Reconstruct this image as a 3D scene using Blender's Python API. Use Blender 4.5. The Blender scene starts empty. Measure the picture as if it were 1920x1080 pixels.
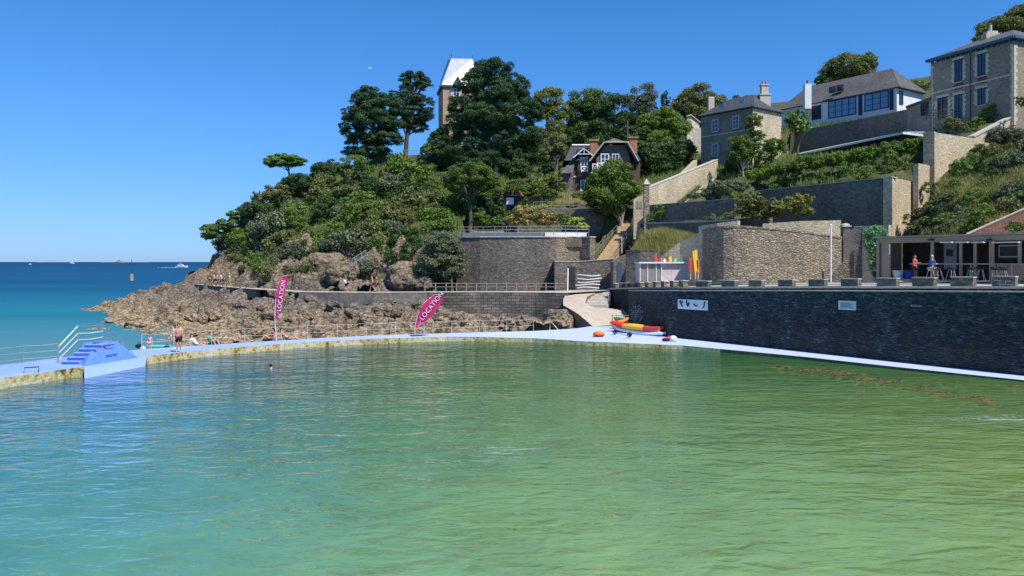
import bpy, math, random
import numpy as np
from mathutils import Vector, noise as mn
D2R = math.radians
sc = bpy.context.scene
COL = sc.collection
# ------------------------------------------------------------ camera, sky, sun, exposure
F = 1450.0; CZ = 6.2; HV = 491.0
cam_d = bpy.data.cameras.new('camera'); cam = bpy.data.objects.new('camera', cam_d); COL.objects.link(cam)
cam.location = (0, 0, CZ); cam.rotation_euler = (math.pi/2, 0, 0)
cam_d.sensor_width = 36; cam_d.lens = 36*F/1920; cam_d.shift_y = -(540-HV)/1920
cam_d.clip_start = .1; cam_d.clip_end = 90000
sc.camera = cam
SUN_AZ, SUN_EL = 137.0, 56.0            # clockwise from +Y
w = bpy.data.worlds.new("World"); sc.world = w; w.use_nodes = True
wn = w.node_tree; bg = wn.nodes['Background']
sky = wn.nodes.new('ShaderNodeTexSky'); sky.sky_type = 'NISHITA'; sky.sun_disc = False
sky.sun_elevation = D2R(SUN_EL); sky.sun_rotation = D2R(SUN_AZ)
sky.air_density = 1.0; sky.dust_density = 0.15; sky.ozone_density = 4.0; sky.altitude = 0
_tc = wn.nodes.new('ShaderNodeTexCoord'); _sx = wn.nodes.new('ShaderNodeSeparateXYZ'); _rp = wn.nodes.new('ShaderNodeValToRGB'); _mx = wn.nodes.new('ShaderNodeMix'); _mx.data_type = 'RGBA'; _mx.blend_type = 'MULTIPLY'; _mx.inputs[0].default_value = 1
for _i, (_p, _c) in enumerate([(0, (.29,.49,.96)), (.05, (.31,.52,.97)), (.17, (.31,.61,1.0)), (.32, (.25,.65,1.0)), (1, (.3,.66,1.0))]):   # clean sea-air blue of the day
    _e = _rp.color_ramp.elements; _e = _e[_i] if _i < 2 else _e.new(_p); _e.position = _p; _e.color = (*_c, 1)
wn.links.new(_tc.outputs['Generated'], _sx.inputs[0]); wn.links.new(_sx.outputs[2], _rp.inputs[0]); wn.links.new(sky.outputs[0], _mx.inputs[6]); wn.links.new(_rp.outputs[0], _mx.inputs[7])
wn.links.new(_mx.outputs[2], bg.inputs[0]); bg.inputs[1].default_value = 0.14
sl = bpy.data.lights.new('sun', 'SUN'); sl.energy = 5.0; sl.angle = D2R(.5); sl.color = (1, .955, .88)
so = bpy.data.objects.new('sun', sl); COL.objects.link(so)
sdir = Vector((math.sin(D2R(SUN_AZ))*math.cos(D2R(SUN_EL)), math.cos(D2R(SUN_AZ))*math.cos(D2R(SUN_EL)), math.sin(D2R(SUN_EL))))
so.rotation_euler = (-sdir).to_track_quat('-Z', 'Y').to_euler(); so.location = sdir*200
sc.view_settings.view_transform = 'Standard'; sc.view_settings.look = 'None'
sc.view_settings.exposure = 0.2; sc.view_settings.gamma = 1
sc.cycles.max_bounces = 5; sc.cycles.diffuse_bounces = 2; sc.cycles.glossy_bounces = 3
sc.cycles.transparent_max_bounces = 6; sc.cycles.caustics_reflective = False; sc.cycles.caustics_refractive = False
RNG = np.random.default_rng(11); random.seed(5)
# ------------------------------------------------------------ helpers
def P(u, v, D): return Vector(((u-960)/F*D, D, CZ+(HV-v)/F*D))
def G(u, v, z=0.0):
    D = (CZ-z)*F/(v-HV); return Vector(((u-960)/F*D, D, z))
def XY(u, D): return ((u-960)/F*D, D)
def Zv(v, D): return CZ+(HV-v)/F*D
def tag(o, label=None, cat=None, group=None, kind=None):
    if label: o['label'] = label
    if cat: o['category'] = cat
    if group: o['group'] = group
    if kind: o['kind'] = kind
    return o
def wloc(p):
    v = Vector((0, 0, 0))
    while p is not None: v += p.location; p = p.parent
    return v
def thing(name, label, cat, loc=(0, 0, 0), group=None, rz=0):
    o = bpy.data.objects.new(name, None); COL.objects.link(o); o.location = loc; o.rotation_euler[2] = rz
    o.empty_display_size = .3
    return tag(o, label, cat, group)
def link(name, me, mats, parent=None):
    o = bpy.data.objects.new(name, me); COL.objects.link(o)
    for m in (mats if isinstance(mats, (list, tuple)) else [mats]):
        if m.name not in me.materials: me.materials.append(m)
    if parent is not None: o.parent = parent
    return o
def copy_tree(o, parent=None, label=None):
    c = o.copy(); COL.objects.link(c); c.parent = parent
    if label: c['label'] = label
    for ch in [x for x in bpy.data.objects if x.parent == o]: copy_tree(ch, c)
    return c
class MB:
    """mesh builder in world coordinates"""
    def __init__(s): s.v = []; s.f = []; s.m = []; s.sm = []
    def add(s, vs, fs, mi=0, smooth=False):
        b = len(s.v); s.v += [tuple(x) for x in vs]
        for f in fs: s.f.append(tuple(b+i for i in f)); s.m.append(mi); s.sm.append(smooth)
        return s
    def box(s, c, size, rz=0, mi=0, ry=0):
        hx, hy, hz = [a/2 for a in size]; ca, sa = math.cos(rz), math.sin(rz); cy, sy = math.cos(ry), math.sin(ry)
        vs = []
        for x, y, z in ((-hx,-hy,-hz),(hx,-hy,-hz),(hx,hy,-hz),(-hx,hy,-hz),(-hx,-hy,hz),(hx,-hy,hz),(hx,hy,hz),(-hx,hy,hz)):
            x, z = x*cy+z*sy, -x*sy+z*cy
            vs.append((c[0]+x*ca-y*sa, c[1]+x*sa+y*ca, c[2]+z))
        return s.add(vs, [(0,3,2,1),(4,5,6,7),(0,1,5,4),(1,2,6,5),(2,3,7,6),(3,0,4,7)], mi)
    def hexa(s, b, t, mi=0):   # 4 bottom + 4 top points, counter-clockwise from above
        return s.add(list(b)+list(t), [(0,3,2,1),(4,5,6,7),(0,1,5,4),(1,2,6,5),(2,3,7,6),(3,0,4,7)], mi)
    def prism(s, poly, z0, z1, mi=0, mside=None):
        n = len(poly); z0 = z0 if hasattr(z0, '__len__') else [z0]*n; z1 = z1 if hasattr(z1, '__len__') else [z1]*n
        vs = [(p[0], p[1], z0[i]) for i, p in enumerate(poly)]+[(p[0], p[1], z1[i]) for i, p in enumerate(poly)]
        s.add(vs, [tuple(range(n-1, -1, -1)), tuple(range(n, 2*n))], mi)
        s.add(vs, [(i, (i+1) % n, n+(i+1) % n, n+i) for i in range(n)], mi if mside is None else mside)
        return s
    def tube(s, pts, r, n=6, mi=0, caps=True):
        pts = [Vector(p) for p in pts]; rs = r if hasattr(r, '__len__') else [r]*len(pts)
        rings = []
        for i, p in enumerate(pts):
            d = (pts[min(i+1, len(pts)-1)]-pts[max(i-1, 0)])
            if d.length < 1e-9: d = Vector((0, 0, 1))
            d.normalize(); a = Vector((0, 0, 1)) if abs(d.z) < .9 else Vector((1, 0, 0))
            x = d.cross(a).normalized(); y = d.cross(x)
            rings.append([p+(x*math.cos(2*math.pi*k/n)+y*math.sin(2*math.pi*k/n))*rs[i] for k in range(n)])
        vs = [q for r_ in rings for q in r_]
        fs = [(i*n+k, i*n+(k+1) % n, (i+1)*n+(k+1) % n, (i+1)*n+k) for i in range(len(pts)-1) for k in range(n)]
        s.add(vs, fs, mi, True)
        if caps: s.add([q for q in rings[0]]+[q for q in rings[-1]], [tuple(range(n)), tuple(range(2*n-1, n-1, -1))], mi)
        return s
    def ball(s, c, r, n=10, mi=0):
        r = r if hasattr(r, '__len__') else (r, r, r); m = max(4, n//2)
        vs = [(c[0], c[1], c[2]+r[2])]
        for i in range(1, m):
            t = math.pi*i/m
            for k in range(n):
                a = 2*math.pi*k/n; vs.append((c[0]+r[0]*math.sin(t)*math.cos(a), c[1]+r[1]*math.sin(t)*math.sin(a), c[2]+r[2]*math.cos(t)))
        vs.append((c[0], c[1], c[2]-r[2])); fs = []
        for k in range(n): fs.append((0, 1+k, 1+(k+1) % n)); fs.append((len(vs)-1, 1+(m-2)*n+(k+1) % n, 1+(m-2)*n+k))
        for i in range(m-2):
            for k in range(n): fs.append((1+i*n+k, 1+(i+1)*n+k, 1+(i+1)*n+(k+1) % n, 1+i*n+(k+1) % n))
        return s.add(vs, fs, mi, True)
    def build(s, name, mats, parent=None, label=None, offset=None, bevel=0):
        off = wloc(parent) if parent is not None else Vector((0, 0, 0))
        if offset is not None: off = Vector(offset)
        me = bpy.data.meshes.new(name)
        me.from_pydata([(v[0]-off.x, v[1]-off.y, v[2]-off.z) for v in s.v], [], s.f)
        me.polygons.foreach_set('material_index', s.m); me.polygons.foreach_set('use_smooth', s.sm)
        uv = me.uv_layers.new(name='uv')
        for p in me.polygons:
            nx, ny, nz = p.normal
            h = math.hypot(nx, ny)
            for li in p.loop_indices:
                q = s.v[me.loops[li].vertex_index]
                if h < .35: uv.data[li].uv = (q[0], q[1])
                else:
                    tx, ty = -ny/h, nx/h
                    uv.data[li].uv = (q[0]*tx+q[1]*ty, q[2]/max(h, .3))
        o = link(name, me, mats, parent)
        if parent is None: 
            if s.v:
                c = Vector((sum(v[0] for v in s.v)/len(s.v), sum(v[1] for v in s.v)/len(s.v), min(v[2] for v in s.v)))
                o.location = c; me.transform(__import__('mathutils').Matrix.Translation(-c))
        if bevel:
            b = o.modifiers.new('bevel', 'BEVEL'); b.width = bevel; b.segments = 2; b.limit_method = 'ANGLE'
        if label: o['label'] = label
        return o
def wall_strip(mb, pts, z0, z1, th, side=1, mi=0, cap=0, mcap=0):
    """pts [(x,y)], a wall of thickness th whose given line is the face; side=+1 body lies to the left of travel"""
    n = len(pts); nb = []
    for i in range(n):
        a = Vector(pts[max(i-1, 0)]); b = Vector(pts[min(i+1, n-1)]); d = (b-a).normalized()
        nb.append((pts[i][0]-d.y*th*side, pts[i][1]+d.x*th*side))
    z0 = z0 if hasattr(z0, '__len__') else [z0]*n; z1 = z1 if hasattr(z1, '__len__') else [z1]*n
    ring = list(pts)+nb[::-1]
    for i in range(n-1):
        q = [pts[i], pts[i+1], nb[i+1], nb[i]]
        if side < 0: q = q[::-1]; zz0 = [z0[i], z0[i+1], z0[i+1], z0[i]][::-1]; zz1 = [z1[i], z1[i+1], z1[i+1], z1[i]][::-1]
        else: zz0 = [z0[i], z0[i+1], z0[i+1], z0[i]]; zz1 = [z1[i], z1[i+1], z1[i+1], z1[i]]
        vs = [(p[0], p[1], zz0[k]) for k, p in enumerate(q)]+[(p[0], p[1], zz1[k]) for k, p in enumerate(q)]
        fs = [(0,3,2,1), (4,5,6,7), (0,1,5,4), (2,3,7,6)]
        e1, e2 = (3,0,4,7), (1,2,6,5)
        if side < 0: e1, e2 = e2, e1
        if i == 0: fs.append(e1)
        if i == n-2: fs.append(e2)
        mb.add(vs, fs, mi)
    return mb
# ------------------------------------------------------------ materials
class NT:
    def __init__(s, name):
        s.m = bpy.data.materials.new(name); s.m.use_nodes = True; s.t = s.m.node_tree; s.b = s.t.nodes['Principled BSDF']
        s.b.inputs['Roughness'].default_value = .85; s.b.inputs['Specular IOR Level'].default_value = .3
    def n(s, t, **k):
        x = s.t.nodes.new('ShaderNode'+t)
        for a, b in k.items():
            if a[0] == '_': x.inputs[a[1:].replace('_', ' ')].default_value = b
            else: setattr(x, a, b)
        return x
    def l(s, a, b): s.t.links.new(a, b)
    def pos(s, scale=(1, 1, 1), src='geo'):
        g = s.n('NewGeometry').outputs['Position'] if src == 'geo' else s.n('TexCoord').outputs['UV' if src == 'uv' else 'Object']
        m = s.n('Mapping'); m.inputs['Scale'].default_value = scale; s.l(g, m.inputs['Vector']); return m.outputs[0]
    def noise(s, vec, scale, detail=4, rough=.6, dist=0):
        x = s.n('TexNoise'); x.inputs['Scale'].default_value = scale; x.inputs['Detail'].default_value = detail
        x.inputs['Roughness'].default_value = rough; x.inputs['Distortion'].default_value = dist; s.l(vec, x.inputs['Vector']); return x.outputs[0]
    def ramp(s, fac, stops):
        r = s.n('ValToRGB'); e = r.color_ramp.elements
        while len(e) < len(stops): e.new(.5)
        for i, (p, c) in enumerate(stops): e[i].position = p; e[i].color = (c[0], c[1], c[2], 1) if hasattr(c, '__len__') else (c, c, c, 1)
        s.l(fac, r.inputs[0]); return r.outputs[0]
    def mix(s, fac, a, b, mode='MIX'):
        x = s.n('Mix', data_type='RGBA', blend_type=mode)
        for sock, val in ((x.inputs[0], fac), (x.inputs[6], a), (x.inputs[7], b)):
            if hasattr(val, 'links') or hasattr(val, 'is_linked'): s.l(val, sock)
            else: sock.default_value = val if not hasattr(val, '__len__') else (val[0], val[1], val[2], 1)
        return x.outputs[2]
    def math(s, op, a, b=0):
        x = s.n('Math', operation=op)
        for sock, val in ((x.inputs[0], a), (x.inputs[1], b)):
            if hasattr(val, 'is_linked'): s.l(val, sock)
            else: sock.default_value = val
        return x.outputs[0]
    def bump(s, h, strength=.5, dist=.05):
        b = s.n('Bump'); b.inputs['Strength'].default_value = strength; b.inputs['Distance'].default_value = dist
        s.l(h, b.inputs['Height']); s.l(b.outputs[0], s.b.inputs['Normal']); return b
    def col(s, c): s.l(c, s.b.inputs['Base Color'])
def m_plain(name, c, rough=.8, metal=0, var=.12, scale=2.0, bump=.15, spec=.3):
    t = NT(name); v = t.pos(); n = t.noise(v, scale, 5, .65)
    lo = [x*(1-var*1.6) for x in c]; hi = [min(1, x*(1+var*1.3)) for x in c]
    t.col(t.ramp(n, [(.3, lo), (.7, hi)])); t.b.inputs['Roughness'].default_value = rough; t.b.inputs['Metallic'].default_value = metal
    t.b.inputs['Specular IOR Level'].default_value = spec
    if bump: t.bump(t.noise(v, scale*6, 4), bump, .02)
    return t.m
def m_stone(name, cols, mortar, scale=3.0, zs=1.7, bump=1.0, edge=.06, stain=None, big=.35, dist=.06, edge_dark=None, ivy=0):
    """random rubble masonry: 3D cells so that it wraps round every corner"""
    t = NT(name); v = t.pos((1, 1, zs)); wob = t.n('VectorMath', operation='ADD')
    wn_ = t.n('TexNoise'); wn_.inputs['Scale'].default_value = 1.3; t.l(v, wn_.inputs['Vector'])
    sca = t.n('VectorMath', operation='SCALE'); sca.inputs['Scale'].default_value = .25
    t.l(wn_.outputs['Color'], sca.inputs[0]); t.l(v, wob.inputs[0]); t.l(sca.outputs[0], wob.inputs[1])
    vo = t.n('TexVoronoi', feature='F1'); vo.inputs['Scale'].default_value = scale; t.l(wob.outputs[0], vo.inputs['Vector'])
    ve = t.n('TexVoronoi', feature='DISTANCE_TO_EDGE'); ve.inputs['Scale'].default_value = scale; t.l(wob.outputs[0], ve.inputs['Vector'])
    sep = t.n('SeparateColor'); t.l(vo.outputs['Color'], sep.inputs[0])
    n = len(cols); c = t.ramp(sep.outputs[0], [((i+.5)/n, cols[i]) for i in range(n)])
    fine = t.noise(t.pos(), 9, 5, .7); c = t.mix(t.ramp(fine, [(.3, .0), (.75, .55)]), c, [x*.5 for x in cols[0]])
    e = t.ramp(ve.outputs['Distance'], [(0, 1), (edge, 0)]); c = t.mix(e, c, mortar)
    bigv = t.noise(t.pos((1, 1, .6)), .28, 5, .65); c = t.mix(big, c, t.ramp(bigv, [(.32, .45), (.68, 1.5)]), 'MULTIPLY')
    if stain:
        for (col_, lo, hi, amt, zlo, zhi) in stain:
            nz = t.noise(t.pos((1, 1, .7)), .9, 5, .7)
            sx = t.n('SeparateXYZ'); t.l(t.pos(), sx.inputs[0])
            mr = t.n('MapRange'); mr.inputs['From Min'].default_value = zlo; mr.inputs['From Max'].default_value = zhi; t.l(sx.outputs[2], mr.inputs[0])
            f = t.math('MULTIPLY', t.ramp(nz, [(lo, 0), (hi, amt)]), mr.outputs[0]); c = t.mix(f, c, col_)
    t.col(c); t.b.inputs['Roughness'].default_value = .92
    h = t.mix(.35, t.ramp(ve.outputs['Distance'], [(0, 0), (edge*2.2, .8), (.5, 1)]), fine); 
    h2 = t.mix(.3, h, sep.outputs[1]); t.bump(h2, bump, dist); return t.m
def m_brick(name, c1, c2, mortar, bw=.5, bh=.2, ms=.015, bump=.6, sq=1.0, big=.3):
    t = NT(name); v = t.pos(src='uv'); b = t.n('TexBrick'); b.offset = .5; b.squash = 1
    b.inputs['Scale'].default_value = 1; b.inputs['Brick Width'].default_value = bw; b.inputs['Row Height'].default_value = bh
    b.inputs['Mortar Size'].default_value = ms; b.inputs['Color1'].default_value = (*c1, 1); b.inputs['Color2'].default_value = (*c2, 1); b.inputs['Mortar'].default_value = (*mortar, 1)
    b.inputs['Bias'].default_value = 0; b.inputs['Mortar Smooth'].default_value = .2
    wb = t.n('TexNoise'); wb.inputs['Scale'].default_value = 1.5; t.l(v, wb.inputs['Vector']); sc_ = t.n('VectorMath', operation='SCALE'); sc_.inputs['Scale'].default_value = .16
    ad = t.n('VectorMath', operation='ADD'); t.l(wb.outputs['Color'], sc_.inputs[0]); t.l(v, ad.inputs[0]); t.l(sc_.outputs[0], ad.inputs[1]); t.l(ad.outputs[0], b.inputs['Vector'])
    n = t.noise(t.pos(), 5, 5, .7); c = t.mix(.45, b.outputs['Color'], t.ramp(n, [(.3, .5), (.7, 1.35)]), 'MULTIPLY')
    n2 = t.noise(t.pos(), .35, 5, .6); c = t.mix(big, c, t.ramp(n2, [(.35, .45), (.65, 1.4)]), 'MULTIPLY')
    t.col(c); t.b.inputs['Roughness'].default_value = .85
    t.bump(t.mix(.3, t.math('SUBTRACT', 1.0, b.outputs['Fac']), n), bump, .03); return t.m
def m_leaf(name, dark, light, warm=None, wamt=0, trans=.25):
    t = NT(name); g = t.n('NewGeometry'); ri = g.outputs['Random Per Island']
    n = t.noise(t.pos(), .45, 3, .6); oi = t.n('ObjectInfo')
    f = t.math('ADD', t.math('MULTIPLY', ri, .55), t.math('MULTIPLY', n, .75)); f = t.math('ADD', f, t.math('MULTIPLY', oi.outputs['Random'], .18))
    light = tuple(x*1.65 for x in light); c = t.ramp(f, [(.3, dark), (.9, light)])
    if warm is not None:
        n2 = t.noise(t.pos(), .7, 4, .7); c = t.mix(t.ramp(n2, [(.52, 0), (.62, wamt)]), c, warm)
    t.col(c); t.b.inputs['Roughness'].default_value = .6; t.b.inputs['Specular IOR Level'].default_value = .25
    tr = t.n('BsdfTranslucent'); t.l(c, tr.inputs[0]); ms = t.n('MixShader'); ms.inputs[0].default_value = trans
    t.l(t.b.outputs[0], ms.inputs[1]); t.l(tr.outputs[0], ms.inputs[2]); t.l(ms.outputs[0], t.t.nodes['Material Output'].inputs[0]); return t.m
M = {}
M['granite_cream'] = m_stone('cream rubble stone', [(.55,.44,.29),(.68,.56,.38),(.42,.34,.23),(.74,.63,.45),(.6,.47,.3)], (.6,.5,.36), 3.0, 1.9, .9)  # sunlit copy of the wall stone, colour lightened for faces toward the sun
M['granite_brown'] = m_stone('brown rubble stone', [(.3,.24,.17),(.42,.34,.24),(.2,.17,.13),(.5,.41,.29),(.34,.28,.2)], (.1,.08,.06), 2.6, 2.2, 1.6, edge=.1)
M['granite_grey'] = m_stone('grey rubble stone', [(.16,.14,.12),(.26,.22,.175),(.1,.09,.08),(.33,.28,.215),(.2,.17,.14)], (.17,.15,.12), 3.6, 1.7, 1.0)
M['granite_shade'] = m_stone('shade-darkened grey wall stone', [(.18,.155,.125),(.27,.23,.185),(.12,.105,.085),(.32,.275,.21),(.21,.18,.145)], (.17,.145,.115), 3.0, 2.0, .8)  # shaded copy of the wall stone, colour darkened for faces away from sun
M['pool_stone'] = m_stone('wet dark sea wall stone', [(.045,.055,.06),(.11,.13,.14),(.025,.03,.034),(.16,.18,.18),(.07,.08,.085)], (.022,.026,.028), 3.1, 2.5, 1.6, edge=.09,
    stain=[((.028,.03,.028), .38, .6, .75, 3.6, 2.2), ((.16,.13,.07), .56, .72, .5, 2.4, 1.2), ((.04,.08,.03), .6, .7, .5, 4.0, 1.5)])
M['sea_block'] = m_brick('coursed grey sea wall blocks', (.24,.2,.16), (.12,.105,.09), (.06,.05,.04), .85, .3, .03, 1.2, big=.7)
M['house_stone'] = m_brick('coursed house stone', (.3,.25,.19), (.2,.165,.13), (.26,.22,.17), .55, .24, .02, .5)
M['house_stone2'] = m_brick('villa granite ashlar', (.36,.29,.21), (.25,.205,.15), (.3,.25,.19), .4, .2, .02, .5)
M['red_brick'] = m_brick('red brick', (.13,.06,.045), (.1,.05,.04), (.16,.13,.11), .23, .08, .012, .4)
M['tower_brick'] = m_brick('banded tower brick', (.42,.22,.13), (.5,.32,.2), (.5,.42,.32), .5, .32, .03, .4)
M['slate'] = m_brick('grey slate roof', (.15,.14,.135), (.105,.1,.1), (.05,.05,.05), .3, .22, .012, .7)
M['slate_blue'] = m_brick('blue slate roof', (.085,.088,.1), (.06,.064,.075), (.03,.03,.035), .3, .22, .012, .7)
M['tile'] = m_brick('brown clay tile roof', (.26,.12,.08), (.17,.085,.06), (.07,.05,.04), .25, .25, .02, .9)
M['zinc_bright'] = m_plain('pale zinc roof', (.66,.7,.74), .5, 0, .04, 1.2, .05, .6)
M['white_wall'] = m_plain('white render', (.72,.72,.7), .85, 0, .05, .8, .08)
M['white_paint'] = m_plain('white paint', (.8,.8,.78), .5, 0, .04, 3, .03)
M['cream_stone'] = m_plain('cream dressed stone', (.55,.48,.37), .85, 0, .16, 3, .2)
M['concrete'] = m_plain('pale concrete', (.44,.39,.32), .9, 0, .14, 1.2, .3)
M['ramp'] = m_plain('tan concrete ramp', (.47,.39,.31), .9, 0, .1, 1.5, .3)
M['promenade'] = m_plain('promenade asphalt', (.4,.36,.31), .9, 0, .12, 1.5, .3)
M['coping'] = m_plain('pale coping', (.5,.46,.39), .9, 0, .2, 4, .4)
M['metal'] = m_plain('galvanised metal', (.42,.44,.46), .4, .6, .08, 4, .05)
M['white_metal'] = m_plain('white painted rail', (.75,.78,.78), .4, 0, .06, 4, .03)
M['dark_metal'] = m_plain('dark grey metal', (.06,.065,.075), .5, .3, .1, 4, .05)
M['black'] = m_plain('black', (.015,.015,.018), .6, 0, .2, 4, .05)
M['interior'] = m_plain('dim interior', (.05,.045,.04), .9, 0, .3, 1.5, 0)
M['blue_frame'] = m_plain('dark blue paint', (.02,.035,.09), .4, 0, .1, 4, 0)
M['navy'] = m_plain('navy shutter', (.018,.022,.05), .5, 0, .1, 4, 0)
M['teal_trim'] = m_plain('blue grey cornice paint', (.05,.13,.19), .6, 0, .15, 3, .1)
M['rope_thin'] = m_plain('grey white rope', (.6,.59,.56), .8, 0, .06, 8, .1)
M['wood'] = m_plain('weathered wood', (.3,.24,.18), .8, 0, .2, 6, .2)
M['pale_wood'] = m_plain('pale timber', (.4,.35,.28), .8, 0, .14, 5, .15)
M['brown_wood'] = m_plain('brown timber', (.12,.06,.035), .7, 0, .2, 5, .15)
M['bark'] = m_plain('grey brown bark', (.13,.1,.075), .95, 0, .35, 5, .8)
M['pale_bark'] = m_plain('pale grey bark', (.34,.3,.25), .95, 0, .3, 4, .8)
t = NT('worn lavender blue paint'); v = t.pos(); n = t.noise(v, .25, 6, .65); n2 = t.noise(v, 2.2, 6, .75); g = t.n('SeparateXYZ'); t.l(v, g.inputs[0])
mr = t.n('MapRange'); mr.inputs['From Min'].default_value = -26; mr.inputs['From Max'].default_value = 4; t.l(t.math('ADD', g.outputs[0], t.math('MULTIPLY', n, 10)), mr.inputs[0])
c = t.mix(mr.outputs[0], (.19,.33,.76), (.46,.53,.74)); c = t.mix(t.ramp(n2, [(.3, .75), (.42, 0)]), c, (.42,.42,.42)); c = t.mix(t.ramp(n, [(.55, 0), (.7, .35)]), c, (.6,.64,.75)); t.col(c); t.b.inputs['Roughness'].default_value = .7; t.bump(n2, .3, .02); M['blue_paint'] = t.m
M['mid_blue'] = m_plain('mid blue paint', (.1,.22,.74), .75, 0, .1, 2.0, .2)
M['deep_blue'] = m_plain('deep blue riser', (.045,.12,.48), .7, 0, .12, 3, .1)
M['sand'] = m_plain('wet sand', (.2,.2,.19), .55, 0, .12, .7, .2)
M['soil'] = m_plain('soil', (.16,.12,.08), .95, 0, .3, .8, .5)
M['pink'] = m_plain('magenta banner cloth', (.62,.03,.17), .6, 0, .1, 3, .1)
M['red'] = m_plain('red', (.75,.05,.02), .4, 0, .04, 3, 0, .5)
M['orange'] = m_plain('orange', (.9,.2,.02), .4, 0, .04, 3, 0, .5)
M['yellow'] = m_plain('yellow', (.85,.5,.03), .4, 0, .05, 3, 0, .5)
M['green'] = m_plain('green paint', (.08,.3,.16), .5, 0, .08, 3, 0)
M['aqua'] = m_plain('aqua green', (.08,.6,.45), .4, 0, .04, 3, 0)
M['rope'] = m_plain('white rope', (.7,.69,.64), .8, 0, .06, 8, .1)
M['cloth_white'] = m_plain('white cloth', (.75,.74,.73), .9, 0, .08, 6, .2)
M['cloth_black'] = m_plain('black cloth', (.02,.02,.022), .9, 0, .2, 6, .2)
M['cloth_blue'] = m_plain('blue cloth', (.05,.12,.33), .9, 0, .15, 6, .2)
M['cloth_red'] = m_plain('red cloth', (.5,.05,.04), .9, 0, .15, 6, .2)
M['cloth_yellow'] = m_plain('yellow cloth', (.65,.5,.05), .9, 0, .12, 6, .2)
M['cloth_green'] = m_plain('green cloth', (.05,.25,.15), .9, 0, .12, 6, .2)
M['cloth_maroon'] = m_plain('maroon cloth', (.09,.02,.03), .9, 0, .15, 6, .2)
M['cloth_pink'] = m_plain('pink cloth', (.7,.3,.35), .9, 0, .12, 6, .2)
M['skin'] = m_plain('tanned skin', (.55,.3,.2), .6, 0, .06, 5, 0)
M['skin_pale'] = m_plain('pale skin', (.68,.42,.32), .6, 0, .06, 5, 0)
M['hair_brown'] = m_plain('brown hair', (.06,.035,.02), .7, 0, .2, 20, .3)
M['hair_black'] = m_plain('black hair', (.012,.01,.01), .6, 0, .2, 20, .3)
M['hair_grey'] = m_plain('pale grey hair', (.5,.46,.4), .8, 0, .15, 20, .3)
M['terracotta'] = m_plain('terracotta', (.4,.17,.09), .8, 0, .15, 4, .2)
t = NT('window glass'); t.b.inputs['Base Color'].default_value = (.02,.03,.04,1); t.b.inputs['Roughness'].default_value = .04; t.b.inputs['Specular IOR Level'].default_value = .8; M['glass'] = t.m
t = NT('sky reflection glazing'); t.b.inputs['Base Color'].default_value = (.1,.19,.3,1); t.b.inputs['Roughness'].default_value = .03; t.b.inputs['Specular IOR Level'].default_value = 1.0; t.b.inputs['Coat Weight'].default_value = .6; M['glass_sky'] = t.m  # reflection of the sky put into the blue base colour
t = NT('clear balustrade glass'); t.b.inputs['Base Color'].default_value = (.6,.75,.8,1); t.b.inputs['Roughness'].default_value = .02; t.b.inputs['Alpha'].default_value = .1; M['glass_clear'] = t.m
# stained pool edge
t = NT('weed stained pool edge'); v = t.pos(); n = t.noise(v, 3.4, 7, .8); n2 = t.noise(v, .5, 4, .6)
c = t.ramp(t.math('ADD', t.math('MULTIPLY', n, .7), t.math('MULTIPLY', n2, .3)), [(.38, (.05,.035,.015)), (.43, (.28,.18,.04)), (.48, (.5,.42,.15)), (.53, (.6,.53,.34)), (.62, (.68,.63,.5))]); t.col(c); t.bump(n, .9, .06); M['pool_edge'] = t.m
t = NT('green slimed edge'); v = t.pos((1,1,.3)); n = t.noise(v, 2.2, 6, .75)
c = t.ramp(n, [(.3, (.03,.05,.02)), (.5, (.09,.12,.06)), (.7, (.2,.19,.1))]); t.col(c); t.bump(n, .6, .04); M['pool_edge_green'] = t.m
# foliage
M['pine'] = m_leaf('dark pine needles', (.012,.03,.014), (.05,.095,.035))
M['pine_bright'] = m_leaf('bright pine needles', (.04,.085,.02), (.12,.2,.045))
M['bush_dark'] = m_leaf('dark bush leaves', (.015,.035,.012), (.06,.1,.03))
M['bush_mid'] = m_leaf('mid green leaves', (.03,.06,.014), (.11,.17,.035))
M['bush_olive'] = m_leaf('olive leaves', (.05,.06,.02), (.15,.16,.055))
M['leaf_green'] = m_leaf('fresh green leaves', (.03,.06,.012), (.12,.18,.03))
M['leaf_olive_rust'] = m_leaf('olive leaves with rust blossom', (.035,.06,.018), (.12,.16,.045), (.3,.14,.03), .75)
M['leaf_yellow'] = m_leaf('yellowing leaves', (.05,.07,.015), (.16,.18,.04), (.32,.2,.03), .85)
M['leaf_grey'] = m_leaf('grey green leaves', (.04,.055,.03), (.125,.145,.08))
M['leaf_lime'] = m_leaf('lime leaves', (.12,.17,.02), (.33,.4,.05))
M['bamboo'] = m_leaf('dry bamboo leaves', (.12,.11,.03), (.33,.27,.09))
M['ivy'] = m_leaf('ivy leaves', (.03,.09,.03), (.14,.27,.11))
M['grass'] = m_leaf('long grass', (.08,.1,.025), (.26,.25,.08), (.34,.24,.1), .6)
M['grass_pale'] = m_leaf('pale dry grass', (.16,.14,.06), (.36,.31,.15))
M['grass_green'] = m_leaf('green grass', (.05,.09,.02), (.16,.22,.05))
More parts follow.
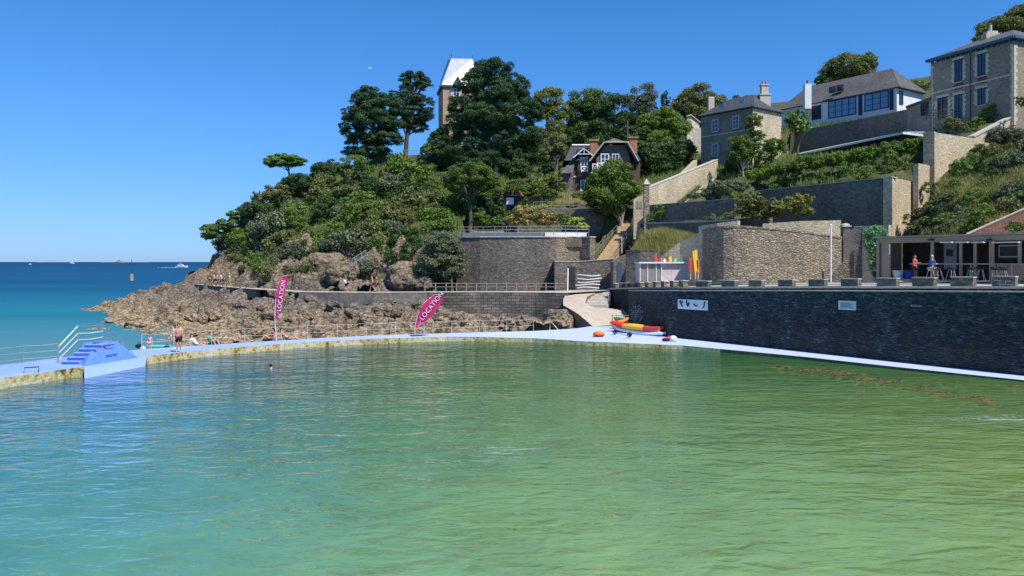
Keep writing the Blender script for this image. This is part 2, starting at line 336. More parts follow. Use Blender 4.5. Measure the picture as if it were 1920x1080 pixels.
# ground
t = NT('hillside ground'); v = t.pos(); n = t.noise(v, .35, 7, .7); n2 = t.noise(v, 3.0, 5, .7)
c = t.ramp(n, [(.3, (.035,.05,.015)), (.48, (.07,.085,.025)), (.6, (.11,.1,.045)), (.75, (.2,.15,.08))]); c = t.mix(.6, c, t.ramp(n2, [(.3, .5), (.7, 1.4)]), 'MULTIPLY'); t.col(c); t.bump(n2, 1, .15); M['ground'] = t.m
t = NT('shore rock'); v = t.pos((1,1,1.4)); n = t.noise(v, .3, 8, .7, .3); n2 = t.noise(v, 2.6, 7, .75, .4)
vv = t.n('TexVoronoi', feature='DISTANCE_TO_EDGE'); vv.inputs['Scale'].default_value = 1.3
wn2 = t.n('VectorMath', operation='ADD'); tn = t.n('TexNoise'); tn.inputs['Scale'].default_value = 1.5; tn.inputs['Detail'].default_value = 4; t.l(v, tn.inputs['Vector']); t.l(v, wn2.inputs[0]); t.l(tn.outputs['Color'], wn2.inputs[1]); t.l(wn2.outputs[0], vv.inputs['Vector'])
c = t.ramp(n2, [(.3, (.07,.05,.03)), (.43, (.25,.18,.105)), (.57, (.4,.3,.185)), (.74, (.55,.44,.3))])
n5 = t.noise(v, .55, 6, .7, .8); c = t.mix(t.ramp(n5, [(.36, .85), (.5, 0)]), c, (.055,.042,.028)); c = t.mix(t.ramp(n5, [(.6, 0), (.7, .5)]), c, (.36,.33,.28))
gz = t.n('SeparateXYZ'); t.l(t.pos(), gz.inputs[0])
mr = t.n('MapRange'); mr.inputs['From Min'].default_value = 1.2; mr.inputs['From Max'].default_value = 2.6; t.l(t.math('ADD', gz.outputs[2], t.math('MULTIPLY', n, 1.6)), mr.inputs[0])
mr.inputs['To Max'].default_value = .75
c = t.mix(mr.outputs[0], c, t.ramp(n2, [(.3, (.05,.045,.045)), (.5, (.15,.125,.105)), (.7, (.27,.225,.18))]))      # upper band: dark lichen zone
mr2 = t.n('MapRange'); mr2.inputs['From Min'].default_value = 4.2; mr2.inputs['From Max'].default_value = 5.4; t.l(t.math('ADD', gz.outputs[2], t.math('MULTIPLY', n, 1.2)), mr2.inputs[0])
c = t.mix(mr2.outputs[0], c, t.ramp(n2, [(.32, (.07,.055,.04)), (.5, (.23,.17,.11)), (.64, (.34,.27,.19)), (.76, (.1,.12,.045))]))
c = t.mix(t.ramp(vv.outputs['Distance'], [(0, .55), (.05, 0)]), c, (.035,.03,.025)); t.col(c); t.b.inputs['Roughness'].default_value = .9
t.bump(t.mix(.6, n2, t.ramp(vv.outputs['Distance'], [(0, 0), (.1, 1)])), 1.0, .14); M['rock'] = t.m
# sea and pool water
def water(name, colfn, ripple, dist, rough=.04):
    t = NT(name); c = colfn(t); t.col(c); t.b.inputs['Roughness'].default_value = rough; t.b.inputs['IOR'].default_value = 1.33; t.b.inputs['Specular IOR Level'].default_value = .5
    h = None
    for (sx, sy, s_, amt) in ripple:
        n = t.noise(t.pos((sx, sy, 1)), s_, 1.6, .45, .9); x = t.math('MULTIPLY', n, amt); h = x if h is None else t.math('ADD', h, x)
    cat = t.ramp(t.noise(t.pos((.5, 1, 1)), .11, 3, .6), [(.35, .45), (.65, 1.0)]); h = t.math('MULTIPLY', h, cat)
    t.bump(h, 1, dist); return t.m
def sea_col(t):
    g = t.n('SeparateXYZ'); t.l(t.pos(), g.inputs[0]); n = t.noise(t.pos((.25, 1, 1)), .012, 5, .65); n3 = t.noise(t.pos((.3, 1, 1)), .05, 4, .6)
    y = t.math('ADD', g.outputs[1], t.math('MULTIPLY', n3, 25)); 
    near = t.n('MapRange'); near.inputs['From Min'].default_value = 55; near.inputs['From Max'].default_value = 260; t.l(y, near.inputs[0])
    c = t.ramp(near.outputs[0], [(0, (.15,.2,.2)), (.08, (.07,.21,.25)), (.25, (.015,.165,.23)), (.6, (.004,.095,.18)), (1, (.003,.07,.16))])
    far = t.n('MapRange'); far.inputs['From Min'].default_value = 250; far.inputs['From Max'].default_value = 1500; t.l(y, far.inputs[0])
    c = t.mix(far.outputs[0], c, (.003,.05,.125)); return t.mix(.5, c, t.ramp(n, [(.38, .6), (.62, 1.35)]), 'MULTIPLY')
M['sea'] = water('sea water', sea_col, [(.35, 1, .9, .6), (.4, 1, .25, 1.0)], .12, .3); _t = M['sea'].node_tree; _p = _t.nodes['Principled BSDF']; _df = _t.nodes.new('ShaderNodeBsdfDiffuse'); _gl = _t.nodes.new('ShaderNodeBsdfGlossy'); _gl.inputs['Roughness'].default_value = .25; _ms = _t.nodes.new('ShaderNodeMixShader'); _ms.inputs[0].default_value = .1
_t.links.new(_p.inputs['Base Color'].links[0].from_socket, _df.inputs[0]); _t.links.new(_p.inputs['Normal'].links[0].from_socket, _gl.inputs['Normal']); _t.links.new(_df.outputs[0], _ms.inputs[1]); _t.links.new(_gl.outputs[0], _ms.inputs[2]); _t.links.new(_ms.outputs[0], _t.nodes['Material Output'].inputs[0])   # choppy open water mirrors little of the low sky
def pool_col(t):
    g = t.n('SeparateXYZ'); t.l(t.pos(), g.inputs[0]); n = t.noise(t.pos(), .09, 4, .6); n2 = t.noise(t.pos((1, 1, 1)), .35, 5, .65, 1.0)
    xx = t.math('ADD', g.outputs[0], t.math('MULTIPLY', n, 14))
    mr = t.n('MapRange'); mr.inputs['From Min'].default_value = -14; mr.inputs['From Max'].default_value = 22; t.l(xx, mr.inputs[0])
    far = t.ramp(mr.outputs[0], [(0, (.002,.045,.09)), (.3, (.004,.055,.06)), (.5, (.015,.078,.025)), (.8, (.02,.088,.025)), (1, (.02,.085,.025))])  # bed tints, plus sky reflection left and hill reflection right put into colour
    near = t.ramp(mr.outputs[0], [(0, (.035,.2,.19)), (.35, (.1,.26,.16)), (.6, (.17,.3,.125)), (.85, (.19,.295,.095)), (1, (.22,.305,.085))])
    yy = t.n('MapRange'); yy.inputs['From Min'].default_value = 58; yy.inputs['From Max'].default_value = 13; t.l(t.math('ADD', g.outputs[1], t.math('MULTIPLY', n2, 6)), yy.inputs[0])   # the floor shelves up to sandy shallows this side
    c = t.mix(t.math('POWER', yy.outputs[0], 1.1), far, near); return t.mix(.35, c, t.ramp(n2, [(.35, .6), (.62, 1.25)]), 'MULTIPLY')
M['pool'] = water('pool water', pool_col, [(.5, 1, 1.7, 1.3), (.4, 1, .45, 1.3), (.6, 1, 3.8, .34), (.7, 1, 9, .1)], .105, .01)
# ------------------------------------------------------------ terrain
def q(u, v, D): p = P(u, v, D); return (p.x, p.y, p.z)
CT = [q(*a) for a in [
 (300,640,66),(400,646,56),(600,634,61),(800,624,63),(1000,620,66),(1060,615,68),
 (235,612,83),(262,626,73),(225,590,97),(262,562,108),(310,543,117),(340,533,121),(372,508,127),(400,492,130),
 (300,600,80),(300,575,92),(400,600,80),(400,575,88),(500,580,80),(500,605,74),(600,592,74),(600,612,67),(700,578,76),(700,605,68),(800,585,76),(900,604,74),(980,606,72),
 (360,540,110),(420,548,100),(480,552,90),(560,560,85),(640,563,83),(700,565,82),(780,566,82),(850,600,84),(1000,606,83),(1050,606,80),
 (360,534,114),(480,543,92),(560,546,87.5),(700,547,86),(850,547,88),(960,547,88),(1040,548,87),(1110,548,85),
 (385,505,123),(440,500,112),(480,503,103),(520,492,100),(560,515,93),(600,492,95),(660,500,93),(700,500,92),(750,490,92),(800,530,89.5),(640,530,90),(740,525,90),
 (415,478,128),(440,455,128),(470,470,112),(500,440,118),(540,460,108),(600,470,101),(700,468,97),(800,470,96),(500,405,130),(560,370,133),(545,335,136),(600,340,136),(650,330,132),
 (600,410,113),(700,410,108),(800,400,108),(700,360,122),(800,345,125),(640,370,126),(690,306,140),(760,300,142),(820,305,140),
 (870,440,96),(940,440,96),(1000,438,96),(1080,438,97),(860,400,106),(900,400,107),(1000,400,104),(1060,392,107),(950,345,120),(900,345,122),(1050,362,114),(1130,365,113),(1000,300,140),(920,300,140),(1100,310,135),(1180,300,135),
 (1050,235,160),(1200,250,155),(1300,225,160),(900,270,155),(700,300,155),(820,290,152),
 (1180,430,96),(1200,400,100),(1170,490,84),(1200,420,96),(1260,395,99),(1340,380,96),(1340,320,108),(1310,310,116),(1420,300,116),(1460,290,112),(1390,370,93),(1440,330,100),
 (1220,440,86),(1300,440,83),(1200,472,79),(1300,480,76),(1370,415,84),(1430,420,80),(1560,425,76),(1620,425,74),(1450,345,97),(1550,335,92),(1660,322,86),(1700,310,88),
 (1480,300,110),(1600,285,101),(1700,270,95),(1500,255,122),(1600,245,116),(1700,225,111),(1760,225,106),(1500,240,140),(1600,228,130),(1720,210,125),(1800,215,112),(1880,210,102),
 (1900,150,150),(1700,150,170),(1500,200,170),(2000,80,150),
 (1690,440,70),(1760,430,67),(1840,415,64),(1720,380,74),(1760,330,80),(1820,300,84),(1900,262,90),(1900,320,76),(1880,380,68),(2000,300,70),(2000,230,88),(2100,100,100),(1960,430,60)]]
CT += [(-70,125,-3),(-85,110,-4),(-72,92,-3),(-62,78,-2.5),(-50,68,-1.5),(-62,142,-2.5),(-60,170,-3),(-45,200,-3),(-20,220,3),(-48,150,5),(-35,165,14),
 (12,92,3.3),(14,80,3.6),(14,70,3.7),(20,72,3.9),(28,66,4.1),(20,62,4),(30,54,4.4),(40,48,4.6),(45,35,4.8),(11,90,3.0),(8,74,0),(9,66,.1),(50,200,45),(100,200,50),(0,240,25),(110,110,30),(90,80,18),(70,60,9),(110,60,15),(60,45,5)]
CA = np.array(CT, float); nC = len(CA)
def kern(a, b): return np.sqrt(((a[:, None, :]-b[None, :, :])**2).sum(-1)+.5)
Am = np.zeros((nC+3, nC+3)); Am[:nC, :nC] = kern(CA[:, :2], CA[:, :2])-np.eye(nC)*.15
Am[:nC, nC] = 1; Am[:nC, nC+1:] = CA[:, :2]; Am[nC, :nC] = 1; Am[nC+1:, :nC] = CA[:, :2].T
Wt = np.linalg.solve(Am, np.concatenate([CA[:, 2], np.zeros(3)]))
def H(x, y):
    p = np.stack([np.atleast_1d(np.asarray(x, float)).ravel(), np.atleast_1d(np.asarray(y, float)).ravel()], 1)
    out = np.empty(len(p))
    for i in range(0, len(p), 8000):
        s = p[i:i+8000]; out[i:i+8000] = kern(s, CA[:, :2])@Wt[:nC]+Wt[nC]+s@Wt[nC+1:]
    return out
_H0 = H
def inpoly(x, y, P_):
    c = np.zeros(x.shape, bool); j = len(P_)-1
    for i in range(len(P_)):
        xi, yi = P_[i]; xj, yj = P_[j]
        with np.errstate(divide='ignore', invalid='ignore'): c ^= ((yi > y) != (yj > y)) & (x < (xj-xi)*(y-yi)/(yj-yi+1e-12)+xi)
        j = i
    return c
_vl = lambda x, y: CZ+(HV-np.interp(960+F*x/y, [1680, 1722, 1738, 1765, 1830, 1920, 2100], [452, 446, 420, 345, 298, 252, 175]))/F*y
CAPS = [([(39.9,81.7),(45.3,87.1),(46.4,87.1),(54.6,93),(64.6,98),(79.7,105),(90,90),(60,55),(38,62),(38,70)], _vl), ([(15,66),(30.5,68.5),(30.5,72),(17,71.2)], lambda x, y: 2.9+0*x), ([(10,78),(12,66),(20,66),(19.5,78.8),(12,79.5)], lambda x, y: 2.9+0*x),
 ([(10,88),(13.5,60),(27,40),(50,15),(70,20),(48,52),(35,66),(18,67.5),(15,78)], lambda x, y: 2.9+0*x),
 ([(16,66.5),(28.9,69),(34,66),(40.5,72),(40.9,81.9),(31.2,98.3),(26,91),(24,84),(20,82)], lambda x, y: 7.9+0*x),
 ([(31,98.6),(40.6,81.6),(45,86.9),(52,100),(40,117)], lambda x, y: 14.9+.12*np.maximum(0, (x-39.7)*.86+(y-80.8)*.5-1.0)*6),
 ([(38,119),(47,93),(54,95),(60,100),(50,120)], lambda x, y: 20.5+0*x),
 ([(49,138),(61.5,108),(56.5,105),(54,100),(40,119)], lambda x, y: 22+0*x),
 ([(16.9,95.6),(28.3,106.6),(27.5,97),(25.9,88),(15.5,93)], lambda x, y: 12.6+0*x),
 ([(15.3,93),(25.6,88),(24.3,83),(15.2,90)], lambda x, y: 9.9+0*x),
 ([(12.5,78.5),(17,76),(20,77),(24.5,83),(15.5,90),(12,90)], lambda x, y: np.interp(y, [77, 80, 88], [7.2, 7.5, 9.3])),
 ([(8.5,86),(14.6,86),(15.6,101),(9.3,101)], lambda x, y: 2.9+0*x+np.interp(y, [90, 101], [0, 5.5])),
 ([(-7.5,88),(11,88),(11,93.5),(-7,94)], lambda x, y: 2.6+0*x),
 ([(-7,93.5),(11,92),(12,104.5),(3,105),(-6,108)], lambda x, y: 8.9+np.maximum(0, y-103-np.maximum(0,x)*0)*.8),
 ([(48,112),(58,104),(63,95),(75,99),(70,112),(55,116)], lambda x, y: 24.2+0*x)]
def H(x, y):
    x = np.atleast_1d(np.asarray(x, float)).ravel(); y = np.atleast_1d(np.asarray(y, float)).ravel(); z = _H0(x, y)
    for P_, fn in CAPS:
        m = inpoly(x, y, P_); z = np.where(m, np.minimum(z, fn(x, y)), z)
    return z
def h1(x, y): return float(H(x, y)[0])
def grid(name, xs, ys, zfn, keep, mats, kind='structure', smooth=False, undulate=None):
    X, Y = np.meshgrid(xs, ys); Z = zfn(X.ravel(), Y.ravel()).reshape(X.shape)
    k = keep(X, Y, Z); nx = len(xs); V = np.stack([X.ravel(), Y.ravel(), Z.ravel()], 1)
    kk = k[:-1, :-1] & k[1:, :-1] & k[:-1, 1:] & k[1:, 1:]; j, i = np.nonzero(kk)
    a = j*nx+i; Fc = np.stack([a, a+1, a+nx+1, a+nx], 1)
    used, inv = np.unique(Fc, return_inverse=True); V = V[used]; Fc = inv.reshape(Fc.shape)
    me = np_mesh(name, V, Fc, smooth); o = link(name, me, mats); o['kind'] = kind; return o
def np_mesh(name, V, Fc, smooth=False):
    me = bpy.data.meshes.new(name); n = len(V); m, c = Fc.shape
    me.vertices.add(n); me.vertices.foreach_set('co', V.astype(np.float32).ravel())
    me.loops.add(m*c); me.loops.foreach_set('vertex_index', Fc.astype(np.int32).ravel())
    me.polygons.add(m); me.polygons.foreach_set('loop_start', np.arange(0, m*c, c, dtype=np.int32))
    me.polygons.foreach_set('use_smooth', np.full(m, smooth)); me.update(calc_edges=True); return me
# promenade edge (top of the sea wall), from the path to the right edge of the picture and beyond
PW = [(10.7, 86, 3.25), (12.0, 73, 3.8), (13.3, 60, 4.25), (20.4, 51.3, 4.58), (27.7, 42.2, 4.86), (43, 23, 5.4)]
def prom_x(y):  # x of the promenade wall at depth y
    for a, b in zip(PW, PW[1:]):
        if b[1] <= y <= a[1]: t_ = (a[1]-y)/(a[1]-b[1]); return a[0]+(b[0]-a[0])*t_, a[2]+(b[2]-a[2])*t_
    return (PW[0][0], PW[0][2]) if y > 86 else (40, 5.4)
pxv = np.vectorize(lambda y: prom_x(y)[0])
def inrock(X, Y): return (X < 9.5-(np.clip(Y, 80, 90)-80)*.2) 
def rock_noise(x, y, z):
    a = np.empty(len(x))
    for i in range(len(x)):
        px, py = x[i], y[i]; m = mn.fractal(Vector((px*.35, py*.35, 3)), 1.0, 2.0, 4)
        d, pts = mn.voronoi(Vector((px*.26+py*.2+m*.45, py*.5-px*.12-m*.4, 1.3)));  c = mn.cell(pts[0]*7.3)
        d2, pts2 = mn.voronoi(Vector((px*.7+py*.4+m, py*1.25-px*.3, 5.3))); c2 = mn.cell(pts2[0]*5.1)
        st_ = mn.fractal(Vector((px*.9+py*.5, (py-px)*.12, 7)), 1, 2, 3); a[i] = m*1.1+(c-.2)*.95-min(d[0], 1)*.45+c2*.3+(d2[1]-d2[0])*.18+st_*.3-.1
    return a
def zrock(x, y):
    z = H(x, y); amp = np.clip((z+1.3)/1.6, .12, 1.0)*1.0
    amp = amp*np.clip((y-58-np.abs(x-2)*.0)/9, .12, 1); amp = np.where((z > 3.0), amp*1.25, amp)
    path = np.abs(z-2.95) < .35; n = rock_noise(x, y, z)
    return z+n*amp+np.where(z > 5.2, np.clip((z-5.2)*.15, 0, .4)*n, 0)
def path_y(x): return np.interp(x, [-47, -30, -24, -15, 3, 9], [114, 92, 87.5, 86, 88, 87])
rock = grid('shore_rocks', np.arange(-66, 6.5, .3), np.arange(52, 128, .3), zrock,
    lambda X, Y, Z: (H(X, Y).reshape(X.shape) < 8.6) & (Y < 127) & (X < np.where(Y < 74, 5.2, 5.6)) & (Y > np.interp(X, [-35,-28,-10.5,0,7],[45,52,62.5,66.5,68])) & ~((X > -7) & (Y > 87)) & (~((Y > path_y(X)-2.2) & (Y < path_y(X)+.6) & (X > -24) & (Z > 2.6))), M['rock'])
rock['label'] = 'tan and dark grey jagged foreshore rocks'
hill = grid('hillside', np.arange(-75, 125, .85), np.arange(44, 245, .85), lambda x, y: H(x, y)+np.array([mn.fractal(Vector((a*.2, b*.2, 0)), 1, 2, 4) for a, b in zip(x, y)])*.35-np.where((x < 9) & (y < 128), 1.1*np.clip((8.8-H(x, y)), 0, 1), 0),
    lambda X, Y, Z: (X > np.where(Y < 87, pxv(np.clip(Y, 22, 200))+1.2, -99)) | ((X < 8) & (Z > 4.5)) | (Y > 90), M['ground'], smooth=True)
# far sheets
mb = MB(); mb.add([(-40000, -200, -.5), (40000, -200, -.5), (40000, 80000, -.5), (-40000, 80000, -.5)], [(0, 1, 2, 3)]); tag(mb.build('sea', M['sea']), 'turquoise to deep blue sea reaching the horizon', kind='structure')
mb = MB(); mb.add([(-40000, -200, -6), (40000, -200, -6), (40000, 80000, -6), (-40000, 80000, -6)], [(0, 1, 2, 3)]); tag(mb.build('seabed', M['sand']), kind='structure')
# wet beach between walkway and rocks
def zbeach(x, y): return np.interp(x, [-40,-33,-27,-21,-12,0,9], [-.8,-.62,-.5,-.3,.02,.12,.2])+np.interp(y-2.0*x*.0, [50, 75], [.05, -.12])+np.array([mn.fractal(Vector((a*.3, c*.3, 9)), 1, 2, 3) for a, c in zip(x, y)])*.05
grid('beach', np.arange(-42, 7, .8), np.arange(44, 78, .8), zbeach, lambda X, Y, Z: Y > np.interp(X, [-42,-30,-26.5,-24,-20,-10,7], [40,44,46.5,51,54,60.5,66])+.0, M['sand'], smooth=True)
# ------------------------------------------------------------ pool water, walkway
inner = [(-300,800,.55),(-100,735,.52),(0,709,.53),(158,687,.52),(163,707,.02),(268,683,.02),(272,668,.5),(400,654.5,.45),(560,642,.42),(700,635,.4),(850,630.5,.35),(1000,634,.33),(1100,640,.31),(1280,647.6,.28),(1500,668,.2),(1700,690,.16),(1920,712.6,.1),(2150,738,.1),(2500,775,.1)]
outer = [(-300,735,.55),(-100,700,.52),(0,684,.52),(110,675,.52),(185,662,.52),(268,655,.52),(300,652.5,.5),(400,646,.47),(560,636,.45),(700,629,.43),(850,624.5,.4),(1000,620.5,.4),(1080,616,.4),(1112,610,.4)]
def GG(a): p = G(*a); return (p.x, p.y, p.z)
inn = [GG(a) for a in inner]; outr = [GG(a) for a in outer]
wl = [(a[0]+(-.35 if i > 0 and a[1] < 62 and a[0] > 11 else 0), a[1], a[2]) for i, a in enumerate(PW)]
right_base = [(8.6, 72, .4), (10.9, 72, .4), (12.2, 60.9, .3), (13.9, 58.8, .28), (19.9, 51.2, .2), (27.45, 41.7, .1), (42.7, 22.5, .1)]
poly = inn[3:4]+inn[6:]+right_base[::-1]+outr[::-1][:-3]
mb = MB()
# walkway slab as quad strips between inner and outer edges (top), plus inner side faces in stained concrete
def strip(A, B, zc=None):
    for i in range(len(A)-1):
        a, b, c, d = A[i], A[i+1], B[i+1], B[i]
        mb.add([a, b, c, d], [(0, 1, 2, 3)], 0)
        mb.add([a, b, (b[0], b[1], -3), (a[0], a[1], -3)], [(0, 3, 2, 1)], 2 if a[0] > 12.5 else 1)
        mb.add([d, c, (c[0], c[1], -3), (d[0], d[1], -3)], [(0, 1, 2, 3)], 1)
def resample(L, n):
    L = [Vector(p) for p in L]; d = [0]
    for a, b in zip(L, L[1:]): d.append(d[-1]+(b-a).length)
    out = []
    for k in range(n):
        t_ = d[-1]*k/(n-1); i = max(j for j in range(len(d)) if d[j] <= t_+1e-6); i = min(i, len(L)-2)
        out.append(tuple(L[i].lerp(L[i+1], (t_-d[i])/max(1e-6, d[i+1]-d[i]))))
    return out
strip(inn[0:4], outr[0:3]+[outr[4]])                              # left arm
c1 = [(inn[3][0], inn[3][1], .5), (-23.0, 44.4, .5), (-22.0, 46.6, .5), (inn[6][0], inn[6][1], .5)]
mb.add([(-23.25,42.0,.5), (inn[4][0]+.15, inn[4][1]-.5, -.05), (inn[5][0]+.5, inn[5][1]-.8, -.05), (-22.0,46.6,.5)], [(0,1,2,3)], 0)
mb.add([inn[3], (inn[3][0]-2, inn[3][1]+1.2, .5), (outr[4][0], outr[4][1], .52), (-22.0,46.6,.5), (-23.25,42.0,.5)], [(0,4,3,2,1)], 0)
strip([c1[2], inn[6]], [outr[5], outr[6]]); mb.add([c1[2], outr[5], outr[4]], [(0,1,2)], 0)
A = resample(inn[6:13], 16); B = resample(outr[6:13], 16); strip(A, B)
plaza = [inn[12], inn[13], right_base[3], right_base[2], right_base[1], right_base[0], outr[12]]
mb.prism([p[:2] for p in plaza], -3, [p[2] for p in plaza], 0, 1)
strip(resample(inn[13:], 12), resample(right_base[3:], 12))
tag(mb.build('walkway', [M['blue_paint'], M['pool_edge'], M['pool_edge_green']]), 'lavender blue painted pool walkway with weed stained yellow edge', kind='structure')
mb = MB(); pp = [(a[0], a[1]+.3, 0) for a in inn]+[(60, -40, 0), (-60, -40, 0)]
mb.add(pp[::-1], [tuple(range(len(pp)))]); 
pw = mb.build('pool_water', M['pool']); tag(pw, 'green and turquoise rippling sea pool water', kind='structure')
if pw.data.polygons[0].normal.z < 0: pw.data.flip_normals()
# seaweed patches floating near right wall
def np_obj_tris(name, V, n, mats, parent=None):   # n verts per face
    Fc = np.arange(len(V)).reshape(-1, n); o = link(name, np_mesh(name, V, Fc), mats, parent); return o
rg = np.random.default_rng(3); V = []
for (u, v, ru, rv, k) in ((1465,689,34,2,80),(1530,695,40,3,170),(1580,701,40,3,150),(1630,711,26,2.5,80),(1670,716,24,2,60),(1730,728,30,4,60),(1770,738,34,4,70),(1820,744,34,4,80),(1850,752,22,3,50),(1905,725,14,2,25),(1700,722,90,9,50)):
    for _ in range(k):
        p = G(u+rg.normal()*ru*.5, v+rg.normal()*rv*.6, .004); a = rg.uniform(0, 6.28); L = rg.uniform(.05, .2); b = L*.16; a = rg.normal()*.5-.5
        for s, t_ in ((-1, -1), (1, -1), (1, 1), (-1, 1)):
            V.append((p.x+math.cos(a)*L*s-math.sin(a)*b*t_, p.y+math.sin(a)*L*s+math.cos(a)*b*t_, .004+rg.uniform(.002,.02)))
tag(np_obj_tris('floating_seaweed', np.array(V), 4, m_plain('brown seaweed', (.17,.125,.045), .7, 0, .3, 5, .2)), 'thin brown drifts of seaweed floating by the dark sea wall', 'seaweed', kind='stuff')
# ------------------------------------------------------------ promenade and its sea wall
back = [(13.5, 92, 3.2), (22, 74, 4.2), (33, 70, 4.5), (40, 60, 4.9), (46, 48, 5.0), (60, 30, 5.4)]
mb = MB()
for i in range(len(PW)-1):
    a, b, c, d = PW[i], PW[i+1], back[i+1], back[i]; mb.add([a, b, c, d], [(0, 1, 2, 3)])
tag(mb.build('promenade', M['promenade']), 'pale promenade surface above the sea wall', kind='structure')
sw = thing('sea_wall', 'long dark stone sea wall rising from the right side of the pool', 'wall', (13.3, 59.8, 0))
L = [a[:2] for a in PW]; zt = [a[2] for a in PW]
mb = MB(); wall_strip(mb, [(x-.0, y) for x, y in L], -1.2, [z-.12 for z in zt], .8, 1); mb.build('upper_wall', M['pool_stone'], sw)
mb = MB(); wall_strip(mb, [(x-.06, y-.05) for x, y in L], [z-.12 for z in zt], [z+.02 for z in zt], .75, 1); mb.build('coping', M['coping'], sw)
lw = [(10.85, 72.0), (11.9, 62.3), (12.3, 60.9), (19.8, 51.2), (27.35, 41.6), (42.6, 22.4)]; lz = [3.5, 3.84, 3.9, 4.25, 4.55, 5.05]
mb = MB(); wall_strip(mb, lw, -1.2, lz, .5, 1); mb.build('lower_wall', M['pool_stone'], sw)
mb = MB(); wall_strip(mb, [(x-.05, y-.04) for x, y in lw], lz, [z+.07 for z in lz], .5, 1); mb.build('ledge', M['coping'], sw)
# drain opening and patch of white pointing
def lw_pt(u, off=.0):
    for a, b in zip(lw, lw[1:]):
        ua, ub = 960+F*a[0]/a[1], 960+F*b[0]/b[1]
        if ua <= u <= ub:
            k = (u-960)/F; t_ = (k*a[1]-a[0])/((b[0]-a[0])-k*(b[1]-a[1])); d = Vector((b[0]-a[0], b[1]-a[1])).normalized()
            return Vector((a[0]+(b[0]-a[0])*t_-(-d.y)*off*1.0, a[1]+(b[1]-a[1])*t_-(d.x)*off, 0)), math.atan2(d.y, d.x)
def onwall(mb, u0, u1, v0, v1, th, off, mi=0):
    p0, a = lw_pt(u0, off); p1, _ = lw_pt(u1, off); pm = (p0+p1)/2; D = pm.y
    z0, z1 = Zv(v1, D), Zv(v0, D); mb.box((pm.x, pm.y, (z0+z1)/2), ((p1-p0).length, th, z1-z0), a, mi); return pm, a, (p1-p0).length, z0, z1
mb = MB(); onwall(mb, 1435, 1444, 626, 655, .1, .02); mb.build('drain_opening', M['black'], sw)
rg = np.random.default_rng(8); mb = MB()
for r in range(9):
    for c_ in range(5):
        u = 1182+c_*4.6+(r % 2)*2.2; v = 571+r*4.0
        if (c_-2)**2/6+(r-4)**2/22 > 1 or rg.random() < .12: continue
        onwall(mb, u, u+3.4, v+2.7, v+3.5, .03, .03)
        if rg.random() < .7: onwall(mb, u+3.2, u+3.8, v, v+2.6, .03, .03)
mb.build('white_pointing', m_plain('white mortar', (.42,.42,.42), .9, 0, .2, 5, .2), sw)
# signs
sg = thing('warning_sign', 'long white sign with four dark swimmer pictograms on the dark sea wall', 'sign', lw_pt(1300, .1)[0]+Vector((0, 0, 3)))
mb = MB(); pm, a, wd, z0, z1 = onwall(mb, 1272, 1328, 562, 580.5, .04, .06); mb.build('board', M['white_paint'], sg)
dx, dy = math.cos(a), math.sin(a); nx, ny = dy, -dx
def ink(x, z): return (pm.x+dx*(x-.5)*wd+nx*.055, pm.y+dy*(x-.5)*wd+ny*.055, z0+(z1-z0)*z)
for segs, hd_ in (([[(.07,.75),(.12,.6),(.13,.4),(.17,.25)], [(.12,.58),(.18,.78)]], (.105,.83)), ([[(.3,.75),(.33,.45),(.36,.3)], [(.33,.45),(.39,.6)], [(.36,.3),(.4,.7)]], (.32,.85)), ([[(.57,.5),(.61,.38),(.67,.44)]], (.56,.55)), ([[(.84,.2),(.89,.35),(.91,.75)]], (.92,.82))):
    mb = MB()
    for seg in segs: mb.tube([ink(*s) for s in seg], .045, 5)
    mb.ball(ink(*hd_), .06, 8); mb.build('pictogram', M['black'], sg)
sg = thing('notice_board', 'small white notice with lines of blue text on the dark sea wall', 'sign', lw_pt(1590, .1)[0]+Vector((0, 0, 3)))
mb = MB(); pm, a, wd, z0, z1 = onwall(mb, 1573, 1606, 564, 581, .04, .06); mb.build('board', M['white_paint'], sg)
dx, dy = math.cos(a), math.sin(a); nx, ny = dy, -dx; mb = MB()
for k in range(6): mb.tube([ink(.12, .85-.13*k), ink(.88 if k % 3 else .7, .85-.13*k)], .014, 4)
mb.build('text_lines', m_plain('grey blue print', (.25,.33,.42), .7, 0, .05), sg)
mb = MB(); onwall(mb, 1709, 1729, 571.5, 575.5, .04, .05); o = mb.build('wall_plaque', m_plain('worn plaque', (.2,.24,.25), .8, 0, .3, 6)); tag(o, 'small worn grey plaque low on the dark sea wall right of the white notice', 'plaque')
